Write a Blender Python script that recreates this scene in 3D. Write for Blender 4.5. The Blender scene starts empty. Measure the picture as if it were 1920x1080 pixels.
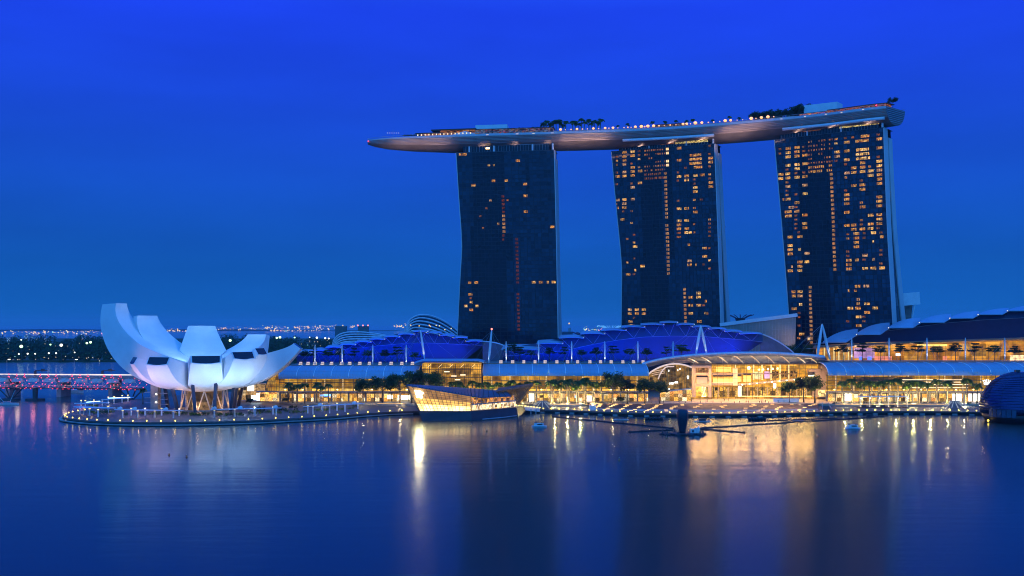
import bpy, math, random
from mathutils import Vector, Matrix, noise as mnoise
from mathutils.geometry import tessellate_polygon
random.seed(7)
scene = bpy.context.scene
COL = scene.collection
PI = math.pi
F, CX, HY, H = 2000.0, 960.0, 608.0, 50.0      # focal length and horizon of a 1920 px wide view, camera height

# ---------------------------------------------------------------- camera
cd = bpy.data.cameras.new('camera'); cam = bpy.data.objects.new('camera', cd); COL.objects.link(cam)
cam.location = (0, 0, H); cam.rotation_euler = (PI/2, 0, 0)
cd.sensor_width = 36; cd.lens = 36*F/1920; cd.shift_y = 68/1920
cd.clip_start = 1; cd.clip_end = 60000
scene.camera = cam

# ---------------------------------------------------------------- world: dusk, the sun has set behind the camera
w = bpy.data.worlds.new('World'); scene.world = w; w.use_nodes = True
nt = w.node_tree; N = nt.nodes; L = nt.links
for n in list(N): N.remove(n)
out = N.new('ShaderNodeOutputWorld'); bg = N.new('ShaderNodeBackground'); L.new(bg.outputs[0], out.inputs[0])
tc = N.new('ShaderNodeTexCoord'); sep = N.new('ShaderNodeSeparateXYZ'); L.new(tc.outputs['Generated'], sep.inputs[0])
sky = N.new('ShaderNodeTexSky'); sky.sky_type = 'NISHITA'; sky.sun_disc = False
sky.sun_elevation = math.radians(1.0); sky.sun_rotation = math.radians(200); sky.air_density = 1.2; sky.ozone_density = 6.0; sky.dust_density = 0.4
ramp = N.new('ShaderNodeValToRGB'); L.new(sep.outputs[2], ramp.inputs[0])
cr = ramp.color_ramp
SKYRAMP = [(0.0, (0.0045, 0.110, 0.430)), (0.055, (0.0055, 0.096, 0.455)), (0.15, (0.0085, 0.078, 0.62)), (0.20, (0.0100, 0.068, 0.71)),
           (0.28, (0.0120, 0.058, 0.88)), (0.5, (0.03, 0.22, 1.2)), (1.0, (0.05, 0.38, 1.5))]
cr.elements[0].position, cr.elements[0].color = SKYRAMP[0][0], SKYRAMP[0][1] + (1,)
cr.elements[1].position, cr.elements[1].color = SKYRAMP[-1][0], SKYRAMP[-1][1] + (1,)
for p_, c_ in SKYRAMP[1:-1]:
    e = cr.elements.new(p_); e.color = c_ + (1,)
# faint high cloud
mp = N.new('ShaderNodeMapping'); mp.inputs['Scale'].default_value = (2.2, 2.2, 11); L.new(tc.outputs['Generated'], mp.inputs[0])
cn = N.new('ShaderNodeTexNoise'); cn.inputs['Scale'].default_value = 1.6; cn.inputs['Detail'].default_value = 5; L.new(mp.outputs[0], cn.inputs['Vector'])
cm = N.new('ShaderNodeMapRange'); L.new(cn.outputs[0], cm.inputs[0])
cm.inputs[1].default_value = 0.35; cm.inputs[2].default_value = 0.75; cm.inputs[3].default_value = 0.91; cm.inputs[4].default_value = 1.10
mul = N.new('ShaderNodeVectorMath'); mul.operation = 'SCALE'; L.new(ramp.outputs[0], mul.inputs[0]); L.new(cm.outputs[0], mul.inputs['Scale'])
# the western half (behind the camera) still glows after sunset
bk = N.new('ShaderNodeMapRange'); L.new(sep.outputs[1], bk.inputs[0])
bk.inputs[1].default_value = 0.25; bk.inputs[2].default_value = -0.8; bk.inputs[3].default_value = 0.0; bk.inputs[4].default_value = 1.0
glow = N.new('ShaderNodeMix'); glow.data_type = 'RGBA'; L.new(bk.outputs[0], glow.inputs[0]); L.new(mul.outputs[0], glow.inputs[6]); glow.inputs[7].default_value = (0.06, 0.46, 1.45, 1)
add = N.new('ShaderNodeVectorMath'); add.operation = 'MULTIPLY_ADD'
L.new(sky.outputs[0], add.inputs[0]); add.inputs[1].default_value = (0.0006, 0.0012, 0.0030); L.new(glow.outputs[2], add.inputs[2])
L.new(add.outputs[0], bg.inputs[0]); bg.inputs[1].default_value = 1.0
scene.view_settings.view_transform = 'Standard'; scene.view_settings.look = 'None'
scene.view_settings.exposure = 0; scene.view_settings.gamma = 1; scene.view_settings.use_curve_mapping = False
try:
    scene.cycles.max_bounces = 6; scene.cycles.diffuse_bounces = 2; scene.cycles.glossy_bounces = 4; scene.cycles.transmission_bounces = 4
    scene.cycles.sample_clamp_indirect = 30.0; scene.cycles.sample_clamp_direct = 0.0; scene.cycles.use_denoising = True; scene.cycles.filter_width = 1.05
    scene.cycles.caustics_reflective = False; scene.cycles.caustics_refractive = False
except Exception: pass

# ---------------------------------------------------------------- helpers
def V(px, py, Y): return Vector(((px-CX)*Y/F, Y, H-(py-HY)*Y/F))       # a point seen at (px, py) that stands Y metres out
def X(px, Y): return (px-CX)*Y/F
def Zp(py, Y): return H-(py-HY)*Y/F
def Yz(py, z): return (H-z)*F/(py-HY)                                   # how far out a point of height z is
def lerp(a, b, t): return a+(b-a)*t
def interp(pts, x):
    if x <= pts[0][0]: return pts[0][1]
    for (a, va), (b, vb) in zip(pts, pts[1:]):
        if x <= b: return va+(vb-va)*(x-a)/(b-a)
    return pts[-1][1]
def catmull(P, n):
    out = []
    for i in range(len(P)-1):
        p0, p1, p2, p3 = P[max(i-1, 0)], P[i], P[i+1], P[min(i+2, len(P)-1)]
        for k in range(n):
            t = k/n
            out.append(0.5*((2*p1)+(p2-p0)*t+(2*p0-5*p1+4*p2-p3)*t*t+(3*p1-p0-3*p2+p3)*t**3))
    out.append(P[-1].copy()); return out
def bez(a, b, c, d, t): s = 1-t; return a*s**3+b*3*s*s*t+c*3*s*t*t+d*t**3

# ---------------------------------------------------------------- materials
MATS = {}
def _new(name):
    m = bpy.data.materials.new(name); m.use_nodes = True; nt = m.node_tree
    return m, nt, nt.nodes, nt.links, nt.nodes['Principled BSDF']
def pm(name, col, rough=0.6, metal=0.0, var=0.18, scale=0.35, bump=0.0, bscale=2.0, spec=0.5):
    if name in MATS: return MATS[name]
    m, nt, N, L, b = _new(name)
    tc = N.new('ShaderNodeTexCoord'); no = N.new('ShaderNodeTexNoise'); no.inputs['Scale'].default_value = scale; no.inputs['Detail'].default_value = 6
    L.new(tc.outputs['Object'], no.inputs['Vector'])
    r = N.new('ShaderNodeValToRGB'); r.color_ramp.elements[0].position = .3; r.color_ramp.elements[1].position = .72
    r.color_ramp.elements[0].color = tuple(max(0, c*(1-var)) for c in col)+(1,); r.color_ramp.elements[1].color = tuple(min(1, c*(1+var)) for c in col)+(1,)
    L.new(no.outputs[0], r.inputs[0]); L.new(r.outputs[0], b.inputs['Base Color'])
    b.inputs['Roughness'].default_value = rough; b.inputs['Metallic'].default_value = metal; b.inputs['Specular IOR Level'].default_value = spec
    if bump:
        n2 = N.new('ShaderNodeTexNoise'); n2.inputs['Scale'].default_value = bscale; L.new(tc.outputs['Object'], n2.inputs['Vector'])
        bp = N.new('ShaderNodeBump'); bp.inputs['Strength'].default_value = bump; L.new(n2.outputs[0], bp.inputs['Height']); L.new(bp.outputs[0], b.inputs['Normal'])
    MATS[name] = m; return m
def em(name, col, s, var=0.0, scale=1.0):
    """something that gives off light, or a part with the light on it painted as emission"""
    if name in MATS: return MATS[name]
    m, nt, N, L, b = _new(name)
    b.inputs['Base Color'].default_value = (.3, .3, .3, 1); b.inputs['Emission Color'].default_value = tuple(col)+(1,); b.inputs['Emission Strength'].default_value = s
    if var:
        tc = N.new('ShaderNodeTexCoord'); no = N.new('ShaderNodeTexNoise'); no.inputs['Scale'].default_value = scale; no.inputs['Detail'].default_value = 3
        L.new(tc.outputs['Object'], no.inputs['Vector'])
        mr = N.new('ShaderNodeMapRange'); L.new(no.outputs[0], mr.inputs[0]); mr.inputs[1].default_value = .32; mr.inputs[2].default_value = .68
        mr.inputs[3].default_value = s*(1-var); mr.inputs[4].default_value = s*(1+var); L.new(mr.outputs[0], b.inputs['Emission Strength'])
    MATS[name] = m; return m
def em_rooms(name, cols, s, cell=(4, 4, 3), lo=.15, hi=1.6, fine=1.2, dark=.3):
    """lit rooms seen through glass: cell to cell brightness and hue, and finer clutter inside"""
    if name in MATS: return MATS[name]
    m, nt, N, L, b = _new(name)
    tc = N.new('ShaderNodeTexCoord'); mp = N.new('ShaderNodeMapping'); mp.inputs['Scale'].default_value = tuple(1/c for c in cell); L.new(tc.outputs['Object'], mp.inputs[0])
    sn = N.new('ShaderNodeVectorMath'); sn.operation = 'FLOOR'; L.new(mp.outputs[0], sn.inputs[0])
    wn = N.new('ShaderNodeTexWhiteNoise'); wn.noise_dimensions = '3D'; L.new(sn.outputs[0], wn.inputs['Vector'])
    r = N.new('ShaderNodeValToRGB'); r.color_ramp.interpolation = 'LINEAR'
    els = r.color_ramp.elements
    els[0].color = cols[0]+(1,); els[1].color = cols[-1]+(1,)
    for i, c in enumerate(cols[1:-1]): els.new((i+1)/(len(cols)-1)).color = c+(1,)
    L.new(wn.outputs['Value'], r.inputs[0])
    no = N.new('ShaderNodeTexNoise'); no.inputs['Scale'].default_value = fine; no.inputs['Detail'].default_value = 5; L.new(tc.outputs['Object'], no.inputs['Vector'])
    mr = N.new('ShaderNodeMapRange'); L.new(no.outputs[0], mr.inputs[0]); mr.inputs[1].default_value = .34; mr.inputs[2].default_value = .66; mr.inputs[3].default_value = dark; mr.inputs[4].default_value = 1.5
    w2 = N.new('ShaderNodeTexWhiteNoise'); w2.noise_dimensions = '4D'; w2.inputs['W'].default_value = 3.7; L.new(sn.outputs[0], w2.inputs['Vector'])
    m2 = N.new('ShaderNodeMapRange'); L.new(w2.outputs['Value'], m2.inputs[0]); m2.inputs[3].default_value = lo*s; m2.inputs[4].default_value = hi*s
    mu = N.new('ShaderNodeMath'); mu.operation = 'MULTIPLY'; L.new(mr.outputs[0], mu.inputs[0]); L.new(m2.outputs[0], mu.inputs[1])
    b.inputs['Base Color'].default_value = (.025, .02, .012, 1); b.inputs['Roughness'].default_value = .5; b.inputs['Specular IOR Level'].default_value = .1
    L.new(r.outputs[0], b.inputs['Emission Color']); L.new(mu.outputs[0], b.inputs['Emission Strength'])
    MATS[name] = m; return m

# ---------------------------------------------------------------- mesh building
ORG = {}
class MB:
    def __init__(s): s.v = []; s.f = []; s.m = []; s.cur = 0; s.c = []
    def face(s, pts):
        i = len(s.v); s.v += [Vector(p) for p in pts]; s.f.append(list(range(i, i+len(pts)))); s.m.append(s.cur)
    quad = face
    def box(s, c, size, rz=0.0, ax=None):
        c = Vector(c); hx, hy, hz = size[0]/2, size[1]/2, size[2]/2
        if ax is None: ux, uy, uz = Vector((math.cos(rz), math.sin(rz), 0)), Vector((-math.sin(rz), math.cos(rz), 0)), Vector((0, 0, 1))
        else: ux, uy, uz = ax
        i = len(s.v)
        for dz in (-1, 1):
            for dx, dy in ((-1, -1), (1, -1), (1, 1), (-1, 1)): s.v.append(c+ux*hx*dx+uy*hy*dy+uz*hz*dz)
        for q in ((3, 2, 1, 0), (4, 5, 6, 7), (0, 1, 5, 4), (1, 2, 6, 5), (2, 3, 7, 6), (3, 0, 4, 7)): s.f.append([i+k for k in q]); s.m.append(s.cur)
    def bar(s, a, b, wd, dp=None):
        a, b = Vector(a), Vector(b); d = b-a; l = d.length
        if l < 1e-6: return
        uz = d/l; up = Vector((0, 0, 1)) if abs(uz.z) < .95 else Vector((0, 1, 0))
        ux = uz.cross(up).normalized(); uy = ux.cross(uz).normalized()
        s.box((a+b)/2, (wd, dp or wd, l), ax=(ux, uy, uz))
    def tube(s, pts, r, n=6, cap=True, closed=False):
        pts = [Vector(p) for p in pts]; rr = r if isinstance(r, (list, tuple)) else [r]*len(pts)
        i0 = len(s.v); K = len(pts)
        for k, p in enumerate(pts):
            a = pts[(k-1) % K] if closed else pts[max(k-1, 0)]; b = pts[(k+1) % K] if closed else pts[min(k+1, K-1)]
            d = (b-a).normalized(); up = Vector((0, 0, 1)) if abs(d.z) < .95 else Vector((0, 1, 0))
            x = d.cross(up).normalized(); y = x.cross(d).normalized()
            for j in range(n): t = 2*PI*j/n; s.v.append(p+(x*math.cos(t)+y*math.sin(t))*rr[k])
        for k in range(K if closed else K-1):
            k2 = (k+1) % K
            for j in range(n): s.f.append([i0+k*n+j, i0+k*n+(j+1) % n, i0+k2*n+(j+1) % n, i0+k2*n+j]); s.m.append(s.cur)
        if cap and not closed:
            s.f.append([i0+j for j in range(n)][::-1]); s.m.append(s.cur); s.f.append([i0+(K-1)*n+j for j in range(n)]); s.m.append(s.cur)
    def lathe(s, c, prof, n=12, sx=1, sy=1):
        c = Vector(c); i0 = len(s.v)
        for r, z in prof:
            for j in range(n): t = 2*PI*j/n; s.v.append(c+Vector((r*sx*math.cos(t), r*sy*math.sin(t), z)))
        for k in range(len(prof)-1):
            for j in range(n): s.f.append([i0+k*n+j, i0+k*n+(j+1) % n, i0+(k+1)*n+(j+1) % n, i0+(k+1)*n+j]); s.m.append(s.cur)
        if prof[0][0] > 1e-4: s.f.append([i0+j for j in range(n)][::-1]); s.m.append(s.cur)
        if prof[-1][0] > 1e-4: s.f.append([i0+(len(prof)-1)*n+j for j in range(n)]); s.m.append(s.cur)
    def ball(s, c, r, n=8, k=6, sz=1.0): s.lathe(c, [(r*math.sin(PI*i/k)+(1e-5), -r*sz*math.cos(PI*i/k)) for i in range(k+1)], n)
    def grid(s, rows, closed=False):
        i0 = len(s.v); nc = len(rows[0])
        for r in rows: s.v += [Vector(p) for p in r]
        for i in range(len(rows)-1):
            for j in range(nc if closed else nc-1): j2 = (j+1) % nc; s.f.append([i0+i*nc+j, i0+i*nc+j2, i0+(i+1)*nc+j2, i0+(i+1)*nc+j]); s.m.append(s.cur)
    def slab(s, poly, z0, z1):
        """a flat polygon with thickness; z0/z1 numbers"""
        P = [Vector((p[0], p[1], 0)) for p in poly]
        tri = tessellate_polygon([P]); i0 = len(s.v); n = len(P)
        s.v += [Vector((p.x, p.y, z0)) for p in P]+[Vector((p.x, p.y, z1)) for p in P]
        for t in tri: s.f.append([i0+n+k for k in t]); s.m.append(s.cur); s.f.append([i0+k for k in t][::-1]); s.m.append(s.cur)
        for k in range(n): s.f.append([i0+k, i0+(k+1) % n, i0+n+(k+1) % n, i0+n+k]); s.m.append(s.cur)
    def build(s, name, mat, parent=None, smooth=False, org=None, fix=True):
        base = ORG[parent.name] if parent else (Vector(org) if org is not None else Vector())
        me = bpy.data.meshes.new(name); me.from_pydata([tuple(v-base) for v in s.v], [], s.f)
        mats = mat if isinstance(mat, (list, tuple)) else [mat]
        for m in mats: me.materials.append(m)
        if len(mats) > 1: me.polygons.foreach_set('material_index', s.m)
        if smooth: me.polygons.foreach_set('use_smooth', [True]*len(me.polygons))
        if fix:
            import bmesh
            bm = bmesh.new(); bm.from_mesh(me); bmesh.ops.recalc_face_normals(bm, faces=bm.faces); bm.to_mesh(me); bm.free()
        me.update()
        o = bpy.data.objects.new(name, me); COL.objects.link(o)
        if parent: o.parent = parent
        else: o.location = base
        ORG[o.name] = base; return o
def smooth_by_angle(o, deg=35):
    me = o.data; me.polygons.foreach_set('use_smooth', [True]*len(me.polygons))
    import bmesh
    bm = bmesh.new(); bm.from_mesh(me); bmesh.ops.remove_doubles(bm, verts=bm.verts, dist=1e-4); bmesh.ops.recalc_face_normals(bm, faces=bm.faces)
    a = math.radians(deg)
    for e in bm.edges: e.smooth = not (len(e.link_faces) != 2 or e.calc_face_angle(0) > a)
    bm.to_mesh(me); bm.free()
def tag(o, label=None, cat=None, group=None, kind=None):
    if label: o['label'] = label
    if cat: o['category'] = cat
    if group: o['group'] = group
    if kind: o['kind'] = kind
    return o
def thing(name, label, cat, loc=(0, 0, 0), group=None):
    o = bpy.data.objects.new(name, None); COL.objects.link(o); o.location = loc; o.empty_display_size = 1
    ORG[o.name] = Vector(loc); return tag(o, label, cat, group)
def struct(name, mb, mat, label=None, cat=None, **k): return tag(mb.build(name, mat, **k), label, cat, None, 'structure')
def dup(root, loc, rz=0.0, sc=1.0, label=None, group=None):
    def cp(o, par):
        c = o.copy(); COL.objects.link(c)
        if par: c.parent = par
        for ch in o.children: cp(ch, c)
        return c
    r = cp(root, None); r.location = loc; r.rotation_euler = (0, 0, rz); r.scale = (sc, sc, sc) if not isinstance(sc, tuple) else sc
    ORG[r.name] = Vector(loc)
    if label: r['label'] = label
    if group: r['group'] = group
    return r
class Placer:
    """the first placing moves the built thing itself, every later one copies it with its parts"""
    def __init__(s, root): s.root = root; s.used = False
    def put(s, loc, rz=0.0, sc=1.0, label=None, group=None):
        if s.used: return dup(s.root, loc, rz, sc, label, group)
        s.used = True; r = s.root; r.location = loc; r.rotation_euler = (0, 0, rz); r.scale = (sc, sc, sc) if not isinstance(sc, tuple) else sc
        if label: r['label'] = label
        if group: r['group'] = group
        return r
def spot(name, loc, to, power, col, angle=60, blend=.6, size=.5, parent=None):
    d = bpy.data.lights.new(name, 'SPOT'); d.energy = power; d.color = col; d.spot_size = math.radians(angle); d.spot_blend = blend; d.shadow_soft_size = size
    o = bpy.data.objects.new(name, d); COL.objects.link(o); o.location = loc
    o.rotation_euler = (Vector(to)-Vector(loc)).to_track_quat('-Z', 'Y').to_euler(); return o
def area(name, loc, to, power, col, sx, sy):
    d = bpy.data.lights.new(name, 'AREA'); d.energy = power; d.color = col; d.shape = 'RECTANGLE'; d.size = sx; d.size_y = sy
    o = bpy.data.objects.new(name, d); COL.objects.link(o); o.location = loc
    o.rotation_euler = (Vector(to)-Vector(loc)).to_track_quat('-Z', 'Z').to_euler(); return o
def point(name, loc, power, col, size=.4):
    d = bpy.data.lights.new(name, 'POINT'); d.energy = power; d.color = col; d.shadow_soft_size = size
    o = bpy.data.objects.new(name, d); COL.objects.link(o); o.location = loc; return o

white_steel = pm('white painted steel', (.72, .73, .75), .4, var=.06)
grey_steel = pm('grey steel', (.34, .35, .38), .45, .3, var=.12)
dark_steel = pm('dark steel', (.05, .055, .065), .5, .2)
concrete = pm('concrete', (.32, .31, .30), .8, var=.25, scale=.15, bump=.1)
dark_concrete = pm('dark wet concrete', (.06, .06, .065), .6, var=.3, scale=.3)
tan_stone = pm('tan stone cladding', (.42, .34, .26), .6, var=.14, scale=.25)
timber = pm('timber decking', (.16, .11, .08), .7, var=.3, scale=.5)
roof_sheet = pm('pale standing seam roof sheet', (.28, .38, .50), .42, .15, var=.07, scale=.1)
warm_lamp = em('warm lamp glass', (1, .62, .2), 9)
white_lamp = em('white lamp glass', (1, .93, .78), 9)
yellow_lamp = em('yellow bollard lamp glass', (1, .66, .05), 8)
red_lamp = em('red lamp glass', (1, .03, .05), 3.5)
glass_dark = pm('dark tinted glass', (.012, .018, .03), .08, var=.4, scale=.12, spec=.6)
# ================================================================ the bay
def water_mat():
    m, nt, N, L, b = _new('bay water')
    b.inputs['Base Color'].default_value = (.0004, .014, .022, 1); b.inputs['IOR'].default_value = 1.33
    b.inputs['Specular IOR Level'].default_value = .34
    tc = N.new('ShaderNodeTexCoord')
    def ns(sc, scale, det):
        mp = N.new('ShaderNodeMapping'); mp.inputs['Scale'].default_value = sc; L.new(tc.outputs['Object'], mp.inputs[0])
        n = N.new('ShaderNodeTexNoise'); n.inputs['Scale'].default_value = scale; n.inputs['Detail'].default_value = det; L.new(mp.outputs[0], n.inputs['Vector']); return n
    big = ns((.35, 1.6, 1), .009, 4)
    mr = N.new('ShaderNodeMapRange'); L.new(big.outputs[0], mr.inputs[0]); mr.inputs[1].default_value = .35; mr.inputs[2].default_value = .65; mr.inputs[3].default_value = .095; mr.inputs[4].default_value = .165
    L.new(mr.outputs[0], b.inputs['Roughness'])
    fr = N.new('ShaderNodeFresnel'); fr.inputs[0].default_value = 1.27; gl = N.new('ShaderNodeBsdfGlossy'); gl.distribution = 'GGX'; gl.inputs['Color'].default_value = (.72, .90, .80, 1); gl.inputs['Roughness'].default_value = .27
    df = N.new('ShaderNodeBsdfDiffuse'); df.inputs[0].default_value = (.0004, .018, .022, 1); bb = N.new('ShaderNodeMixShader'); L.new(fr.outputs[0], bb.inputs[0]); L.new(df.outputs[0], bb.inputs[1]); L.new(gl.outputs[0], bb.inputs[2])
    mx = N.new('ShaderNodeMixShader'); mx.inputs[0].default_value = .60; o_ = [n for n in N if n.type == 'OUTPUT_MATERIAL'][0]
    L.new(b.outputs[0], mx.inputs[1]); L.new(bb.outputs[0], mx.inputs[2]); L.new(mx.outputs[0], o_.inputs[0])
    a = ns((.22, 1.5, 1), .11, 4); c = ns((.6, 1.2, 1), .9, 3)
    b1 = N.new('ShaderNodeBump'); b1.inputs['Strength'].default_value = .07; b1.inputs['Distance'].default_value = .8; L.new(a.outputs[0], b1.inputs['Height'])
    b2 = N.new('ShaderNodeBump'); b2.inputs['Strength'].default_value = .06; b2.inputs['Distance'].default_value = .22; L.new(c.outputs[0], b2.inputs['Height']); L.new(b1.outputs[0], b2.inputs['Normal'])
    L.new(b2.outputs[0], b.inputs['Normal']); L.new(b2.outputs[0], gl.inputs['Normal']); L.new(b2.outputs[0], fr.inputs['Normal'])
    return m
g = MB(); g.grid([[(x, y, 0) for x in (-16000, -4000, -1000, 0, 1000, 4000, 16000)] for y in (-400, 200, 500, 800, 1500, 4000, 12000, 40000)])
struct('water', g, water_mat(), 'calm dark blue bay water streaked with the lights of the shore', 'water')

# ================================================================ quays and paving
LZ = 2.55                                                       # height of the quay lamps' glass
mus_px = [(160, 767.5), (146, 769.5), (140.6, 770.6), (136, 771.5), (132, 772.5), (128, 773.7), (123.7, 775.7), (120.8, 778), (123.7, 780.6), (130, 782), (138.8, 783.2), (151, 784.6), (167, 786), (185, 787),
          (206, 787.9), (230.6, 788.5), (257.5, 789), (287.5, 789.1), (317, 789.1), (348.7, 788.7), (415, 787.5), (466, 786), (499, 784.6), (548, 782), (563.7, 781.4), (593.5, 779.7), (621, 778), (647, 776), (671.6, 773.8),
          (698, 772), (727.5, 770.2), (758.7, 769), (774, 768.7)]
quay_px = [(786, 768.4), (900, 766), (1005, 765.7), (1020.6, 765.9), (1063.7, 766.9), (1102.5, 768.5), (1127, 769.6), (1153.7, 770.6), (1182, 771.6), (1212, 772.2), (1243, 772.8), (1292, 773.3), (1325.5, 773.6),
           (1393.8, 773.5), (1428, 773), (1462, 772.2), (1511, 770.9), (1544, 770), (1577, 769.2), (1630, 768.7), (1666, 768.5), (1720.8, 768.7), (1776, 769), (1836, 770), (1900, 770.5), (2000, 771), (2120, 771)]
def path(pp): return [Vector((X(a, Yz(b, LZ)), Yz(b, LZ), 0)) for a, b in pp]
mus_path = catmull(path(mus_px), 3); quay_path = catmull(path(quay_px), 3)
def offset(P, d):
    out = []
    for i, p in enumerate(P):
        t = (P[min(i+1, len(P)-1)]-P[max(i-1, 0)]).normalized(); out.append(p+Vector((t.y, -t.x, 0))*d)     # to the right of travel = towards the water
    return out
OUT = 1.0
mus_edge = offset(mus_path, OUT); quay_edge = offset(quay_path, OUT)
back_left = [Vector((X(260, 686), 686, 0)), Vector((X(206, 640), 640, 0)), Vector((X(172, 604), 604, 0))]
front = back_left+mus_edge+quay_edge
paving = pm('pink grey granite paving', (.10, .08, .075), .55, var=.2, scale=.8, bump=.05)
plaza_stone = pm('pale plaza granite', (.42, .35, .27), .5, var=.12, scale=.4)
g = MB(); g.slab(front+[Vector((560, 760, 0)), Vector((-215, 760, 0))], 1.15, 2.0)
struct('promenade', g, paving, 'paved waterside promenade curving round the white museum and along the mall', 'promenade')
inner = [Vector((X(262, 690), 690, 0))]+[p for p in offset(back_left, -2.4)[1:]]+offset(mus_edge, -2.4)+offset(quay_edge, -2.4)
g = MB(); g.slab(inner+[Vector((558, 758, 0)), Vector((-213, 758, 0))], -2, 1.14)
struct('quay', g, dark_concrete, 'dark quay wall standing in the water below the promenade', 'quay')
# a lower ledge round the museum promontory and pile caps along the main quay
def strip(g, A, B, z0, z1):
    for (a, b), (c, d) in zip(zip(A, A[1:]), zip(B, B[1:])):
        g.face([(a.x, a.y, z1), (b.x, b.y, z1), (d.x, d.y, z1), (c.x, c.y, z1)]); g.face([(c.x, c.y, z0), (d.x, d.y, z0), (d.x, d.y, z1), (c.x, c.y, z1)])
        g.face([(a.x, a.y, z0), (b.x, b.y, z0), (d.x, d.y, z0), (c.x, c.y, z0)])
g = MB(); strip(g, offset(mus_edge, .02), offset(mus_edge, 1.7), .35, .85); tag(g.build('quay_ledge', concrete), 'low concrete ledge just above the water round the museum promontory', 'ledge', kind='structure')
def walk(P, step, start=0.0):
    out = []; need = start
    for a, b in zip(P, P[1:]):
        l = (b-a).length
        while need <= l: out.append((a.lerp(b, need/l), (b-a).normalized())); need += step
        need -= l
    return out
cap = thing('pile_cap', 'grey concrete pile cap under the edge of the quay', 'pile cap', (0, 0, 0), 'concrete pile caps under the quay edge')
b = MB(); b.box((0, 0, .35), (2.6, 1.9, .8)); b.build('cap_block', concrete, cap); b = MB(); b.tube([(0, 0, -2), (0, 0, -.05)], .55, 8); b.build('pile', dark_concrete, cap)
PC = Placer(cap)
for p, t in walk(offset(quay_path, .2), 8.7, 70):
    if p.x < X(1850, 585): PC.put((p.x, p.y, 0), math.atan2(t.y, t.x))
# upper promenade, plaza floor
up_line = [Vector((X(540, 640), 640, 0)), Vector((X(700, 632), 632, 0)), Vector((X(800, 627), 627, 0)), Vector((X(1090, 626), 626, 0)), Vector((X(1110, 632), 632, 0)), Vector((X(1520, 632), 632, 0)), Vector((X(1560, 626), 626, 0)), Vector((X(2050, 626), 626, 0))]
g = MB(); g.slab(up_line+[Vector((540, 756, 0)), Vector((-190, 756, 0)), Vector((X(505, 660), 660, 0))], 2.004, 3.2)
struct('upper_promenade', g, plaza_stone, 'raised pale stone promenade in front of the shops', 'promenade')
for nm, pts, lab in (('boundary_wall', [(802, 625.4), (1000, 624.6), (1088, 624.6)], 'long low stone wall with a lit underside beneath the middle palms'),
                     ('boundary_wall', [(1566, 624.6), (1700, 624.6), (1785, 624.6)], 'long low stone wall with a lit underside beneath the palms beside the dark dome'),
                     ('boundary_wall', [(648+60, 630), (760, 627)], 'short low stone wall with a lit underside beside the glass pavilion')):
    P = [Vector((X(a, y), y, 0)) for a, y in pts]
    r = thing(nm, lab, 'low wall', P[0]); m = MB(); q = MB(); c = MB()
    for a, d in zip(P, P[1:]):
        mid = (a+d)/2; ln = (d-a).length; rz = math.atan2(d.y-a.y, d.x-a.x)
        m.box((mid.x, mid.y, 2.5), (ln-.02, .7, 1.0), rz); c.box((mid.x, mid.y-.15, 3.55), (ln-.02, 1.2, .3), rz); q.box((mid.x, mid.y-.45, 3.25), (ln-.02, .25, .2), rz)
    m.build('wall_face', concrete, r); c.build('coping', plaza_stone, r); q.build('strip_light', em('warm strip light', (1, .55, .09), 1.3), r)
# ---------------------------------------------------------------- quay lamps
lamp = thing('quay_lamp', '-', 'lamp'); b = MB(); b.tube([(0, 0, 2.0), (0, 0, 2.32)], [.22, .16], 8); b.build('lamp_base', dark_steel, lamp)
b = MB(); b.ball((0, 0, LZ), .30, 8, 6); b.build('lamp_glass', yellow_lamp, lamp, smooth=True)
QL = Placer(lamp)
front_mus = mus_path
for p, t in walk(front_mus, 7.0, .5):
    QL.put((p.x, p.y, 0), 0, 1, 'small round yellow lamp on the kerb of the museum promontory', 'yellow lamps round the museum promontory')
for p, t in walk(quay_path, 4.55, 66):
    if p.x < X(1838, 586): QL.put((p.x, p.y, 0), 0, 1, 'small round yellow lamp on the edge of the mall quay', 'yellow lamps along the mall quay')
# ---------------------------------------------------------------- seating steps below the plaza
st = thing('seating_steps', 'broad dark red seating steps dotted with lights going down from the plaza to the water', 'seating steps', (X(1300, 600), 600, 2))
seg = [p for p in quay_path if X(1100, 590) <= p.x <= X(1528, 600)]
timber_red = pm('dark red timber steps', (.16, .06, .045), .6, var=.3, scale=.6)
spots_ = []
for k in range(8):
    f = k/7; g = MB()
    outer = [p.lerp(Vector((p.x*632/p.y, 630.5, 0)), .18+.70*f) for p in seg]; inn = [p.lerp(Vector((p.x*632/p.y, 630.5, 0)), .18+.70*f+.11) for p in seg]
    z1 = 2.25+.85*f
    for a, b, c, d in zip(outer, outer[1:], inn, inn[1:]):
        g.face([(a.x, a.y, z1), (b.x, b.y, z1), (d.x, d.y, z1), (c.x, c.y, z1)]); g.face([(a.x, a.y, 2.0), (b.x, b.y, 2.0), (b.x, b.y, z1), (a.x, a.y, z1)]); g.face([(c.x, c.y, 2.0), (d.x, d.y, 2.0), (d.x, d.y, z1), (c.x, c.y, z1)])
    g.build('step', timber_red if k > 1 else concrete, st)
    spots_.append((outer, z1))
rr = random.Random(3)
for k in range(8):
    outer, z1 = spots_[k]
    for i in range(12):
        q = (i+.35+.055*k*2+rr.uniform(-.12, .12))/12.4; j = min(int(q*(len(outer)-1)), len(outer)-2); p = outer[j].lerp(outer[j+1], q*(len(outer)-1)-j)
        if rr.random() < .22: continue
        b = MB(); b.box((p.x, p.y+.5, z1+.13), (2.0, .34, .22)); b.build('step_light', em('amber step light', (1, .55, .12), 2.6), st)
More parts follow.
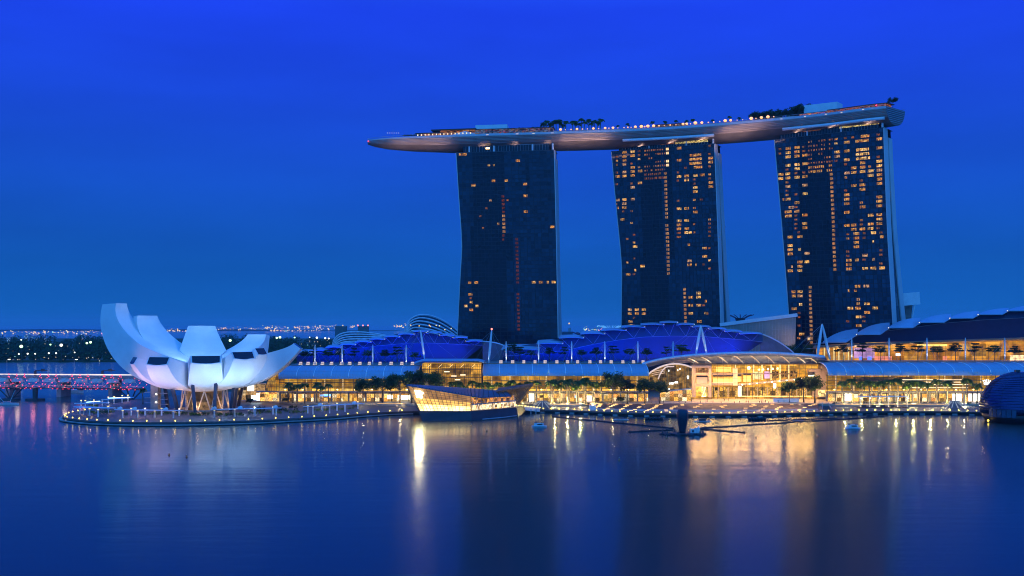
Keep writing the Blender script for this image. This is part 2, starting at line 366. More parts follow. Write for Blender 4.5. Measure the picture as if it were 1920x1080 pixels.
# ================================================================ the three hotel towers
ZT = 187.0
glass_blue = []
def glass_mat(name, a, b_, rough=.1):
    if name in MATS: return MATS[name]
    m, nt, N, L, b = _new(name)
    at = N.new('ShaderNodeAttribute'); at.attribute_name = 'tone'
    r = N.new('ShaderNodeValToRGB'); r.color_ramp.elements[0].color = a+(1,); r.color_ramp.elements[1].color = b_+(1,); L.new(at.outputs['Fac'], r.inputs[0]); L.new(r.outputs[0], b.inputs['Base Color'])
    b.inputs['Roughness'].default_value = rough; b.inputs['Specular IOR Level'].default_value = .26
    MATS[name] = m; return m
tower_glass = glass_mat('blue curtain wall glass', (.002, .008, .022), (.016, .062, .115))
tower_glass_dark = glass_mat('dark curtain wall glass', (.001, .003, .012), (.005, .012, .032))
room_mats = [em_rooms('lit hotel room %d' % i, c, s, (1.4, 2.2, 1.1), .25, 1.7, 2.2, .1) for i, (c, s) in enumerate((
    ([(1, .30, .04), (1, .42, .08), (1, .56, .17)], .62), ([(1, .38, .06), (1, .52, .12), (1, .66, .27)], .85), ([(1, .22, .03), (1, .3, .06), (.9, .4, .12)], .26), ([(1, .55, .28), (1, .48, .22)], .55)))]
stair_mat = em_rooms('lit stair landing', [(1, .34, .09), (1, .46, .16), (1, .5, .22)], .42, (1.5, 1.5, 1.1), .5, 1.4, 2.2, .3)
yellow_room = em('bright yellow room', (1, .62, .16), 1.25, .4, 1.0)
class Tower:
    def __init__(s, label, YL, YR, left, right, pitch=2.85):
        s.YL, s.YR = YL, YR
        s.left = sorted(((Zp(y, YL), X(x, YL)) for x, y in left)); s.right = sorted(((Zp(y, YR), X(x, YR)) for x, y in right))
        s.right[0] = (s.right[0][0], s.right[0][1])
        Lp, Rp = s.P0(ZT)
        s.e = (Lp-Rp).normalized(); s.n = Vector((s.e.y, -s.e.x, 0))           # e runs to the north end, n towards the bay
        if s.n.y > 0: s.n = -s.n
        s.floor = 3.1; s.pitch = pitch; s.nf = int((ZT-4)/s.floor)
        base = s.at(0, 3.2); s.root = thing('hotel_tower', label, 'tower', (base.x, base.y, 3.2))
    def P0(s, z): return Vector((interp(s.left, z), s.YL, 0)), Vector((interp(s.right, z), s.YR, 0))
    def width(s, z): Lp, Rp = s.P0(z); return (Lp-Rp).dot(s.e) if hasattr(s, 'e') else (Lp-Rp).length
    def at(s, u, z, d=0.0): Lp, Rp = s.P0(z); p = Rp+s.e*u+s.n*d; return Vector((p.x, p.y, z))   # u metres from the south end, d metres out of the glass
    def u_of(s, px, z):
        Lp, Rp = s.P0(z); k = (px-CX)/F       # the ray x = k*y meets the glass at u
        return (k*Rp.y-Rp.x)/(s.e.x-k*s.e.y)
    def z_of(s, py, u):
        z = 100
        for _ in range(6): y = s.at(u, z).y; z = H-(py-HY)*y/F
        return z
    def shell(s, bays, slabgap, glow=1.0):
        """glass, floor bands, mullions, the two concrete end walls and the rear slab"""
        zs = [3.2]+[ZT-s.floor*k for k in range(s.nf, -1, -1)]
        rr = random.Random(int(s.YL)); G = {k: MB() for k in range(-1, len(bays))}; tone = {k: [] for k in G}
        for z0, z1 in zip(zs, zs[1:]):
            w0, w1 = s.width(z0), s.width(z1); n = int(math.ceil(max(w0, w1)/s.pitch)); row = rr.random()*.25
            for i in range(n):
                a0, a1 = min(i*s.pitch, w0), min(i*s.pitch, w1); b0, b1 = min((i+1)*s.pitch, w0), min((i+1)*s.pitch, w1)
                if b0-a0 < .02 and b1-a1 < .02: continue
                u = (i+.5)*s.pitch; dk = next((k for k, (x0, x1, zz0, zz1) in enumerate(bays) if x0 <= u <= x1 and zz0 <= z0 < zz1), -1)
                j = rr.uniform(-.03, .03); k = rr.uniform(-.03, .03)
                G[dk].face([s.at(a0, z0, j), s.at(b0, z0, k), s.at(b1, z1, k-j*.5), s.at(a1, z1, j-k*.5)]); tone[dk].append(min(1, max(0, (row+rr.random()*.6+(.3 if rr.random() < .12 else 0))*glow)))
        for dk in G:
            if not G[dk].f: continue
            o = G[dk].build('dark_glazing' if dk >= 0 else 'glazing', tower_glass_dark if dk >= 0 else tower_glass, s.root, fix=False)
            at = o.data.attributes.new('tone', 'FLOAT', 'FACE'); at.data.foreach_set('value', tone[dk])
        g = MB()
        for z in zs[1:-1]:
            w_ = s.width(z); a, b = s.at(.05, z, .08), s.at(w_-.05, z, .08); g.bar(a, b, .14, .42)
        zz = [3.2+(ZT-3.2)*k/12 for k in range(13)]
        for i in range(1, int(max(s.width(z) for z in zz)/s.pitch)+1):
            u = i*s.pitch
            for z0, z1 in zip(zz, zz[1:]):
                if u < min(s.width(z0), s.width(z1))-.1: g.bar(s.at(u, z0, .09), s.at(u, z1, .09), .15 if i % 2 else .36, .14)
        g.build('mullion_grid', pm('tower mullions', (.012, .016, .026), .4, .4), s.root)
        # end walls: a front slab behind the glass and a rear slab that leans away from it
        def dback(z): return 7.6+.5*math.sin(PI*min(1, max(0, (ZT-z)/180)))
        def rear(z): t = (ZT-z)/ZT; return 8.6+slabgap*t*t, 16.5+slabgap*1.15*t*t
        endm = pm('white tower end wall', (.58, .57, .56), .6, var=.08, scale=.05)
        for south in (True, False):
            g = MB(); h = MB()
            for z0, z1 in zip(zz, zz[1:]):
                q = []
                for z in (z0, z1):
                    u = -.6 if south else s.width(z)+.6
                    q.append([s.at(u, z, .25), s.at(u+(.6 if south else -.6), z, .25), s.at(u+(.6 if south else -.6), z, -dback(z)), s.at(u, z, -dback(z))])
                g.grid([q[0], q[1]], closed=True)
                q = []
                for z in (z0, z1):
                    u = -.9 if south else s.width(z)+.4; a, b = rear(z); zt = z if z < ZT-1 else ZT-6
                    q.append([s.at(u, zt, -a), s.at(u+(.9 if south else -.9), zt, -a), s.at(u+(.9 if south else -.9), zt, -b), s.at(u, zt, -b)])
                h.grid([q[0], q[1]], closed=True)
            g.build('end_wall', endm, s.root); h.build('rear_end_wall', endm, s.root)
        g = MB(); g.grid([[s.at(.1, z, -rear(z)[1]+.1), s.at(s.width(z)-.1, z, -rear(z)[1]+.1)] for z in zz]); g.build('rear_wall', tower_glass_dark, s.root, fix=False)
        w_ = s.width(ZT); g = MB(); g.face([s.at(-.6, ZT, .3), s.at(w_+.6, ZT, .3), s.at(w_+.6, ZT, -20), s.at(-.6, ZT, -20)]); g.face([s.at(-.6, ZT-.4, .3), s.at(w_+.6, ZT-.4, .3), s.at(w_+.6, ZT+.02, .31), s.at(-.6, ZT+.02, .31)]); g.build('roof', dark_steel, s.root)
        # dark slot between the two slabs
        g = MB()
        for z0, z1 in zip(zz, zz[1:]): g.face([s.at(-.2, z0, -dback(z0)), s.at(-.2, z0, -rear(z0)[0]), s.at(-.2, z1, -rear(z1)[0]), s.at(-.2, z1, -dback(z1))])
        g.build('end_glazing', glass_dark, s.root)
    def crown(s, u0, u1, h, columns, lit):
        """glass storey on the roof below the sky deck"""
        g = MB(); c = s.at((u0+u1)/2, ZT, -6); ax = (s.e, s.n, Vector((0, 0, 1)))
        g.box((c.x, c.y, ZT+h/2+.05), (u1-u0, 11, h), ax=ax); r = g.build('crown_storey', tower_glass, s.root)
        g = MB()
        for k in range(int((u1-u0)/2.2)): p = s.at(u0+1.1+2.2*k, ZT, -.45); g.box((p.x, p.y, ZT+h/2), (.14, .12, h-.1), ax=ax)
        p = s.at((u0+u1)/2, ZT, -.42); g.box((p.x, p.y, ZT+h-.1), (u1-u0, .3, .25), ax=ax); g.build('crown_mullions', grey_steel, s.root)
        for u in columns:
            a = s.at(u, ZT, -.9); g = MB(); g.tube([(a.x, a.y, ZT), (a.x, a.y, ZT+h+7)], .8, 8); g.build('deck_column', white_steel, s.root)
        for (u, w_, hh, mt) in lit:
            p = s.at(u, ZT, -.38); g = MB(); g.box((p.x, p.y, ZT+h*.55), (w_, .12, hh), ax=ax); g.build('crown_window', mt, s.root)
    def windows(s, items):
        """items: (px, py, width, height, material); the hundred largest stand alone, the rest is one part"""
        items = sorted(items, key=lambda t: -t[2]*t[3]); rest = {}
        for k, (px, py, w_, h_, mt) in enumerate(items):
            z = Zp(py, (s.YL+s.YR)/2); u = s.u_of(px, z); z = s.z_of(py, u); u = s.u_of(px, z)
            fl = round((ZT-z)/s.floor-.5)+.5; z = ZT-fl*s.floor
            w_ = min(w_*.84, max(.8, 2*(s.width(z)-u)-.6)); u = max(u, w_/2+.2)
            g = MB() if k < 96 else rest.setdefault(mt.name, (MB(), mt))[0]
            hh = min(h_*.86, s.floor-.7)/2
            a, b, c, d = s.at(u-w_/2, z-hh, .05), s.at(u+w_/2, z-hh, .05), s.at(u+w_/2, z+hh, .05), s.at(u-w_/2, z+hh, .05); n_ = s.n*-.04
            g.face([a, b, c, d]); g.face([a+n_, d+n_, c+n_, b+n_])
            for p, q in ((a, b), (b, c), (c, d), (d, a)): g.face([p, p+n_, q+n_, q])
            if k < 96: g.build('lit_window', mt, s.root)
        if rest:
            g = MB(); ms = []
            for i, (nm, (m, mt)) in enumerate(rest.items()):
                o = len(g.v); g.v += m.v; g.f += [[o+k for k in f] for f in m.f]; g.m += [i]*len(m.f); ms.append(mt)
            o = g.build('lit_windows', ms, s.root); o['kind'] = 'stuff'
def rooms(origin, sc, cols, wpx, seed, hm=2.2):
    """columns of lit rooms read off the photograph: {x: [(y or (y, x, width)), ...]}; a float .5 marks a dim one"""
    rr = random.Random(seed); out = []
    for x, ys in cols.items():
        for y in ys:
            xx, w_ = x, wpx; dim = False
            if isinstance(y, tuple): y, xx, w_ = y[0], y[1], y[2] if len(y) > 2 else wpx
            if y < 0: y = -y; dim = True; w_ *= .55; xx -= wpx*.2
            mt = room_mats[2] if dim and rr.random() < .75 else room_mats[3] if rr.random() < .08 else room_mats[rr.choice((0, 0, 1))]
            out.append((origin[0]+xx/sc, origin[1]+y/sc, w_, hm*(.75 if dim else 1), mt))
    return [(a, b, c/sc*.425, d, e) for a, b, c, d, e in out]
def column(origin, sc, x0, y0, x1, y1, step, wm=2.6, mt=None, hm=2.2):
    n = int(round((y1-y0)/step)); return [(origin[0]+lerp(x0, x1, k/max(n, 1))/sc, origin[1]+(y0+step*k)/sc, wm, hm, mt or stair_mat) for k in range(n+1)]
def dots(origin, sc, xs, ys, wm, hm, mt, seed, keep=.8):
    rr = random.Random(seed); return [(origin[0]+x/sc, origin[1]+y/sc, wm*rr.uniform(.5, 1.2), hm, mt) for y in ys for x in xs if rr.random() < keep]
dimred = em_rooms('dim red stair landing', [(1, .12, .03), (1, .22, .06)], .13, (1.5, 1.5, 1.1), .4, 1.3, 2, .2)
dimdot = em_rooms('far restaurant lamps', [(1, .25, .05), (1, .45, .15)], .38, (1.2, 1.2, 1.1), .2, 1.5, 2.5, .1)

T1 = Tower('hotel tower with the fewest lit windows, under the pointed half of the sky deck', 851, 838,
           [(855.5, 284), (861, 370), (867.5, 458), (863, 530), (856.5, 660), (856, 760)], [(1038.5, 281), (1042.5, 450), (1046, 640), (1047, 760)])
T1.shell([(41, 65, 128, 190), (40, 69, 0, 128), (33, 41, 100, 120), (20, 24, 150, 180)], 5, .75)
o1, o2 = (840, 260), (840, 450)
it = rooms(o1, 5.4, {0: [(175, 150, 95), (210, 707, 50), (-287, 425, 60), (-287, 475, 40), (413, 460, 42), (411, 590, 42), (460, 258, 50), (447, 780, 48), (567, 783, 50), (-628, 440, 55), (-622, 614, 50), (-707, 398, 50), (727, 788, 50), (-788, 338, 40), (863, 510, 20), (-907, 365, 40), (880, 1055, 50)]}, 48, 1)
it += column(o1, 5.4, 555, 575, 562, 740, 41, 2.6, dimred)+column(o1, 5.4, 563, 780, 567, 945, 41, 2.8)+column(o1, 5.4, 560, 985, 558, 1026, 41, 2, dimred)
it += column(o1, 5.4, 695, 1010, 697, 1050, 40, 2.4, dimred)+column(o2, 5.4, 697, 18, 706, 418, 40, 2.6, dimred, 2.0)+column(o2, 5.4, 708, 540, 716, 910, 41, 2.4, dimred, 2.0)
it += rooms(o2, 5.4, {0: [(427, 220, 44), (427, 285, 48), (415, 868, 52), (412, 940, 50), (412, 1010, 28), (412, 1070, 50), (540, 225, 52), (-575, 240, 50), (620, 235, 36), (667, 180, 42), (663, 293, 36), (700, 235, 45), (1050, 725, 30)]}, 48, 2)
T1.windows(it); T1.crown(3.6, 73, 5.0, [1.0, 17, 48, 68], [(53, 3, 1.2, warm_lamp)])

T2 = Tower('hotel tower in the middle of the three, many warm rooms lit near its top', 845, 808,
           [(1146.5, 278), (1155, 370), (1165, 460), (1169, 505), (1167, 600), (1165, 760)], [(1339, 269), (1346, 450), (1351, 610), (1354, 760)])
T2.shell([(42, 60, 95, 190), (40, 62, 40, 95), (35, 41, 100, 187)], 15, .8)
o1, o2 = (1140, 250), (1140, 430)
it = rooms(o1, 5.4, {1040: [-145, -195, 245, 300, -350, -400, -440, 478, 520, 560, -880, -930, -970, -1010, -1050], 955: [402, -440, -685], 885: [445, -485, -525, 567, 607, -690, -735, -770, 812, -930, -1015, (355, 912, 100)],
     797: [-355, 445, 490, 773, 895, 975, 1015], 720: [155, 265, -410, 450, -495, -690, 775, 898, 938, 978, -1020, -1055], 325: [-170, -220, -270, -325, 378, 508],
     250: [175, 230, -290, 330, 385, 435, -520, 552, 675, -795, -912], 165: [175, 235, 280, 330, 385, 440, 675, 715, 755, -795], 100: [-240, -290, -335, -385, 440, -515, 677, -715, 757, (878, 150)], 0: [(200, 885, 135), (250, 885, 150), (303, 885, 145)]}, 54, 4)
it += rooms(o2, 5.4, {1040: [-75, -200, -325, -410], 980: [200, 280, -360, (725, 990, 25), -768, (848, 995, 45)], 905: [(650, 917), (687, 917), (770, 920), (935, 925), (365, 893, 18)], 825: [45, (165, 820, 26), 327, 367, (690, 838), (770, 838), (850, 838)],
     740: [-50, -85], 350: [380, (818, 362), (858, 362)], 275: [-65, -145, 183, -305, (420, 278, 24), -462, (818, 290), (858, 290), -903, -972], 205: [-105, 462, -355, (812, 220), (858, 220), (940, 225), (972, 230)]}, 54, 5)
it += column(o1, 5.4, 600, 150, 603, 325, 58, 2.6, yellow_room)+column(o1, 5.4, 582, 420, 600, 1062, 41)+column(o2, 5.4, 604, 50, 612, 460, 41)+column(o2, 5.4, 775, 612, 785, 940, 41)
it += dots(o1, 5.4, range(375, 590, 22), (165, 218, 270, 325, 375), 1.3, 1.5, dimdot, 6)+dots(o1, 5.4, range(375, 590, 19), (428, 466), 1.4, 1.9, room_mats[2], 7, .95)
T2.windows(it); T2.crown(4.4, 77, 5.6, [1.0, 22, 52], [(64, 26, .8, room_mats[2]), (40, 16, 1.6, room_mats[2]), (18, 26, 2.6, em_rooms('crown lounge', [(1, .6, .15), (.9, .8, .3)], .8, (1.2, 1.2, .8), .1, 1.5, 2, .1))])

T3 = Tower('hotel tower under the blunt end of the sky deck, the most windows lit', 790, 742,
           [(1452.5, 262), (1470, 430), (1477, 510), (1484, 600), (1492, 760)], [(1656, 246), (1663, 430), (1673, 600), (1681, 760)])
T3.shell([(41, 62, 90, 190), (42, 66, 30, 90), (36, 41, 70, 187)], 19, 1.15)
o1, o2 = (1440, 220), (1440, 430)
it = rooms(o1, 4.91, {1025: [-165, 215, 268, -370, 415, 455, 492, 535, 572, 612, 725, 765, 805, 885, 920, 962, -1035], 945: [-460, 500, 540, 887, 965, 1042], 870: [430, 465, 503, -580, 622, 660, -770, 812, -930, -968, -1005, 1045, (180, 893, 85), (230, 867, 130), (278, 870, 125), (328, 870, 130), (378, 875, 135)],
     790: [-180, 470, 510, 625, 1010, 1047], 725: [-195, 245, 297, 395, -435, 515, -550, -665, 705, 745, 785, 860, 975, 1012], 637: [-205, -250, 300, 350, -398], 340: [-265, -300, -320, 365, 410, -500, 535, 612, 690, 880, 918, 992, 1030],
     268: [275, 325, 372, 420, 465, -505, 540, -690, 770, -808, 845, 880, -918, -950, -990, -1025], 185: [285, 330, 382, 430, -470, 510, 548, -585, 622, -660, -700, 738, (845, 215)], 120: [-285, -345, 515, 548, (738, 142, 20), (887, 185, 78), (925, 190, 74)]}, 54, 8)
it += rooms(o2, 4.91, {1050: [-45, (85, 1050, 34), -205, -240, -318, 355], 970: [50, (128, 970, 14), (280, 972, 26), 358, (705, 985)], 895: [-55, -92, 245, -288, 362, (515, 905), (668, 910), (785, 915), -825, -858], 815: [55, 95, 132, 172, (285, 818, 34), (518, 825), -555, (632, 830, 32), (668, 830, 32), (745, 830), (825, 835), (900, 835)],
     745: [-60, -100, -215, -250, 288, 328, 365, (560, 745, 22), (710, 757), -860], 360: [225, 300], 295: [-40, 80, (190, 292, 30), 303, 342, 380, 568, 605, (680, 300, 34), -760, -795, -870, (945, 310), -1020], 205: [80, 158, 192, 230, (345, 220, 22), 380, (568, 235, 40), (605, 237, 40), (720, 240)]}, 54, 9)
it += column(o1, 4.91, 583, 525, 605, 1057, 38)+column(o2, 4.91, 605, 67, 616, 372, 38)+column(o2, 4.91, 388, 530, 400, 1062, 38)
it += dots(o1, 4.91, range(375, 600, 24), (210, 255, 302, 352, 400, 420), 1.3, 1.5, dimdot, 10)+dots(o1, 4.91, range(378, 598, 19), (455, 493), 1.5, 2.0, room_mats[0], 11, .95)
T3.windows(it); T3.crown(3.2, 76, 6.4, [.8, 30, 55], [(52, 14, .8, room_mats[2]), (17, 28, 1.6, em_rooms('crown lounge', [(1, .6, .15)], .8))])

# ================================================================ the sky deck across the towers
sp = thing('sky_deck', 'long boat shaped sky deck lying across the tops of all three towers', 'sky deck', (118, 834, 190))
ctr = catmull([Vector((X(a, y), y, 0)) for a, y in ((690, 873), (720, 871), (780, 867), (860, 862), (950, 857), (1100, 848), (1245, 834), (1400, 809), (1555, 777), (1630, 758), (1679, 744))], 6)
wid = [(0, 1.5), (.012, 4.5), (.03, 7.5), (.06, 10.5), (.10, 13), (.17, 15.5), (.25, 17.5), (.4, 19), (.7, 19.5), (.94, 18.5), (.975, 17), (1, 13.5)]
cum = [0]
for a, b in zip(ctr, ctr[1:]): cum.append(cum[-1]+(b-a).length)
DZ = 200.5
def sta(i):
    t = cum[i]/cum[-1]; d = (ctr[min(i+1, len(ctr)-1)]-ctr[max(i-1, 0)]).normalized(); n = Vector((d.y, -d.x, 0)); n = n if n.y < 0 else -n
    return ctr[i], d, n, interp(wid, t), min(1, interp([(0, .30), (.015, .48), (.04, .66), (.09, .84), (.17, 1), (1, 1)], t))
SEC = [(1.0, 0), (1.0, -1.6), (.985, -2.6), (.90, -5.4), (.80, -7.4), (.62, -9.6), (.38, -11.2), (0, -11.8), (-.38, -11.2), (-.62, -9.6), (-.80, -7.4), (-.90, -5.4), (-.985, -2.6), (-1.0, -1.6), (-1.0, 0)]
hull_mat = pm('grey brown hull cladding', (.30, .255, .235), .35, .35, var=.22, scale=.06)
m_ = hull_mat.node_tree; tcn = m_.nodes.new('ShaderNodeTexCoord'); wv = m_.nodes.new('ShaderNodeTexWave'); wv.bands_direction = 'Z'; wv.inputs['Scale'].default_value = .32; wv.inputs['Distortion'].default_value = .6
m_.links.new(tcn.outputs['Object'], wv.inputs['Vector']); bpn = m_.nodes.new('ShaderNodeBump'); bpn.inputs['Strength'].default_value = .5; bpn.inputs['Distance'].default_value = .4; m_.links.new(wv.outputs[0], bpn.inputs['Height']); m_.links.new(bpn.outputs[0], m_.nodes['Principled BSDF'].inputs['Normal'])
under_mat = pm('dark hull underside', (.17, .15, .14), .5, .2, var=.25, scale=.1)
rows = []
for i in range(len(ctr)):
    c, d, n, w_, dp = sta(i); rows.append([(c.x+n.x*w_*a, c.y+n.y*w_*a, DZ+b*(dp if b < -1.6 else max(dp, .4))) for a, b in SEC])
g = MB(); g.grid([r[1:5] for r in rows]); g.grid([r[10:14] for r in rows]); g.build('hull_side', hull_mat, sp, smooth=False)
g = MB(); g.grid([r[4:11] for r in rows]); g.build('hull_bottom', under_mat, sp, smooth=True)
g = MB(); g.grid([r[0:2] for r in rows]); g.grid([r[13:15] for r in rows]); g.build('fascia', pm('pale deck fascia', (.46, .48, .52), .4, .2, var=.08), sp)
g = MB(); g.face(rows[0]); g.build('hull_nose', hull_mat, sp)
g = MB(); g.grid([[r[0], r[-1]] for r in rows]); g.build('deck_floor', timber, sp)
g = MB(); g.face(rows[-1]); 
tr = g.build('transom', under_mat, sp)
g = MB(); c, d, n, w_, dp = sta(len(ctr)-1)
for k in range(8):
    z = DZ-.8-1.3*k; ww = interp([(-11.8, 0), (-11.2, .38), (-9.6, .62), (-7.4, .8), (-5.4, .9), (-2.6, .985), (0, 1)], z-DZ)*w_*1.0
    a = c+n*ww+d*.25; b = c-n*ww+d*.25; g.bar((a.x, a.y, z), (b.x, b.y, z), .3, .5)
g.build('transom_slats', grey_steel, sp)
# glass balustrade with posts, and the paler rolled edge over each tower
def rail(i0, i1, a, h, inset=.3):
    g = MB()
    for i in range(i0, i1):
        p, q = [], []
        for k in (i, i+1): c, d, n, w_, dp = sta(k); s_ = c+n*(w_-inset)*a; p.append(s_)
        g.bar((p[0].x, p[0].y, DZ+h), (p[1].x, p[1].y, DZ+h), .12, .12)
        for k in range(4): s_ = p[0].lerp(p[1], k/4); g.bar((s_.x, s_.y, DZ), (s_.x, s_.y, DZ+h), .09, .09)
    return g
rail(0, len(ctr)-1, 1, 1.3).build('balustrade', grey_steel, sp); rail(0, len(ctr)-1, -1, 1.3).build('balustrade', grey_steel, sp)
def along(px):
    """centre, direction, outward normal and half width of the deck where it is seen at px"""
    best = None
    for i in range(len(ctr)-1):
        a, b = ctr[i], ctr[i+1]; pa, pb = CX+F*a.x/a.y, CX+F*b.x/b.y
        if pa <= px <= pb or i == len(ctr)-2: t = (px-pa)/(pb-pa); c0, d, n, w0, _ = sta(i); _, _, _, w1, _ = sta(i+1); return a.lerp(b, t), d, n, lerp(w0, w1, t)
        if px < pa: return sta(i)[:4]
for T, u0, u1 in ((T2, 2, 78), (T3, 2, 78)):
    pts = []
    for k in range(9):
        u = lerp(u0, u1, k/8); p = T.at(u, 0, 0); px = CX+F*p.x/p.y; c, d, n, w_ = along(px); q = c+n*(w_*.86); pts.append((q.x, q.y, DZ-8.1))
    g = MB(); g.tube(pts, 1.15, 8); g.build('rolled_edge', white_steel, sp, smooth=True)
def deckbox(name, px0, px1, a0, a1, z0, z1, mat, parent=sp):
    """a box on the deck from px0 to px1, from a0 to a1 of the half width (1 = bay side)"""
    g = MB(); n = max(1, int((px1-px0)/24)); F_, B_ = [], []
    for k in range(n+1):
        c, d, n_, w_ = along(lerp(px0, px1, k/n)); F_.append(c+n_*w_*a1); B_.append(c+n_*w_*a0)
    g.slab([(p.x, p.y) for p in F_+B_[::-1]], z0, z1); return g.build(name, mat, parent)
for a, b, zt in ((893, 952, 209.8), (1511, 1574, 210.5)):
    deckbox('lift_core', a, b, -.35, .25, DZ+.01, zt, white_steel)
    c, d, n, w_ = along((a+b)/2+4); g = MB(); g.box((c.x, c.y, zt+.4), (2, 1, .8)); g.box((c.x+3, c.y, zt+.4), (1.4, 1, .8)); g.build('roof_plant', dark_steel, sp)
# restaurant roofs at the pointed end and the club at the blunt end
rest = em_rooms('sky restaurant interior', [(1, .3, .06), (1, .42, .12), (.9, .2, .05)], .45, (2.5, 2.5, 1), .02, 1.3, 1.6, .05)
deckbox('restaurant', 828, 893, -.4, .42, DZ+.01, 205.6, rest); deckbox('restaurant_roof', 812, 896, -.5, .55, 205.62, 206.5, pm('dark brown canopy', (.05, .035, .03), .6))
deckbox('restaurant', 790, 826, -.35, .4, DZ+.01, 203.6, rest); deckbox('restaurant_roof', 782, 830, -.4, .5, 203.62, 204.2, MATS['dark brown canopy'])
deckbox('bar', 896, 1040, .2, .78, DZ+.01, 204.4, em_rooms('sky bar lights', [(1, .1, .05), (.2, .5, 1), (1, .5, .2)], .30, (1.6, 1.6, 1), 0, 1.2, 2.0, 0)); deckbox('bar_roof', 896, 1042, .1, .8, 204.42, 204.9, MATS['dark brown canopy'])
deckbox('club', 1510, 1560, .3, .75, DZ+.01, 202.3, em_rooms('club interior', [(1, .45, .15), (1, .3, .1), (.3, .1, 1)], .8, (2, 2, 1), .1, 1.4, 1.5, .1)); deckbox('club_roof', 1495, 1640, .2, .8, 202.32, 202.7, MATS['dark brown canopy'])
deckbox('club', 1560, 1676, .25, .86, DZ+.01, 202.5, em_rooms('club lights', [(1, .2, .06), (1, .4, .1), (.9, .1, .05)], .38, (1.1, 1.1, .8), 0, 1.4, 2.5, 0)); deckbox('club_roof', 1564, 1680, .15, .9, 202.52, 203.0, MATS['dark brown canopy'])
deckbox('pool_terrace', 1042, 1500, .2, .80, DZ+.01, 201.6, tan_stone)
deckbox('pool_bar', 1234, 1288, .45, .78, 201.62, 203.2, em_rooms('pool bar', [(1, .5, .2), (.8, .4, .2)], .22, (1.3, 1.3, 1), 0, 1.2, 2, 0)); deckbox('pool_bar_roof', 1232, 1290, .4, .82, 203.22, 203.5, MATS['dark brown canopy'])
# dark parasols near the tip, people along its rail and a ring of lamps on a pole
for px in (762, 768, 774, 781):
    c, d, n, w_ = along(px); p = c+n*w_*.45; g = MB(); g.tube([(p.x, p.y, DZ), (p.x, p.y, 203.2)], .1, 5); g.lathe((p.x, p.y, 202.6), [(2.3, 0), (1.2, .6), (.05, .95)], 8); g.build('parasol', MATS['dark brown canopy'], sp)
c, d, n, w_ = along(737); g = MB(); g.tube([(c.x, c.y, DZ), (c.x, c.y, 209)], .08, 5); q = g.build('flagpole', grey_steel, sp)
for k in range(6): g = MB(); g.ball((c.x-4.5+1.8*k, c.y, 206.0), .22, 6, 4); g.build('pole_lamp', em('rail lamp', (1, .75, .4), 2), q)
# white tent at the pointed end
c, d, n, w_ = along(876); g = MB(); a = c+n*w_*.66
for s_ in (-1, 1):
    g.face([(a.x+d.x*13*s_, a.y+d.y*13*s_, DZ+.2), (a.x, a.y, DZ+3.6), (a.x-n.x*3, a.y-n.y*3, DZ+3.6), (a.x+(d.x*13*s_)-n.x*3, a.y+(d.y*13*s_)-n.y*3, DZ+.2)])
g.face([(a.x-d.x*13, a.y-d.y*13, DZ+.2), (a.x+d.x*13, a.y+d.y*13, DZ+.2), (a.x, a.y, DZ+3.6)]); g.build('tent', white_steel, sp)
for k in range(15):
    c, d, n, w_ = along(790+k*7); p = c+n*(w_-.9); g = MB(); g.box((p.x, p.y, DZ+1.0), (.8, .3, 1.2)); g.build('rail_light', em('deck rail light', (1, .7, .3), 1.6), sp)
for px in (1055, 1064, 1075, 1086, 1096, 1106, 1117, 1127, 1139, 1146, 1154, 1163, 1175, 1182, 1188, 1197, 1208, 1214, 1220, 1232, 1242, 1253, 1264, 1276, 1289, 1297, 1304, 1313, 1326, 1338, 1349, 1360, 1370, 1381, 1393, 1404, 1420, 1430, 1440, 1452, 1464):
    if px == 1055: DL = Placer(thing('deck_lamp', 'bright warm lamp along the edge of the sky deck', 'lamp', (0, 0, 0), 'bright warm lamps along the sky deck')); b = MB(); b.tube([(0, 0, -1.2), (0, 0, 0)], .12, 6); b.build('lamp_post', dark_steel, DL.root); b = MB(); b.ball((0, 0, .5), 1.25, 10, 6, .8); b.build('lamp_glass', em('bright deck lamp', (1, .42, .08), 2.0), DL.root, smooth=True)
    c, d, n, w_ = along(px); p = c+n*(w_*.93); DL.put((p.x, p.y, DZ+1.3), 0, (random.uniform(.8, 1.2) if px in (1055, 1086, 1117, 1139, 1154, 1197, 1208, 1220, 1232, 1289, 1297, 1313, 1326, 1370, 1381, 1420, 1440, 1452) else random.uniform(.3, .55)))
for px in (975, 1005, 1040, 1480, 1525, 1565, 1600, 1640, 920):
    c, d, n, w_ = along(px); p = c+n*(w_+.05); g = MB(); g.box((p.x, p.y, DZ-1.0), (2.2, .25, .35)); g.build('fascia_light', em('fascia light', (1, .72, .5), .9), sp)
for px, z in ((692, 200), (1664, 202)):
    c, d, n, w_ = along(px); p = c+n*(w_+.2); g = MB(); g.ball((p.x, p.y, z-.6), .5); g.build('warning_light', red_lamp, sp)
# warm light that the deck washes down its own side
for T, u0, u1 in ((None, 1052, 1140), (None, 1352, 1448), (None, 720, 845)):
    c, d, n, w_ = along((u0+u1)/2); p = c+n*(w_+5); area('hull_wash', (p.x, p.y, DZ-15), (c.x+n.x*w_*.9, c.y+n.y*w_*.9, DZ-4), 3400, (1, .62, .48), abs(X(u1, c.y)-X(u0, c.y)), 2)
for T in (T1, T2, T3):
    for u in (14, 40, 66): q = T.at(u, ZT, -1.2); area('hull_wash', (q.x, q.y, ZT+4.6), (q.x+T.n.x*9, q.y+T.n.y*9, DZ-3), 900, (1, .62, .48), 22, 1)
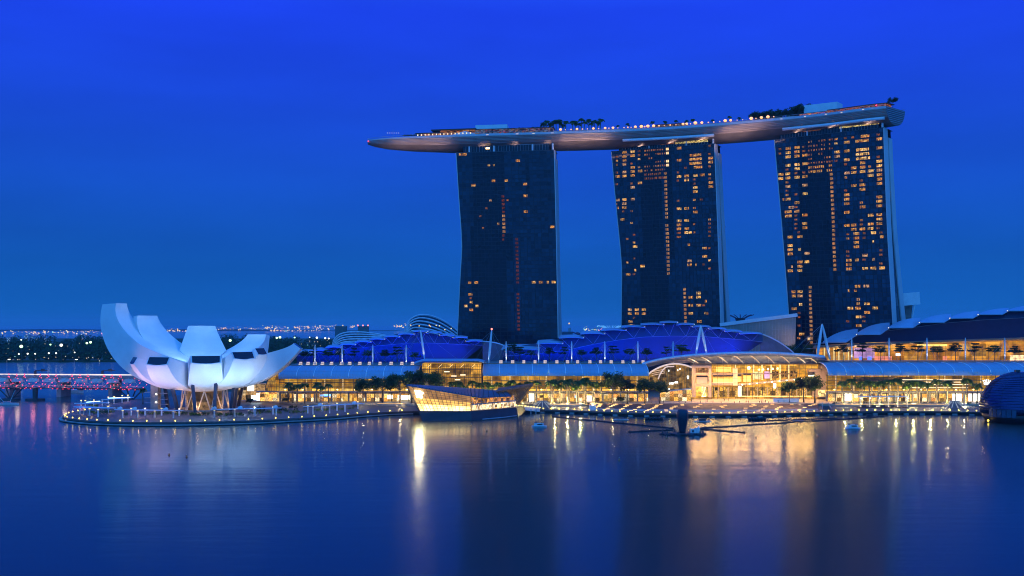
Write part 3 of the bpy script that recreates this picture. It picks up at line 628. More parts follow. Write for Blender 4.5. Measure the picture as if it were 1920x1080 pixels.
# ================================================================ the lotus shaped museum
MC = Vector((X(384, 602), 602, 0))
mu = thing('museum', 'white lotus shaped museum with ten upturned petals standing on dark legs', 'museum', (MC.x, MC.y, 2))
shell_white = pm('white museum shell', (.74, .74, .75), .42, var=.07, scale=.11)
sk_glass = pm('dark skylight glass', (.006, .008, .03), .15, var=.1)
def petal(az, rt, zt, phi, t_in, t_up, wt, wmax, b1, half=17.9, zin=27.5, k=.5):
    """az: compass angle the petal points to; tip at radius rt, height zt; phi: slope of the outer curve at the tip; t_in, t_up: the cut end runs in and up; wt, wmax: width at the tip and at its widest"""
    a = math.radians(az); rad = Vector((math.cos(a), math.sin(a), 0)); tan = Vector((-math.sin(a), math.cos(a), 0)); ph = math.radians(phi); up = Vector((0, 0, 1))
    P = lambda r, z: MC+rad*r+up*z
    o0, o3 = (5.0, 13.4), (rt, zt); o1 = (5+b1*(rt-5), 13.4); o2 = (rt-math.cos(ph)*k*(zt-13), zt-math.sin(ph)*k*(zt-13))
    i3 = (rt-t_in, zt+t_up); i0 = (3.0, zin); i1 = (3+(.45 if half < 18 else .34)*(i3[0]-3), zin+(0 if half < 18 else 2.5)); i2 = (i3[0]-math.cos(ph)*.45*(i3[1]-zin), i3[1]-math.sin(ph)*.45*max(2, i3[1]-zin))
    b2 = lambda q, t: tuple(bez(q[0][j], q[1][j], q[2][j], q[3][j], t) for j in (0, 1))
    NS = 28; t0_ = .42 if half < 25 else .22; outer, inner, ws = [], [], []
    for s in range(NS+1):
        t = s/NS; ro, zo = b2((o0, o1, o2, o3), t); ri, zi = b2((i0, i1, i2, i3), t)
        cap_w = 2*max(ro, 4.5)*math.tan(math.radians(half-.15)); tt = max(0, (t-t0_)/(1-t0_))
        w_ = min(cap_w, lerp(wmax, wt, tt**1.1)); wi = min(2*max(ri, 3)*math.tan(math.radians(half)), w_*1.02)
        outer.append((P(ro, zo), w_)); inner.append((P(ri, zi), wi))
    g = MB(); rows = []
    for (p, w_), (q, wi) in zip(outer, inner):
        bulge = (p-q).normalized()*min(.9, w_*.05)
        row = [p+tan*w_*.5*f+bulge*(1-f*f) for f in (-1, -.66, -.33, 0, .33, .66, 1)]
        rows.append((row, [q+tan*wi*.5*f for f in (1, .5, 0, -.5, -1)]))
    g.grid([r[0] for r in rows]); g.grid([r[1] for r in rows]); g.grid([[r[0][-1], r[1][0]] for r in rows]); g.grid([[r[1][-1], r[0][0]] for r in rows])
    g.face(rows[-1][0]+rows[-1][1]); o = g.build('petal', shell_white, mu); smooth_by_angle(o, 30)
    # skylight set into the cut end, with a white rim left round it
    r0, r1 = rows[-1]; A, B, C, D = r0[0], r0[-1], r1[0], r1[-1]; mid = (A+B+C+D)/4; nn = (B-A).cross(C-B).normalized(); nn = nn if nn.dot(rad+up*.3) > 0 else -nn
    q = [mid+(p-mid)*.90+nn*.05 for p in (r0[0], r0[2], r0[3], r0[4], r0[6], C, r1[2], D)]; q2 = [p-nn*.3 for p in q]
    g = MB(); g.face(q); g.grid([q+q[:1], q2+q2[:1]]); g.build('skylight', sk_glass, o)
    # panel seams across the two flanks
    g = MB()
    for s in range(9, NS, 2):
        for e0, e1 in (((0, -1),) if az > 90 or az < -60 else ((-1, 0),)):
            a_, b_ = rows[s][0][e0], rows[s][1][e1]; off = tan*(-.03 if e0 == 0 else .03); g.bar(a_+off, b_+off, .12, .12)
    g.build('panel_seam', pm('panel seam', (.45, .46, .5), .5), o)
    return o
#      azimuth  rt    zt  phi  thickness (in, up)  wt  wmax  b1
PET = [(164, 64, 61.5, 99, 9.5, .6, 9.5, 24, .62, 20),      # tall petal over the water
       (149, 51, 54.6, 88, 3.6, .5, 14, 31, .75, 30),
       (109, 38, 48.6, 80, 3.2, .5, 15, 30, .75, 32),
       (56, 42, 43.2, 72, 3.4, .8, 15, 29, .72, 29),
       (4, 54, 36.2, 52, 4.0, 3.0, 9, 23, .62, 20),
       (-21, 38.5, 33.5, 66, 2.2, 3.4, 9, 17, .80),
       (-43, 40, 31.6, 68, 2.2, 3.6, 13.4, 18, .82),
       (-73, 38, 29.6, 68, 2.2, 3.7, 15.6, 18.5, .82),
       (-113, 39, 28.8, 66, 2.2, 3.8, 14.4, 18, .80),
       (-147, 40, 28.6, 60, 2.0, 3.6, 9.5, 15, .76)]
for p in PET: petal(*p)
# throat under the petals, dark raking legs, pale lattice round the lobby
g = MB(); g.lathe((MC.x, MC.y, 0), [(3, 28), (3.2, 26.5), (6, 13.0), (7.5, 12.4), (12, 12.9), (15, 14.4)], 40); g.build('throat', shell_white, mu, smooth=True)
leg_mat = pm('dark blue painted legs', (.025, .025, .05), .4)
for (x0, y0, Y0, x1, y1, Y1) in ((322, 728, 585, 334, 766, 583), (361, 724, 573, 366, 770, 566), (405, 721, 575, 402, 765, 570), (440, 719, 590, 433, 764, 588), (446, 722, 600, 438, 764, 600), (455, 729, 625, 447, 762, 625), (309, 729, 610, 315, 763, 610), (385, 727, 640, 385, 760, 640)):
    g = MB(); a, b = V(x0, y0, Y0), V(x1, y1, Y1); b.z = 2; a.z += 1.5; g.bar(a, b, 1.55, 2.0); g.build('leg', leg_mat, mu)
strut = pm('pale lattice strut', (.55, .50, .45), .5)
nb = 12
for k in range(nb):
    a0 = 2*PI*k/nb; a1 = 2*PI*(k+.5)/nb; a2 = 2*PI*(k+1)/nb; R1, R2 = 13.5, 12.0
    top = MC+Vector((R2*math.cos(a1), R2*math.sin(a1), 13.2))
    for aa in (a0, a2): g = MB(); g.bar(MC+Vector((R1*math.cos(aa), R1*math.sin(aa), 2)), top, .55, .75); g.build('strut', strut, mu)
g = MB(); g.lathe((MC.x, MC.y, 0), [(9.5, 2), (9.5, 12.3)], 24); g.build('lobby', em_rooms('museum lobby', [(1, .5, .18), (1, .6, .3), (.8, .45, .2)], .22, (5, 5, 5), .1, 1.3, .5, .25), mu, smooth=True)
g = MB(); g.lathe((MC.x, MC.y, 0), [(17, 2.01), (17, 2.7), (16.2, 2.7), (16.2, 2.02)], 40); g.build('pool_rim', concrete, mu)
# lift tower and its galleries
lx = V(292, 765, 598); g = MB(); g.box((lx.x, lx.y, 9), (4.2, 5, 14)); g.build('lift_tower', concrete, mu)
for z in (5.2, 8.0, 11.2): g = MB(); g.box((lx.x+4.4, lx.y-.5, z), (4.6, 2.4, .3)); g.box((lx.x+4.4, lx.y-1.65, z+.9), (4.6, .06, .08)); g.box((lx.x-4.0, lx.y-.5, z+.8), (3.8, 2.4, .3)); g.build('gallery', grey_steel, mu)
for z in (6.5, 11.0): g = MB(); g.ball((lx.x+1.2, lx.y-2.7, z), .35); g.build('wall_lamp', white_lamp, mu)
# floodlights: they stand on the canopy roofs and under the bowl
for az, r_, pw, col in ((-21, 50, 15200, (.42, .62, 1)), (-43, 54, 28500, (.40, .64, 1)), (-58, 54, 15200, (.36, .62, 1)), (-73, 54, 28500, (.42, .64, 1)), (-92, 54, 13300, (.5, .55, 1)), (-113, 54, 24700, (.58, .56, 1)), (-130, 52, 11400, (.75, .5, 1)), (-147, 52, 17100, (.95, .6, .95)), (-168, 52, 9500, (1, .72, .8))):
    a = math.radians(az); rad = Vector((math.cos(a), math.sin(a), 0)); q = MC+rad*r_; t_ = MC+rad*31
    spot('floodlight_beam', (q.x, q.y, 4.2), (t_.x, t_.y, 23), pw, col, 80, .9, .5)
for dx, dy in ((-9, -9), (9, -9), (0, -12), (-12, 2), (12, 2)): point('uplight_glow', (MC.x+dx*1.25, MC.y+dy*1.25, 5.5), 900, (1, .52, .18), .5)
for (x, y, z, tx, ty, tz, pw) in ((-172, 602, 31, -205, 630, 50, 24000), (-172, 600, 31, -160, 640, 46, 21000), (-168, 604, 31, -150, 625, 42, 14000), (-178, 602, 31, -222, 602, 46, 21000), (-164, 600, 31, -130, 596, 38, 11000)):
    spot('petal_floodlight_beam', (x, y, z), (tx, ty, tz), pw, (.42, .70, 1), 90, .9, 1.0)
for dx in (-4, 0, 4): g = MB(); g.box((MC.x+dx, MC.y, 28.6), (1.0, .8, .7)); g.build('roof_floodlight', dark_steel, mu)

# ================================================================ covered walks on the promontory
def canopy(pts, wd, z, posts, domes, label, base_py, lampcol=True):
    """pts: ends of the roof (px, Y); posts (px, py of the foot)"""
    a, b = [Vector((X(p, Y), Y, z)) for p, Y in pts]; d = (b-a).normalized(); n = Vector((d.y, -d.x, 0)); ln = (b-a).length
    r = thing('walkway_canopy', label, 'canopy', ((a.x+b.x)/2, (a.y+b.y)/2, 2)); g = MB(); rows = []
    for k in range(15):
        t = k/14; c = a.lerp(b, t); w_ = wd*(max(0, 1-abs(2*t-1)**3.0))**.6+.05
        rows.append([c+n*w_*.5, c+n*w_*.2+Vector((0, 0, .22)), c-n*w_*.2+Vector((0, 0, .22)), c-n*w_*.5, c-n*w_*.2-Vector((0, 0, .25)), c+n*w_*.2-Vector((0, 0, .25))])
    g.grid(rows, closed=True); g.build('canopy_roof', pm('pale canopy roof', (.62, .66, .74), .4, var=.06), r)
    for px, py in posts:
        Y = Yz(py, 2.0); p = Vector((X(px, Y), Y, 0)); g = MB(); g.tube([(p.x, p.y, 2.0), (p.x, p.y, z-.2)], .42, 8); q = g.build('post', white_steel, r)
        g = MB(); g.tube([(p.x, p.y, z-.65), (p.x, p.y, z-.3)], .46, 8); g.build('post_lamp', em('post lamp ring', (1, .62, .12), 2.6), q)
    for px in domes:
        Y = pts[0][1]; t = (X(px, Y)-a.x)/(b.x-a.x); c = a.lerp(b, t); g = MB(); g.lathe((c.x, c.y, z+.2), [(.9, 0), (1.0, .5), (.75, 1.1), (.01, 1.4)], 10); g.box((c.x-.9, c.y-.3, z+.7), (.9, .9, .9)); g.build('floodlight_housing', white_steel, r, smooth=False)
    for px, py in posts[::2]:
        Y = Yz(py, 2.0); point('canopy_glow', (X(px, Y), Y+.9, 4.6), 330, (1, .55, .12), .3)
canopy([(138, 565), (218, 556)], 8, 6.3, [(150, 777), (157, 778), (168, 780), (184, 782), (203, 775)], [], 'slender leaf shaped canopy at the outer tip of the promontory', 780)
canopy([(139, 585), (206, 592)], 6, 6.5, [(152, 764), (160, 764), (176, 763), (192, 762)], [], 'leaf shaped canopy behind the outermost one, its roof edged with blue light', 764)
canopy([(190, 610), (251, 632)], 7, 6.8, [(203, 758), (214, 757), (229, 755), (240, 754)], [], 'leaf shaped canopy nearest the red lit footbridge', 755)
canopy([(214, 548), (344, 541)], 4.6, 6.2, [(230, 783.5), (246, 779), (258, 784), (272, 779), (290, 784), (303, 779), (325, 784), (336, 780)], [227, 256, 318], 'long thin canopy before the petal that leans over the water', 783)
canopy([(394, 545), (528, 556)], 4.6, 6.4, [(402, 783), (440, 782), (478, 780.5), (477, 777), (512, 777), (518, 779)], [402, 447, 509], 'long thin canopy before the legs of the museum', 782)
canopy([(568, 562), (684, 585)], 4.6, 6.6, [(577, 775), (587, 777), (604, 771), (618, 775), (632, 770), (647, 772), (671, 767)], [597, 655], 'long thin canopy nearest the glass pavilion', 775)
for px0, px1, Y, z, in ((165, 190, 592, 6.9), (205, 246, 620, 7.2)):
    g = MB(); g.bar((X(px0, Y), Y-2, z), (X(px1, Y+8), Y+6, z), .5, .25); tag(g.build('light_strip', em('blue white light strip', (.38, .66, 1), 5)), 'bright blue light strip lying on the canopy over '+('the quay tip' if px0 < 200 else 'the path to the footbridge'), 'light strip')
# ================================================================ double helix footbridge
A, B = Vector((X(-70, 712), 712, 11.2)), Vector((X(268, 690), 690, 11.2)); D = (B-A).normalized(); NN = Vector((D.y, -D.x, 0)); LN = (B-A).length
hb = thing('footbridge', 'steel double helix footbridge dotted with red lights, standing on dark piers', 'footbridge', (A+B)/2)
g = MB(); c = (A+B)/2; g.box((c.x, c.y, 8.3), (LN, 6.5, .5), math.atan2(D.y, D.x)); g.build('deck', dark_steel, hb)
for s_ in (-1, 1):
    g = MB(); a, b = A+NN*3.2*s_, B+NN*3.2*s_; g.bar((a.x, a.y, 9.7), (b.x, b.y, 9.7), .15)
    for k in range(60): p = a.lerp(b, k/59); g.bar((p.x, p.y, 8.5), (p.x, p.y, 9.7), .1)
    g.build('railing', grey_steel, hb)
PITCH = 11.4
helix_pts = []
for ph, R_, nm, sgn in ((0, 5.2, 'helix_tube', 1), (PI*.5, 5.2, 'helix_tube', 1), (PI, 5.2, 'helix_tube', 1), (PI*.2, 4.5, 'inner_helix', -1), (PI*1.2, 4.5, 'inner_helix', -1)):
    pts = []
    n = int(LN/.55)
    for k in range(n+1):
        s_ = LN*k/n; t = sgn*2*PI*s_/(PITCH*2.0)+ph; p = A+D*s_+NN*(R_*math.sin(t))+Vector((0, 0, R_*math.cos(t)*.92+1.1)); pts.append(p)
    g = MB(); g.tube(pts, .14 if sgn > 0 else .10, 5); g.build(nm, grey_steel, hb)
    if sgn > 0: helix_pts += pts[2::3]
for k in range(int(LN/5.7)):
    s_ = 5.7*k+2; g = MB(); g.tube([A+D*s_+NN*(4.85*math.sin(t*PI/6))+Vector((0, 0, 4.85*math.cos(t*PI/6)*.92+1.1)) for t in range(12)], .07, 4, closed=True); g.build('ring', grey_steel, hb)
vis = sorted([p for p in helix_pts if p.x > X(-10, 700)], key=lambda p: (p.y, p.x)); rest_ = MB()
for k, p in enumerate(vis):
    g = MB() if k < 100 else rest_; g.ball(p+Vector((0, -.2, 0)), .30, 6, 4)
    if k < 100: g.build('red_light', red_lamp, hb)
o = rest_.build('red_lights', red_lamp, hb); o['kind'] = 'stuff'
mesh_c = pm('pale canopy mesh', (.6, .52, .48), .5)
for k in range(11):
    s_ = 6+k*PITCH; g = MB(); rows = []
    for i in range(5):
        t = i/4; w_ = 5.6*(1-(2*t-1)**2)+.3; p = A+D*(s_+9*(t-.5)); rows.append([p+NN*w_*.5+Vector((0, 0, .9)), p+Vector((0, 0, 2.6+.8*(1-(2*t-1)**2))), p-NN*w_*.5+Vector((0, 0, .9))])
    g.grid(rows); g.build('shade_panel', mesh_c, hb); p = A+D*s_
    point('bridge_glow', (p.x, p.y, 10.2), 800, (1, .25, .28) if k % 3 else (1, .62, .45), 1.4)
for px, Y, vee in ((66, 700, 0), (20, 702, 1), (246, 692, 1)):
    x = X(px, Y)
    g = MB(); g.tube([(x, Y, -2), (x, Y, 1.2)], [6.2, 6.0], 20); g.build('pier_base', dark_concrete, hb)
    if not vee: g = MB(); g.tube([(x, Y, 1.2), (x, Y, 8.0)], [1.5, 1.7], 14); g.build('pier', dark_concrete, hb)
    else:
        for dx in (-8, -3, 3, 8): g = MB(); g.tube([(x+dx*.15, Y, 1.2), (x+dx, Y, 8.0)], .4, 8); g.build('pier_strut', dark_steel, hb)
# ================================================================ road bridge behind it
A2, B2 = Vector((X(-120, 750), 750, 14.6)), Vector((X(292, 735), 735, 14.6)); D2 = (B2-A2).normalized(); c = (A2+B2)/2; rz = math.atan2(D2.y, D2.x); LN2 = (B2-A2).length
rb = thing('road_bridge', 'long level road bridge behind the red lit footbridge, its traffic a band of light', 'road bridge', c)
g = MB(); g.box((c.x, c.y, 13.0), (LN2, 20, 1.6), rz); g.box((c.x, c.y-9.8, 14.25), (LN2, .3, .9), rz); g.build('deck', concrete, rb)
g = MB(); n2 = Vector((D2.y, -D2.x, 0)); p = c+n2*6; g.box((p.x, p.y, 15.2), (LN2, .9, .55), rz); p = c+n2*3; g.box((p.x, p.y, 15.4), (LN2, .9, .4), rz); g.build('traffic_light_band', em('moving headlamps', (1, .80, .62), .95, .35, .03), rb)
for k in range(5): p = A2+D2*(20+k*37); g = MB(); g.box((p.x, p.y, 5), (3, 14, 15), rz); g.build('pier', concrete, rb)
sl = thing('street_lamp', 'tall thin street lamp on the road bridge', 'street lamp', (0, 0, 0), 'street lamps on the road bridge')
b = MB(); b.tube([(0, 0, 0), (0, 0, 11.2), (.5, 0, 11.7), (1.6, 0, 11.8)], [.14, .1, .09, .07], 6); b.build('pole', grey_steel, sl); b = MB(); b.box((1.5, 0, 11.7), (1.3, .6, .35)); b.build('lamp_head', em('street lamp lens', (1, .80, .5), 8), sl)
SL = Placer(sl)
for px in (13, 139): SL.put((X(px, 742), 742, 13.8), 0)
sl2 = thing('street_lamp', 'short unlit lamp post on the road bridge', 'street lamp', (0, 0, 0), 'short lamp posts on the road bridge'); b = MB(); b.tube([(0, 0, 0), (0, 0, 8), (-1, 0, 8.6)], .1, 6); b.build('pole', grey_steel, sl2); b = MB(); b.box((-1, 0, 8.6), (.8, .4, .2)); b.build('lamp_head', dark_steel, sl2)
SL2 = Placer(sl2)
for px in (89, 180): SL2.put((X(px, 736), 736, 11), 0)
for px, lab in ((66, 'dark sign gantry over the road above the big round bridge pier'), (192, 'dark sign gantry over the road beside the museum')):
    x = X(px, 738); r = thing('sign_gantry', lab, 'sign gantry', (x, 738, 13.8)); g = MB(); g.box((x, 738, 14.2), (1.5, 1.2, 7)); g.build('post', dark_steel, r); g = MB(); g.box((x+4.5, 738, 18.0), (9, .5, .5)); g.build('beam', dark_steel, r); g = MB(); g.box((x+5.5, 737.6, 18.3), (2.6, .3, 1.8)); g.build('panel', dark_steel, r)
# ================================================================ the mall: barrel roofed wings, glass ends, the plaza hall
GZ, YM = 3.2, 645.0
gold = em_rooms('gold lit mall interior', [(1, .42, .03), (.95, .48, .04), (1, .54, .07), (.8, .34, .02)], .50, (5.6, 5, 2.6), .35, 1.5, .35, .45)
gold_bright = em_rooms('bright mall floor', [(1, .52, .08), (1, .62, .14), (1, .46, .05)], 1.2, (4.5, 5, 4), .4, 1.7, .5, .4)
shopfront = em_rooms('lit shop windows', [(1, .48, .08), (1, .58, .16), (1, .84, .52), (1, .40, .05), (1, .52, .12), (.9, .32, .07)], 1.15, (2.6, 6, 2.2), .05, 1.9, 2.0, .1)
shop_white = em('white shop window', (1, .9, .74), 3.2, .35, .8)
mull = pm('mall mullions', (.06, .05, .045), .5, .4)
canopy_m = pm('mall canopy', (.24, .23, .26), .5, var=.1)
roof_rib = pm('white roof rib', (.75, .78, .82), .4, var=.04)
terr_m = pm('terrace paving', (.16, .15, .15), .7, var=.2)
sky_l = em('lit skylight', (1, .70, .36), .65, .2, .6)
copper = pm('copper edge trim', (.42, .17, .07), .45, .4)
def wing(name, label, px0, px1, eave_py, top_py, rib_px, bay, skylights, sky_py, lights_py, ends, storeys, shop_list, seed, top_Y=664.0):
    """a wing of the mall seen between px0 and px1"""
    x0, x1 = X(px0, YM), X(px1, YM); ze = Zp(eave_py, YM-1.5); zt = Zp(top_py, top_Y); rr = random.Random(seed)
    r = thing(name, label, 'shopping mall', ((x0+x1)/2, YM, GZ))
    prof = [(YM-1.6, ze)]+[(lerp(YM-1.6, top_Y, 1-math.cos(t*PI/2)), lerp(ze, zt, math.sin(t*PI/2)**.9)) for t in [k/8 for k in range(1, 9)]]
    fan = X(1, YM) 
    def xr(x, y): return x*(y/YM)**1.0 if False else x
    g = MB(); g.grid([[(x0, y, z) for y, z in prof], [(x1, y, z) for y, z in prof]]); g.grid([[(x0, y, z-.35) for y, z in prof], [(x1, y, z-.35) for y, z in prof]]); g.face([(x0, prof[0][0], prof[0][1]-.35), (x1, prof[0][0], prof[0][1]-.35), (x1, prof[0][0], prof[0][1]), (x0, prof[0][0], prof[0][1])])
    rf = smooth_ret(g.build('barrel_roof', roof_sheet, r))
    n = max(2, round((x1-x0)/rib_px))
    for k in range(n+1):
        x = lerp(x0+.2, x1-.2, k/n); g = MB(); g.tube([(x, y-.1, z+.12) for y, z in prof], .26, 6); g.build('roof_rib', roof_rib, r, smooth=True)
    # thin seams between the ribs
    g = MB()
    for k in range(n*4):
        if k % 4: x = lerp(x0+.2, x1-.2, k/(n*4)); g.tube([(x, y-.02, z+.02) for y, z in prof], .05, 4)
    for t in (3, 6): g.bar((x0, prof[t][0], prof[t][1]+.03), (x1, prof[t][0], prof[t][1]+.03), .07)
    g.build('roof_seam', grey_steel, r)
    g = MB(); g.box(((x0+x1)/2, top_Y+.4, zt+.12), (x1-x0, .8, .5)); g.build('edge_trim', copper, r)
    # terrace on top
    g = MB(); g.box(((x0+x1)/2, (top_Y+.8+742)/2, zt-.3), (x1-x0, 742-top_Y-.8, .6)); g.build('roof_terrace', terr_m, r)
    g = MB(); g.bar((x0, top_Y+1.2, zt+1.2), (x1, top_Y+1.2, zt+1.2), .1)
    for k in range(int((x1-x0)/3)): g.bar((x0+3*k, top_Y+1.2, zt), (x0+3*k, top_Y+1.2, zt+1.2), .08)
    g.build('terrace_railing', grey_steel, r)
    for px in skylights:
        Y = top_Y+11; x = X(px, Y); g = MB(); s = rr.uniform(.72, .85)
        g.face([(x-1.2*s, Y-1.3, zt+.12), (x+1.2*s, Y-1.3, zt+.12), (x+1.3*s, Y+1.5, zt+1.9), (x-1.1*s, Y+1.5, zt+1.9)]); g.face([(x-1.1*s, Y+1.5, zt+1.9), (x+1.3*s, Y+1.5, zt+1.9), (x+1.3*s, Y+1.5, zt), (x-1.1*s, Y+1.5, zt)])
        q = g.build('skylight', sky_l, r); g = MB(); g.bar((x-1.25*s, Y-.1, zt+1.0), (x+1.25*s, Y-.1, zt+1.0), .1, .1); g.build('skylight_bar', mull, q)
    # glass wall: lit floors behind a grid of mullions
    zc = 9.4; g = MB(); g.face([(x0, YM+2.2, zc), (x1, YM+2.2, zc), (x1, YM+2.2, ze), (x0, YM+2.2, ze)]); g.build('interior', gold, r)
    zb = lights_py and Zp(lights_py, YM+2) or zc+2.5
    g = MB(); g.face([(x0, YM+2.1, zc+.4), (x1, YM+2.1, zc+.4), (x1, YM+2.1, zb), (x0, YM+2.1, zb)]); g.build('gallery_interior', gold_bright, r)
    g = MB(); nb = int((x1-x0)/2.8)
    for k in range(nb+1): x = lerp(x0+.1, x1-.1, k/nb); g.box((x, YM+.1, (zc+ze)/2), (.13 if k % 4 else .3, .16, ze-zc))
    for k in range(1, storeys*2): z = lerp(zc, ze, k/(storeys*2)); g.box(((x0+x1)/2, YM+.05, z), (x1-x0, .14, .15 if k % 2 else .34))
    g.build('mullion_grid', mull, r)
    for k in range(1, storeys): z = lerp(zc, ze, k/storeys); g = MB(); g.box(((x0+x1)/2, YM+1.2, z), (x1-x0-.4, 1.6, .3)); g.build('floor_slab', tan_stone, r)
    for k in range(int((x1-x0)/11)):
        x = x0+5.5+11*k; g = MB(); g.tube([(x, YM+1.2, zc+.4), (x, YM+1.2, ze-.4)], .42, 8); g.build('column', em('mall column with painted glow', (1, .6, .14), .62, .3, .3), r)  # the light on the columns is put in as emission
    for k in range(int((x1-x0)/10.5)):
        x = x0+4+10.5*k; g = MB(); g.ball((x, YM-1.0, zc+1.15), .38, 8, 6); g.build('wall_lamp', warm_lamp, r)
    # canopy and shops at the foot
    g = MB(); g.box(((x0+x1)/2, YM-1.6, zc-.15), (x1-x0, 5.4, .5)); g.build('shop_canopy', canopy_m, r)
    g = MB(); g.face([(x0, YM+3, GZ), (x1, YM+3, GZ), (x1, YM+3, zc-.4), (x0, YM+3, zc-.4)]); g.build('shop_window', shopfront, r)
    g = MB(); g.box(((x0+x1)/2, YM+2.4, zc-1.2), (x1-x0, .3, .7)); g.build('sign_band', pm('shop sign band', (.12, .10, .10), .5), r)
    for k in range(int((x1-x0)/5.2)+1):
        x = min(x0+.3+5.2*k, x1-.3); g = MB(); g.box((x, YM+2.0, (GZ+zc-.4)/2), (.9 if k % 2 == 0 else .4, .9, zc-.4-GZ)); g.build('pier', canopy_m if k % 2 == 0 else mull, r)
    g = MB()
    for k in range(int((x1-x0)/1.3)): g.box((x0+1.3*k+.6, YM+2.9, GZ+2.6), (.08, .08, 5.2))
    g.build('shop_mullions', mull, r)
    for (a, b, za, zb_, mt) in shop_list:
        xa, xb = X(a, YM+2.7), X(b, YM+2.7); za, zb_ = Zp(zb_, YM+2.7), Zp(za, YM+2.7); g = MB(); g.box(((xa+xb)/2, YM+2.62, (za+zb_)/2), (xb-xa, .3, zb_-za)); g.build('lit_sign', mt, r)
    return r, x0, x1, ze, zt, prof
def smooth_ret(o): smooth_by_angle(o, 40); return o
blue_sign = em('blue lit sign', (.12, .35, 1), 3)
pink_sign = em('pink white screen', (1, .72, .70), 3)
W1 = wing('mall_wing', 'mall wing beside the museum, gold glass below a blue grey barrel roof', 523, 785, 709.5, 685.5, 10.9, 4, [563, 577, 590, 604, 621, 640, 655, 674, 692, 712, 733, 753, 773], 683, 729, 0, 3,
          [(575, 600, 726, 731, shop_white), (607, 622, 739, 743, blue_sign), (600, 606, 740, 743, blue_sign), (726, 736, 741, 748, shop_white), (746, 768, 741, 749, shop_white), (643, 660, 740, 752, MATS['bright mall floor'])], 1)
W2 = wing('mall_wing', 'mall wing between the taller glass hall and the arched glass end, shops behind palms', 905, 1216, 704, 682.5, 10.2, 4, [939, 961, 982, 1003, 1022, 1044, 1064, 1083, 1106, 1126, 1146, 1168, 1188, 1206], 683, 730, 0, 3,
          [(990, 1003, 736, 752, shop_white), (1008, 1028, 737, 741, MATS['bright mall floor']), (1078, 1082, 742, 746, blue_sign), (1100, 1112, 742, 752, pink_sign), (1124, 1140, 741, 748, MATS['bright mall floor']), (1155, 1180, 736, 739, MATS['bright mall floor'])], 2)
W3 = wing('mall_wing', 'mall wing behind the dark glass dome, palms along its shops and a restaurant above', 1551, 2060, 703, 679.5, 10.9, 4, [], 683, 731, 0, 3,
          [(1582, 1589, 737, 751, shop_white), (1591, 1597, 737, 751, shop_white), (1582, 1597, 730, 733, shop_white), (1786, 1803, 738, 752, shop_white), (1816, 1840, 738, 752, shop_white), (1820, 1846, 729, 733, shop_white), (1762, 1766, 738, 742, MATS['bright mall floor']), (1770, 1775, 738, 748, MATS['bright mall floor'])], 3)
# a light line for each floor of the far wing and its dark upper band
r, x0, x1, ze, zt, prof = W3
for k, py in enumerate((712, 716.5, 721, 727)):
    g = MB(); xa, xb = X(1688, YM), X(1815, YM); g.box(((xa+xb)/2, YM-.12, Zp(py, YM)), (xb-xa, .2, .38)); g.build('floor_light', em('floor light line', (1, .74, .40), 1.5, .5, .2), r)
g = MB(); xa, xb = X(1600, YM), X(1712, YM); g.box(((xa+xb)/2, YM+.9, Zp(711, YM)), (xb-xa, .3, 3.0)); g.build('brown_band', pm('brown fascia panel', (.16, .085, .03), .5), r)
for k in range(28):
    x = X(1600, YM)+k*5.4; g = MB(); g.box((x, YM+.6, ze-.35), (2.2, .6, .16)); g.build('soffit_light', em('soffit light', (1, .62, .22), 2.0), r)
# lit emblem and sign on the far wing: a white crown over a shop name band too small to read
g = MB(); cx, cz = X(1850, YM-.4), Zp(717, YM-.4)
g.face([(cx-1.5, YM-.5, cz-1.5), (cx+1.5, YM-.5, cz-1.5), (cx+1.9, YM-.5, cz-.6), (cx-1.9, YM-.5, cz-.6)])
for k in range(5):
    a = (k-2)*.62; g.face([(cx+a*.9-.28, YM-.5, cz-.6), (cx+a*.9+.28, YM-.5, cz-.6), (cx+a*1.7+.1, YM-.5, cz+1.2-.12*abs(k-2)**2), (cx+a*1.7-.1, YM-.5, cz+1.2-.12*abs(k-2)**2)]); g.ball((cx+a*1.72, YM-.5, cz+1.45-.12*abs(k-2)**2), .36, 6, 4)
g.build('crown_emblem', em('white emblem', (.9, 1, .95), 2.6), r)
# rounded glass end of the first wing
g = MB(); g2 = MB(); g3 = MB(); r, x0, x1, ze, zt, prof = W1
for k in range(13):
    t = PI*.5*k/12; R_ = 8.6; px_, py_ = x0-R_*math.sin(t), YM+R_*(1-math.cos(t))
    for z0, z1, sc in ((9.4, 13.2, 1), (13.2, 16.2, .9), (16.2, 18.4, .66), (18.4, 20.2, .36)):
        pass
def endpt(t, h): s = math.cos(min(1, h)*PI/2)**.55 if h < 1 else 0; return (x0-(10.5*s)*math.sin(t)-.0, YM+.1+(10.5*s)*(1-math.cos(t))+ (1-s)*9, lerp(9.4, zt-.6, h))
hs = [0, .2, .4, .58, .74, .87, .96, 1.0]; rows = [[endpt(PI*.5*k/10, h) for k in range(11)] for h in hs]
g.grid([[(p[0]+.25, p[1]+.6, p[2]-.1) for p in rw] for rw in rows]); g.build('glass_end', gold, r, smooth=True)
for rw in rows[1:-1]: g2.tube(rw, .09, 4)
for k in range(11): g2.tube([rw[k] for rw in rows], .1, 4)
g2.build('glass_end_ribs', mull, r)
g = MB(); g.face([(X(488, 652), 650, GZ), (x0, YM+3, GZ), (x0, YM+3, 9.2), (X(488, 652), 650, 9.2)]); g.build('shop_window', shopfront, r)
g = MB(); g.box(((X(486, 650)+x0)/2, YM, 9.3), (x0-X(486, 650), 7, .5)); g.build('shop_canopy', canopy_m, r)
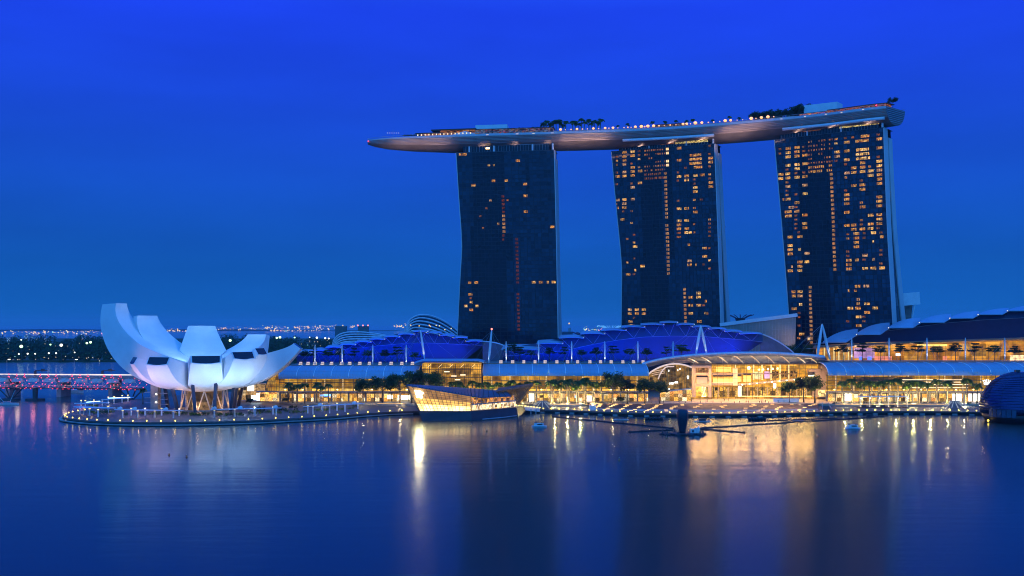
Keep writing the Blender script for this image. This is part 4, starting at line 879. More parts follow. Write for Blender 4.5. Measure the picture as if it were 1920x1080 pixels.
for px, w_, py0, py1 in ((470, 8, 722, 733), (486, 6, 737, 751), (479, 10, 741, 750)): g = MB(); g.box((X(px, 655), 655, (Zp(py0, 655)+Zp(py1, 655))/2), (w_*.5, .3, Zp(py0, 655)-Zp(py1, 655))); g.build('lit_screen', em('white blue screen', (.75, .95, 1), 3.2), r)
g = MB(); g.box((X(470, 662), 664, 8), (22, 8, 10)); g.build('link_block', em_rooms('link block', [(1, .5, .15), (1, .7, .35)], .5, (3, 3, 3), .05, 1.5, .8, .2), r)

# ---------------------------------------------------------------- the taller glass hall between the first two wings
xa, xb = X(789, 641), X(903, 641); hall = thing('glass_hall', 'tall box of gold glass under a thin curved roof between two mall wings', 'mall entrance', ((xa+xb)/2, 641, GZ))
z0, z1 = 3.2, Zp(682, 641)
g = MB(); g.box(((xa+xb)/2, 652, (z0+z1)/2), (xb-xa-1.2, 18, z1-z0)); g.build('interior', em_rooms('gold hall interior', [(1, .45, .04), (1, .52, .07), (.9, .4, .03)], .6, (6, 6, 3.4), .3, 1.5, .35, .35), hall)
g = MB()
for k in range(29): x = lerp(xa, xb, k/28); g.box((x, 641.5, (z0+z1)/2), (.16 if k % 4 else .36, .2, z1-z0))
for k in range(15): z = lerp(z0+.2, z1-.1, k/14); g.box(((xa+xb)/2, 641.3, z), (xb-xa, .16, .14 if k % 3 else .34))
g.build('mullion_grid', mull, hall)
g = MB(); rows = []
for k in range(11): t = k/10; rows.append([(lerp(xa-3.6, xb+1.6, u), lerp(635, 672, t), z1+.3+.9*math.sin(PI*min(1, t*1.4+.05))*1.0+(1.6*min(1, u*9) if u < .12 else 1.6)-(0 if u < .93 else (u-.93)*16)) for u in [j/24 for j in range(25)]])
g.grid(rows); g.grid([[(x, y, z-.4) for x, y, z in rw] for rw in rows]); g.grid([rows[0], [(x, y, z-.4) for x, y, z in rows[0]]]); smooth_ret(g.build('roof', roof_sheet, hall))
for k in range(5):
    x = lerp(xa+4, xb-6, k/4); g = MB(); g.bar((x, 641.0, z1-2.2), (x+2, 641.0, z1-.4), .28); g.build('brace', em('brace with painted glow', (1, .66, .2), 1.3), hall)  # braces glow by emission, painting light that falls on them
for px, py in ((838, 697), (851, 705), (858, 712), (868, 703)): g = MB(); g.box((X(px, 641), 640.8, Zp(py, 641)), (3.2, .3, .5)); g.build('ceiling_light', em('white ceiling light', (1, .8, .45), 2), hall)
g = MB(); g.box((X(800, 642), 639.6, 12), (2.6, 2.6, 17.6)); g.build('pillar', tan_stone, hall)

# ---------------------------------------------------------------- plaza hall
YP = 668.0
ph = thing('plaza_hall', 'bright stone and glass shopping hall under a sweeping ribbed roof behind the plaza', 'shopping mall', (X(1400, YP), YP, GZ))
xa, xb = X(1297, YP), X(1540, YP); z1 = Zp(683, YP)
amber = em_rooms('bright amber interior', [(1, .55, .10), (1, .62, .16), (1, .7, .26)], 1.5, (7, 5, 3.4), .45, 1.4, .5, .55)
g = MB(); g.face([(xa, YP+5, GZ), (xb, YP+5, GZ), (xb, YP+5, z1), (xa, YP+5, z1)]); g.build('back_wall', em_rooms('plaza hall wall', [(1, .43, .04), (1, .49, .06), (.9, .38, .02)], .85, (6.5, 5, 4.1), .45, 1.35, .4, .6), ph)
def wbox(name, px0, px1, py0, py1, Y, dp, mat, par=ph):
    g = MB(); a, b = X(px0, Y), X(px1, Y); za, zb = Zp(py1, Y), Zp(py0, Y); g.box(((a+b)/2, Y+dp/2, (za+zb)/2), (b-a, dp, zb-za)); return g.build(name, mat, par)
stone_w = pm('sand stone wall', (.50, .40, .29), .6, var=.08)
# stone frame of the left block with its three openings
for a, b, c, d in ((1297, 1304.5, 682, 745), (1328.5, 1334, 682, 745), (1304.5, 1328.5, 682, 689.5), (1304.5, 1328.5, 699, 704), (1304.5, 1328.5, 719.5, 725)): wbox('stone_wall', a, b, c, d, YP-2, 6.5, stone_w)
for a, b, c, d, mt in ((1304.5, 1328.5, 689.5, 699, em_rooms('dim amber window', [(1, .45, .16), (.8, .35, .12)], .5, (2, 2, 2), .2, 1.4, 1, .2)), (1306, 1328.5, 707, 719.5, em('peach blind', (1, .55, .24), .85, .12, .3)), (1306, 1328.5, 704, 707, dark_steel), (1304.5, 1328.5, 725, 743, gold_bright), (1315.5, 1324, 725.5, 743.5, em('white gold doorway', (1, .86, .5), 4.5))):
    wbox('window_bay', a, b, c, d, YP+2, .3, mt)
# floors of the glazed middle: lit bands, spandrels, dark blinds
for a, b, c, d, mt in ((1334, 1375, 699, 703, stone_w), (1334, 1375, 718, 722.5, stone_w), (1375, 1383, 690, 723, em('pier with painted amber glow', (1, .62, .2), 1.1, .2, .2)), (1383, 1480, 699.5, 702, stone_w)): wbox('spandrel', a, b, c, d, YP+1.5, 2.5, mt)  # the amber pier has the light on it painted as emission
for a, b, c, d in ((1343, 1371, 688, 697), (1337, 1376, 708, 717.5), (1394, 1408, 704, 716), (1380, 1390, 706, 716)): wbox('lit_floor', a, b, c, d, YP+4.4, .3, em('amber floor', (1, .56, .06), 1.5, .25, .25))
for a, b, c, d in ((1337, 1375, 702.6, 706), (1394, 1408, 700, 703.6), (1383, 1390, 702, 705.5)): wbox('blind', a, b, c, d, YP+1.3, .2, pm('dark blind', (.05, .04, .06), .7))
wbox('floor_edge', 1334, 1375, 717.6, 718.4, YP+1.2, .4, em('white floor edge', (1, .85, .5), 2.4))
for a, b, mt in ((1415, 1426, em('green poster glow', (.8, .85, .3), .7, .5, .5)), (1433, 1443, em('violet poster glow', (.75, .35, .9), .7, .5, .5)), (1447, 1460, em_rooms('dark shop window', [(1, .5, .1), (.2, .1, .05)], .6, (1, 1, 1), 0, 1.5, 1, .1)), (1464, 1471, MATS['dark shop window']), (1472, 1478, MATS['dark shop window']), (1482, 1487, MATS['dark shop window']), (1489, 1495, MATS['dark shop window'])): wbox('display_window', a, b, 697-(a-1415)*.03, 711-(a-1415)*.06, YP+1.5, .3, mt)
g = MB(); za = Zp(722, YP+1); g.face([(X(1384, YP), YP+1, za-.6), (X(1500, YP), YP+1, Zp(711, YP)-.6), (X(1500, YP), YP+1, Zp(711, YP)+.6), (X(1384, YP), YP+1, za+.6)]); g.face([(X(1384, YP), YP+1, za+.6), (X(1500, YP), YP+1, Zp(711, YP)+.6), (X(1500, YP), YP+4.8, Zp(711, YP)+.6), (X(1384, YP), YP+4.8, za+.6)]); g.build('ramped_gallery', stone_w, ph)
for k in range(9): px = 1392+k*14; g = MB(); g.ball((X(px, YP), YP+.6, Zp(721.5-k*1.35, YP)), .3, 6, 4); g.build('gallery_lamp', white_lamp, ph)
for px in (1378, 1412, 1428, 1445, 1462, 1478): wbox('gold_pillar', px, px+2.2, 684, 712, YP+3.8, .6, em('pillar with painted gold glow', (1, .7, .25), 1.25, .2, .2))  # pillars are no lamps: the light on them is painted in
for px, py0, py1 in ((1386.5, 724, 743), (1452, 719, 728)): wbox('light_column', px-1, px+3.5, py0, py1, YP+1, 1.2, em('white gold doorway', (1, .86, .5), 4.5))
for px, py in ((1404, 690), (1423, 693), (1431, 692.5), (1440, 692), (1449, 691.5), (1458, 691)): g = MB(); g.ball((X(px, YP+3.6), YP+3.6, Zp(py, YP+3.6)), .7 if px != 1404 else 1.1, 8, 6); g.build('pendant_lamp', em('pendant lamp', (1, .75, .3), 4), ph)
wbox('ground_floor', 1335, 1545, 726, 744, YP+4.5, .3, em_rooms('bright ground floor', [(1, .50, .06), (1, .60, .13), (.7, .30, .03), (1, .56, .10)], .95, (3.2, 5, 5), .05, 1.7, .9, .2))
for k in range(22): px = 1337+k*9.2; wbox('ground_pier', px, px+1.4, 726, 744, YP+2.5, .5, stone_w if k % 2 else mull)
wbox('ground_light', 1384, 1545, 742.2, 743.6, YP+2, .3, em('ground light line', (1, .62, .14), 2.2, .4, .2))
for a, b, c, d in ((1540, 1556, 683, 700), (1519, 1541, 692, 700), (1527, 1552, 700, 745)): wbox('stone_wall', a, b, c, d, YP-3, 7, stone_w)
wbox('side_window', 1515, 1527, 697, 704, YP-3.4, .3, dark_steel); wbox('side_sign', 1516, 1527, 703.6, 705.4, YP-3.7, .3, em('white green sign', (.8, 1, .75), 3)); wbox('side_shop', 1534, 1552, 731.5, 743.5, YP-3.3, .25, em_rooms('side shop', [(1, .55, .15), (1, .75, .3)], 1.6, (2, 2, 2), .3, 1.4, .8, .2))
g = MB()
for k in range(20): px = 1334+k*11; g.box((X(px, YP-.6), YP-.6, (GZ+z1)/2), (.16, .2, z1-GZ))
for py in (691, 700, 709, 718, 727, 735): g.box(((X(1334, YP)+X(1545, YP))/2, YP-.6, Zp(py, YP)), (X(1545, YP)-X(1334, YP), .18, .13))
g.build('mullion_grid', pm('amber mullions', (.14, .09, .05), .5, .3), ph)
g = MB(); g.box(((xa+xb)/2, YP+2.5, z1+.3), (xb-xa, 11, .7)); g.build('roof_slab', pm('brown roof edge', (.14, .09, .06), .6), ph)
# sweeping canopy: a tall arched vault along the front edge
fr = [(1204, 682.5), (1218, 678.5), (1240, 673.5), (1270, 669), (1300, 666), (1340, 663.5), (1380, 662), (1420, 661.7), (1450, 662.2), (1480, 663.6), (1510, 665.5), (1535, 667.8), (1546, 669)]
YF = 660.0; P1 = [V(a, b, YF) for a, b in fr]; P1 = catmull(P1, 4); N1 = len(P1)
def vault(p, t, k): a = t*PI*.62; return Vector((p.x+5.5*(1-math.cos(a))*.8, p.y+15*t, p.z-(1-math.cos(a))*3.2*0+0.9*math.sin(a*1.5)-4.2*max(0, t-.35)**1.2))
rows = [[vault(p, j/8, k) for j in range(9)] for k, p in enumerate(P1)]
g = MB(); g.grid(rows); g.grid([[q-Vector((0, 0, .3)) for q in rw] for rw in rows]); lip = [[p+Vector((0, 0, .05)) for p in P1], [p+Vector((0, -.7, -1.0)) for p in P1], [p+Vector((0, .5, -1.7)) for p in P1]]; g.grid(lip); smooth_ret(g.build('canopy_roof', roof_sheet, ph))
g = MB(); rows2 = [P1[i]+Vector((0, -.8, -.2)) for i in range(N1)]; g.tube([p+Vector((0, .3, .1)) for p in rows2], .7, 8); g.build('canopy_edge', pm('blue white edge tube', (.66, .70, .76), .35), ph, smooth=True)
for k, px in enumerate((1286, 1312, 1338, 1367, 1396, 1426, 1454, 1484, 1510)):
    i = min(range(N1), key=lambda i: abs(CX+F*P1[i].x/P1[i].y-px)); a = P1[i]; ze_ = z1+.7
    pts = [Vector((a.x+9.5*t, a.y+7.5*t, lerp(a.z-1.2, ze_, t**1.7))) for t in [j/8 for j in range(9)]]
    g = MB(); g.tube(pts, .3, 6); g.build('canopy_rib', em('canopy rib with painted glow', (1, .66, .30), .75, .25, .3), ph)  # the ribs' lit look is painted as emission
    x = a.x+6; g = MB(); g.tube([(x, YP-1, z1+.6), (x, YP-1, z1+4.6)], .14, 6); g.build('canopy_post', white_steel, ph)
g = MB(); rows = []
for i in range(8, N1): a = P1[i]; rows.append([Vector((a.x+2, a.y+7, max(z1+.8, a.z-2.2))), Vector((a.x+9, a.y+12, z1+.75))])
g.grid(rows); g.build('under_roof', pm('pale under roof', (.55, .55, .6), .5), ph)
for k in range(16): x = lerp(xa+3, xb-2, k/15); g = MB(); g.box((x, YP+8.5, z1+1.6), (.2, .2, 1.8)); g.build('louvre_post', dark_steel, ph)
g = MB()
for k in range(4): g.box(((xa+xb)/2, YP+8.4, z1+1.0+.55*k), (xb-xa, .2, .18))
g.build('louvre_slats', pm('louvre slats', (.35, .28, .2), .5), ph)
for px in (1320, 1380, 1440, 1500): area('hall_glow', (X(px, 655), 655, z1+1), (X(px, 655), 652, GZ), 15000, (1, .50, .13), 16, 3)  # added area lights under the canopy, brighten the plaza floor
for px in range(1296, 1520, 26): point('canopy_glow', (X(px, 660)+3, 664.5, z1+1.9), 420, (1, .70, .42), .3)  # added point lights that brighten the underside of the canopy

# ---------------------------------------------------------------- arched glass end of the middle wing
YA = 651.0; ag = thing('glass_arch', 'arched gold glass end of the mall wing, white rimmed like a vault', 'mall entrance', (X(1256, YA), YA, GZ))
def arch(pl, pr, py_l, ptop, py_r, n=16):
    out = []
    for k in range(n+1):
        t = k/n; px = lerp(pl, pr, t); out.append((px, lerp(py_l, ptop, math.sin(min(1, t/.62)*PI/2)**.8) if t < .62 else lerp(ptop, py_r, ((t-.62)/.38)**2)))
    return out
A1 = arch(1216, 1297, 701.5, 682.2, 689); A2 = arch(1234, 1264, 711, 687.5, 687, 10)
inter = em_rooms('dark gold vault', [(.9, .42, .06), (.6, .3, .05), (1, .55, .14)], .42, (2.0, 5, 3.6), .15, 1.5, .5, .25)
g = MB(); pts = [V(a, b, YA+2) for a, b in A1]; g.face([V(1216, 730, YA+2)]+pts+[V(1297, 730, YA+2)]); g.build('vault_interior', inter, ag)
g = MB(); g.tube([V(a, b, YA-1) for a, b in A1], .55, 6); g.build('arch_rim', em('arch rim with painted glow', (1, .72, .50), .72), ag); g = MB(); g.tube([V(a, b, YA-2.5) for a, b in A2], .4, 6); g.build('arch_rim', MATS['arch rim with painted glow'], ag)  # light on both rims is painted into their material
g = MB()
for k in range(1, 15):
    px = 1219+k*5.4; py = interp(A1, px); g.bar(V(px, py, YA-.2), V(px, 729, YA-.2), .26 if k % 3 == 0 else .12)
for py in (692, 700, 708, 716, 724):
    xs = [a for a, b in A1 if b <= py]; g.bar(V(xs[0], py, YA-.1), V(1297, py, YA-.1), .12)
g.build('mullion_grid', pm('gold mullions', (.30, .20, .07), .4, .5), ag)
g = MB(); q = [V(1216, 701.5, YA+1)]+[V(1216+i*3, interp(A1, 1216+i*3), YA+1) for i in range(1, 12)]+[V(1250, 690, YA+1), V(1240, 700, YA+1)]; 
for py in (694, 697.5, 701): g.bar(V(1222, py+3, YA-.8), V(1247, py-2, YA-.8), .35)
g.build('vault_purlins', em('purlin with painted glow', (1, .62, .25), .7), ag)  # purlins glow by emission in place of light cast on them
g = MB(); g.face([V(1238, 733, YA-3), V(1297, 727, YA-3), V(1297, 729.5, YA-3), V(1238, 736, YA-3)]); g.face([V(1238, 733, YA-3), V(1297, 727, YA-3), V(1297, 727, YA+2), V(1238, 733, YA+2)]); g.build('entrance_canopy', pm('pale entrance canopy', (.6, .5, .42), .5), ag)
g = MB(); g.face([V(1238, 752, YA+1), V(1297, 752, YA+1), V(1297, 729, YA+1), V(1238, 735, YA+1)]); g.build('shop_window', shopfront, ag)
for px, py, w_ in ((1259, 719, 9), (1268, 717, 6), (1253, 729.5, 6), (1275, 692, 2), (1271, 694, 1.5), (1290, 706, 3.5), (1290, 709, 3), (1254, 695, 1.5)): g = MB(); c = V(px, py, YA-1); g.box(c, (w_*.33, .3, 1.0)); g.build('lit_sign', em('white lit sign', (.95, 1, .9), 2.6, .5, 1.5), ag)

# ---------------------------------------------------------------- stayed masts
def mast(px, py_t, py_b, Y, label, group=None, feet=None, rad=.42, px_b=None, wire=None):
    base = V(px_b or px, py_b, Y); r = thing('mast', label, 'mast', base, group)
    top = V(px, py_t, Y)
    for f in (feet or [base]):
        g = MB(); pts = [f.lerp(top, t) for t in (0, .06, .3, .55, .8, .97, 1)]; g.tube(pts, [rad*.4, rad*.8, rad*1.15, rad*1.25, rad, rad*.6, rad*.2], 8); g.build('mast_pole', white_steel, r, smooth=True)
    for f in (feet or [base]): spot('mast_beam', (f.x-.3, f.y-2.6, f.z+.3), (lerp(f.x, top.x, .5), f.y, lerp(f.z, top.z, .5)), 1500, (1, .86, .66), 60, .6, .25)
    for dx, dy, f in (wire or ((-6, -3, .96), (4.5, -3, .96), (-3, 5, .96), (9, 3, .9), (-11, 0, .9))):
        a = base.lerp(top, f); g = MB(); g.tube([a, (base.x+dx, base.y+dy, base.z+.3)], .05, 4); g.build('cable', grey_steel, r)
    return r
YT = 673.0
for px in (590.7, 641.5, 699, 761.7): mast(px, 646, 685, YT, 'slim white stayed mast on the roof terrace of the wing beside the museum', 'slim masts above the wing beside the museum')
for px in (949, 1010, 1072, 1134, 1196, 1262): mast(px, 639.5, 681, YT, 'slim white stayed mast on the roof terrace before the larger blue shell', 'slim masts before the larger blue shell')
for px in (1597, 1667, 1738, 1810, 1884): mast(px, 633, 676, YT, 'slim white stayed mast before the rooftop restaurant', 'slim masts before the rooftop restaurant')
mast(788.5, 619, 673, 668, 'leaning white mast over the thin roof of the glass hall', px_b=796, rad=.6, wire=((-14, 0, .98), (-12, -4, .98), (6, 0, .98), (20, 0, .95), (-24, -3, .98)))
m9 = mast(922, 618, 683, 668, 'tallest white mast with a red light on its tip, beside the glass hall', px_b=916, rad=.65, wire=((-9, 0, .98), (15, 0, .98), (-20, 0, .96), (8, -3, .95)))
g = MB(); g.ball(V(922, 617, 668), .6); g.build('tip_light', em('red tip light', (1, .12, .05), 5), m9)
for px, pt, l, rgt, pb, lab in ((1314, 610, 1305, 1325, 664, 'white A shaped mast standing over the plaza hall roof before the larger blue shell'), (1541.5, 607, 1531.5, 1556.5, 675, 'white A shaped mast between the plaza hall and the rooftop restaurant')):
    mast(px, pt, pb, 672, lab, feet=[V(l, pb, 670), V(rgt, pb, 674)], rad=.75, wire=((-26, 0, .98), (-20, -4, .98), (28, 0, .98), (-8, -4, .96), (10, 4, .96)) if px < 1400 else ((-22, 6, .98), (-16, 3, .98), (-26, -2, .98), (-8, -3, .96)))

# ---------------------------------------------------------------- shell roofs behind
def shell(name, label, wings, band, foot, mat_wall, mat_band, Yb, right_end, lights, wing_tops, soffit=True, mat_wing=None, wings_on=True):
    r = thing(name, label, 'theatre roof', V((wings[0][0]+wings[-1][1])/2, foot[0][1], Yb)); zf = Zp(foot[0][1], Yb)
    xs = [lerp(foot[0][0], foot[-1][0], k/40) for k in range(41)]
    def top(px):
        for a, b, y, h in wings:
            if a <= px <= b: return y
        return wings[0][2] if px < wings[0][0] else wings[-1][2]
    lo, hi = [], []
    for px in xs:
        pb = interp(foot, px); pm_ = interp(band, px); lo.append([V(px, pb, Yb), V(px, (pb*.4+pm_*.6), Yb-2.0), V(px, pm_, Yb-5)]); hi.append([V(px, pm_, Yb-5), V(px, max(pm_-22, interp([(w_[0], w_[2]) for w_ in wings], px)-1) if wings_on else max(pm_-40, interp([q for w_ in wings for q in ((w_[0]+3, w_[2]), (w_[1], w_[2]))], px)+1.6), Yb-3)])
    g = MB(); g.grid(lo); smooth_ret(g.build('shell_wall', mat_wall, r)); g = MB(); g.grid(hi); g.build('upper_wall', mat_band, r)
    g = MB(); g.tube([q[2]+Vector((0, -.15, 0)) for q in lo], .13, 5); g.build('band_edge', grey_steel, r)
    # the back of the shell falls away behind
    g = MB(); g.grid([[V(px, interp([(w_[0], w_[2]) for w_ in wings], px)+(0 if wings_on else 5), Yb+1), Vector((X(px, Yb), Yb+30, Zp(interp([(w_[0], w_[2]) for w_ in wings], px), Yb)-3)), Vector((X(px, Yb)*1.02, Yb+75, zf))] for px in xs]); smooth_ret(g.build('shell_back', pm('grey shell roof', (.14, .15, .18), .5), r))
    for k, (a, b, y, h) in enumerate(wings if wings_on else ()):
        Y0 = Yb-9; p0, p1 = V(a, y, Y0), V(b, y, Y0); bk = Vector((0, 16, h)); sk = wing_tops*(1 if k < len(wings)*.62 else -.4)
        s_ = Vector((sk, 0, 0)); g = MB(); n = 6; rows = [[p0+(p1-p0)*(j/n)+Vector((0, 0, .5*math.sin(PI*j/n)))+(bk+s_)*t+Vector((0, 0, .9*math.sin(PI*t))) for j in range(n+1)] for t in (0, .25, .5, .75, 1)]
        g.grid(rows); g.grid([[q-Vector((0, 0, .45)) for q in rw] for rw in rows]); 
        for ed in (rows[0], rows[-1], [rw[0] for rw in rows], [rw[-1] for rw in rows]): g.grid([ed, [q-Vector((0, 0, .45)) for q in ed]])
        w = smooth_ret(g.build('roof_wing', mat_wing or roof_sheet, r))
        px = lerp(a, b, .52); f = V(px, interp(band, px), Yb-5.2)
        if soffit:
            for q in (.12, .80): g = MB(); g.bar(f, p0.lerp(p1, q)+Vector((0, 1.0, -.5)), .16); g.build('strut', grey_steel, w)
        if lights:
            e = p1 if k < len(wings)*.62 else p0; g = MB(); g.ball(e+Vector((-.3, .8, .25)), .22, 6, 4); g.build('step_lamp', em('step lamp', (1, .80, .6), 1.6), w)
    return r
blue_wall = pm('pale shell wall', (.035, .055, .11), .6, var=.05, scale=.2)
SA = [(553, 585, 661.5, 1.2), (583, 612, 657.5, 1.2), (610, 640, 651.5, 1.0), (637, 667, 646.5, 1), (665, 696, 641.5, .8), (692, 722, 636.5, .6), (719, 750, 632, .5), (746, 777, 627, .3), (773, 803, 622, .2), (800, 828, 624.5, .2), (825, 853, 629, .2), (850, 877, 633.5, .2), (874, 905, 640, .2)]
SHA = shell('blue_shell_roof', 'smaller shell roof glowing blue with stepped wings, above the wing beside the museum', SA, [(553, 668), (600, 661), (640, 655.5), (700, 649.5), (760, 643.5), (800, 643), (860, 645.5), (905, 648)], [(556, 682), (862, 682), (880, 669), (905, 648.5)], blue_wall, blue_wall, 722, 0, True, 1.5)
SB = [(940, 1012, 655.5, 3.0), (1006, 1056, 644.5, 2.2), (1048, 1095, 633.7, 1.4), (1088, 1135, 626, 1.0), (1127, 1175, 619.5, .8), (1165, 1210, 613.5, .5), (1201, 1246, 609, .3), (1237, 1272, 605.3, .2), (1268, 1303, 609, .2), (1299, 1334, 613, .2), (1330, 1363, 617, .2), (1360, 1392, 621.5, .2), (1388, 1430, 626, .2)]
SHB = shell('blue_shell_roof', 'larger shell roof glowing blue with stepped wings, between the second and third towers', SB, [(940, 668), (1000, 664), (1063, 656.5), (1112, 645.5), (1160, 637.5), (1205, 632), (1260, 630), (1320, 631), (1380, 636), (1430, 641)], [(942, 680), (1380, 678), (1400, 661), (1430, 641.5)], blue_wall, blue_wall, 722, 0, True, 2.0)
dark_wall = pm('dark shell wall', (.012, .030, .105), .5, var=.1)
SC = [(1543, 1587, 641, 5.0), (1605, 1651, 626.5, 4.2), (1665, 1712, 614, 3.6), (1723, 1770, 604, 2.6), (1780, 1825, 596, 2.0), (1833, 1880, 589, 1.4), (1888, 1935, 582, 1.0), (1942, 1990, 576, .8)]
SHC = shell('dark_shell_roof', 'unlit dark shell roof with stepped blue grey wings, above the rooftop restaurant', SC, [(1545, 641), (1587, 634), (1651, 622), (1712, 614), (1770, 606), (1840, 600), (1990, 592)], [(1552, 648), (1640, 643), (1760, 638), (1990, 630)], dark_wall, dark_wall, 716, 0, False, 0.0, soffit=False, wings_on=False)
for k, (a, b, y, h) in enumerate(SC):      # each wing is one swept leaf that rises to the start of the next
    Y0 = 707; c, d = (SC[k+1][0]+3, SC[k+1][2]) if k+1 < len(SC) else (b+18, y-6); hk = (9.5, 9, 8, 7, 5.5, 4.5, 4, 3)[k]; rows = []
    for j in range(25):
        t = j/24; px = lerp(a, c, t); lo_ = y if px <= b else lerp(y, d, (px-b)/(c-b)); hi_ = lerp(y, d-hk, t)-hk*.85*math.sin(PI*t)**.8*(1-.35*t)
        rows.append([V(px, lerp(lo_, hi_, s)-hk*.12*math.sin(PI*s), Y0+15*s*min(1, t*4+.15)) for s in (0, .2, .4, .6, .8, 1)])
    g = MB(); g.grid(rows); g.grid([[q-Vector((0, 0, .5)) for q in rw] for rw in rows]); g.grid([[rw[0] for rw in rows], [rw[0]-Vector((0, 0, .5)) for rw in rows]]); g.grid([rows[-1], [q-Vector((0, 0, .5)) for q in rows[-1]]]); w = smooth_ret(g.build('roof_wing', roof_sheet, SHC))
    g = MB(); g.ball(V(c-2, d+.6, Y0-.6), .4, 6, 4, .7); g.build('step_lamp', em('step lamp', (1, .80, .6), 3.2), w)
# far end arches of the two blue shells
for pts, par in (([(905, 640), (930, 643), (952, 651)], SHA), ([(1425, 625.5), (1445, 633), (1468, 646), (1486, 660), (1497, 672)], SHB)):
    P = catmull([V(a, b, 724) for a, b in pts], 5); g = MB(); g.tube(P, .5, 6); g.build('end_arch', white_steel, par, smooth=True)
    g = MB(); g.grid([[p, Vector((p.x, p.y+1, 24))] for p in P]); g.build('end_wall', pm('grey shell roof', (.14, .15, .18), .5), par)
# blue floodlights at the foot of the two shells
for px0, px1 in ((560, 640), (640, 720), (720, 800), (800, 880)): c = V((px0+px1)/2, 681, 708); area('blue_wash', (c.x, 712, 25.2), (c.x, 720, 36), 4300, (.0, .03, 1), X(px1, 708)-X(px0, 708), 1.0)
for px0, px1 in ((960, 1040), (1040, 1120), (1120, 1200), (1200, 1280), (1280, 1360), (1360, 1400)): c = V((px0+px1)/2, 681, 708); area('blue_wash', (c.x, 712, 26.3), (c.x, 720, 38), 5400, (.0, .03, 1), X(px1, 708)-X(px0, 708), 1.0)
for SH, wl, bd in ((SHA, SA, ((553, 668), (640, 655.5), (760, 643.5), (905, 648))), (SHB, SB, ((940, 668), (1063, 656.5), (1160, 637.5), (1260, 630), (1430, 641)))):
    for a, b, y, h in wl[1:]:
        px = (a+b)/2; q = V(px, interp(bd, px)+1.0, 707.5); area('wing_wash', q, (q.x, 715, q.z+7), 1250, (.0, .010, 1), 11, .8)
# ---------------------------------------------------------------- rooftop restaurant under the dark shell
YR = 700.0; rr_ = thing('rooftop_restaurant', 'long rooftop restaurant with gold lit glass behind terrace trees', 'restaurant', (X(1750, YR), YR, 25))
xa, xb = X(1533, YR), X(2050, YR)
zf, zc_ = Zp(678, YR), Zp(647, YR)
g = MB(); g.face([(xa, YR+3, zf), (xb, YR+3, zf), (xb, YR+3, Zp(632, YR)), (X(1640, YR), YR+3, Zp(642, YR)), (xa, YR+3, Zp(648, YR))]); g.build('interior', em_rooms('restaurant interior', [(1, .40, .03), (1, .45, .05), (1, .34, .02), (.9, .46, .08)], .7, (9, 5, 4), .35, 1.3, .22, .45), rr_)
g = MB()
for k in range(46): x = lerp(xa, xb, k/45); g.box((x, YR+1, lerp(zf, zc_, .5)), (.12, .15, zc_-zf))
for k in range(1, 5): z = lerp(zf, zc_, k/5); g.box(((xa+xb)/2, YR+1, z), (xb-xa, .12, .14))
g.build('mullion_grid', mull, rr_)
g = MB(); rows = []
for k in range(20): t = k/19; x = lerp(xa-4, xb, t); px = CX+F*x/YR; py = interp([(1520, 648), (1640, 642.5), (1760, 637.5), (2060, 628)], px); rows.append([(x, YR-5, Zp(py, YR-5)), (x, YR-4, Zp(py+3.5, YR-4)), (x, YR+3.2, Zp(py+6.5, YR+3)), (x, YR+15.5, Zp(py+5.5, YR+15.5))])
g.grid(rows); smooth_ret(g.build('soffit', pm('warm soffit', (.42, .33, .26), .5), rr_))
for px in range(1570, 1960, 34): point('soffit_glow', (X(px, YR), YR-1.2, zc_-1.6), 420, (1, .58, .24), .3)
wb = lambda n_, a, b, c, d, Y, dp, mt: wbox(n_, a, b, c, d, Y, dp, mt, rr_)
wb('violet_bar', 1601, 1640, 652, 672, YR+2, .3, em('violet bar', (.85, .40, .75), .55, .4, .15)); wb('blue_screen', 1611, 1617, 669, 675, YR-4, .3, em('blue screen', (.05, .1, 1), 3)); wb('blue_screen', 1627, 1634, 669, 675, YR-4, .3, MATS['blue screen'])
wb('orange_counter', 1640, 1672, 668, 676, YR+1.5, .4, em('orange counter', (1, .25, .04), .8, .4, .3)); wb('white_sign', 1680, 1689, 663, 667, YR-5, .3, em('white sign', (.9, 1, 1), 3)); wb('amber_lamp_row', 1720, 1776, 645.5, 649, YR+2, .4, em('amber lamp row', (1, .62, .08), 1.5, .2, .2)); wb('orange_counter', 1768, 1776, 668, 676, YR+1.5, .4, MATS['orange counter']); wb('bright_bar', 1894, 1920, 666, 676, YR+1, .4, em('bright bar', (1, .6, .2), 1.8, .6, .5))
for k in range(6): wb('gold_column', 1545+k*9, 1547+k*9, 652, 677, YR+.5, .6, em('gold column', (1, .72, .2), .9, .3, .3))  # columns carry painted light, they are no lamps
# ================================================================ glass ship shaped pavilion moored off the quay
gp = thing('glass_pavilion', 'ship shaped glass pavilion glowing gold on a dark hull beside the quay', 'pavilion', V(870, 785, 560))
hullm = pm('dark pavilion hull', (.028, .034, .05), .35, .3, var=.15)
tp = [V(785, 770.5, 549), V(883, 770.8, 556), V(968, 763.5, 578), V(1000, 757, 606), V(960, 755, 625), V(800, 757, 600)]
bt = [Vector((V(792, 790, 549).x, 549, -.5)), Vector((V(884, 789, 554).x, 555, -.5)), Vector((V(972, 781, 577).x, 577, -.5)), Vector((X(990, 602), 602, -.5)), Vector((X(955, 622), 622, -.5)), Vector((X(806, 597), 597, -.5))]
ztop = [p.z for p in tp]
g = MB(); g.grid([bt+bt[:1], tp+tp[:1]]); g.face(tp); g.build('hull', hullm, gp)
g = MB(); g.tube([(p.x, p.y, .55) for p in (V(905, 785, 555), V(945, 781, 566), V(975, 777, 580))], .35, 6); g.build('fender', grey_steel, gp)
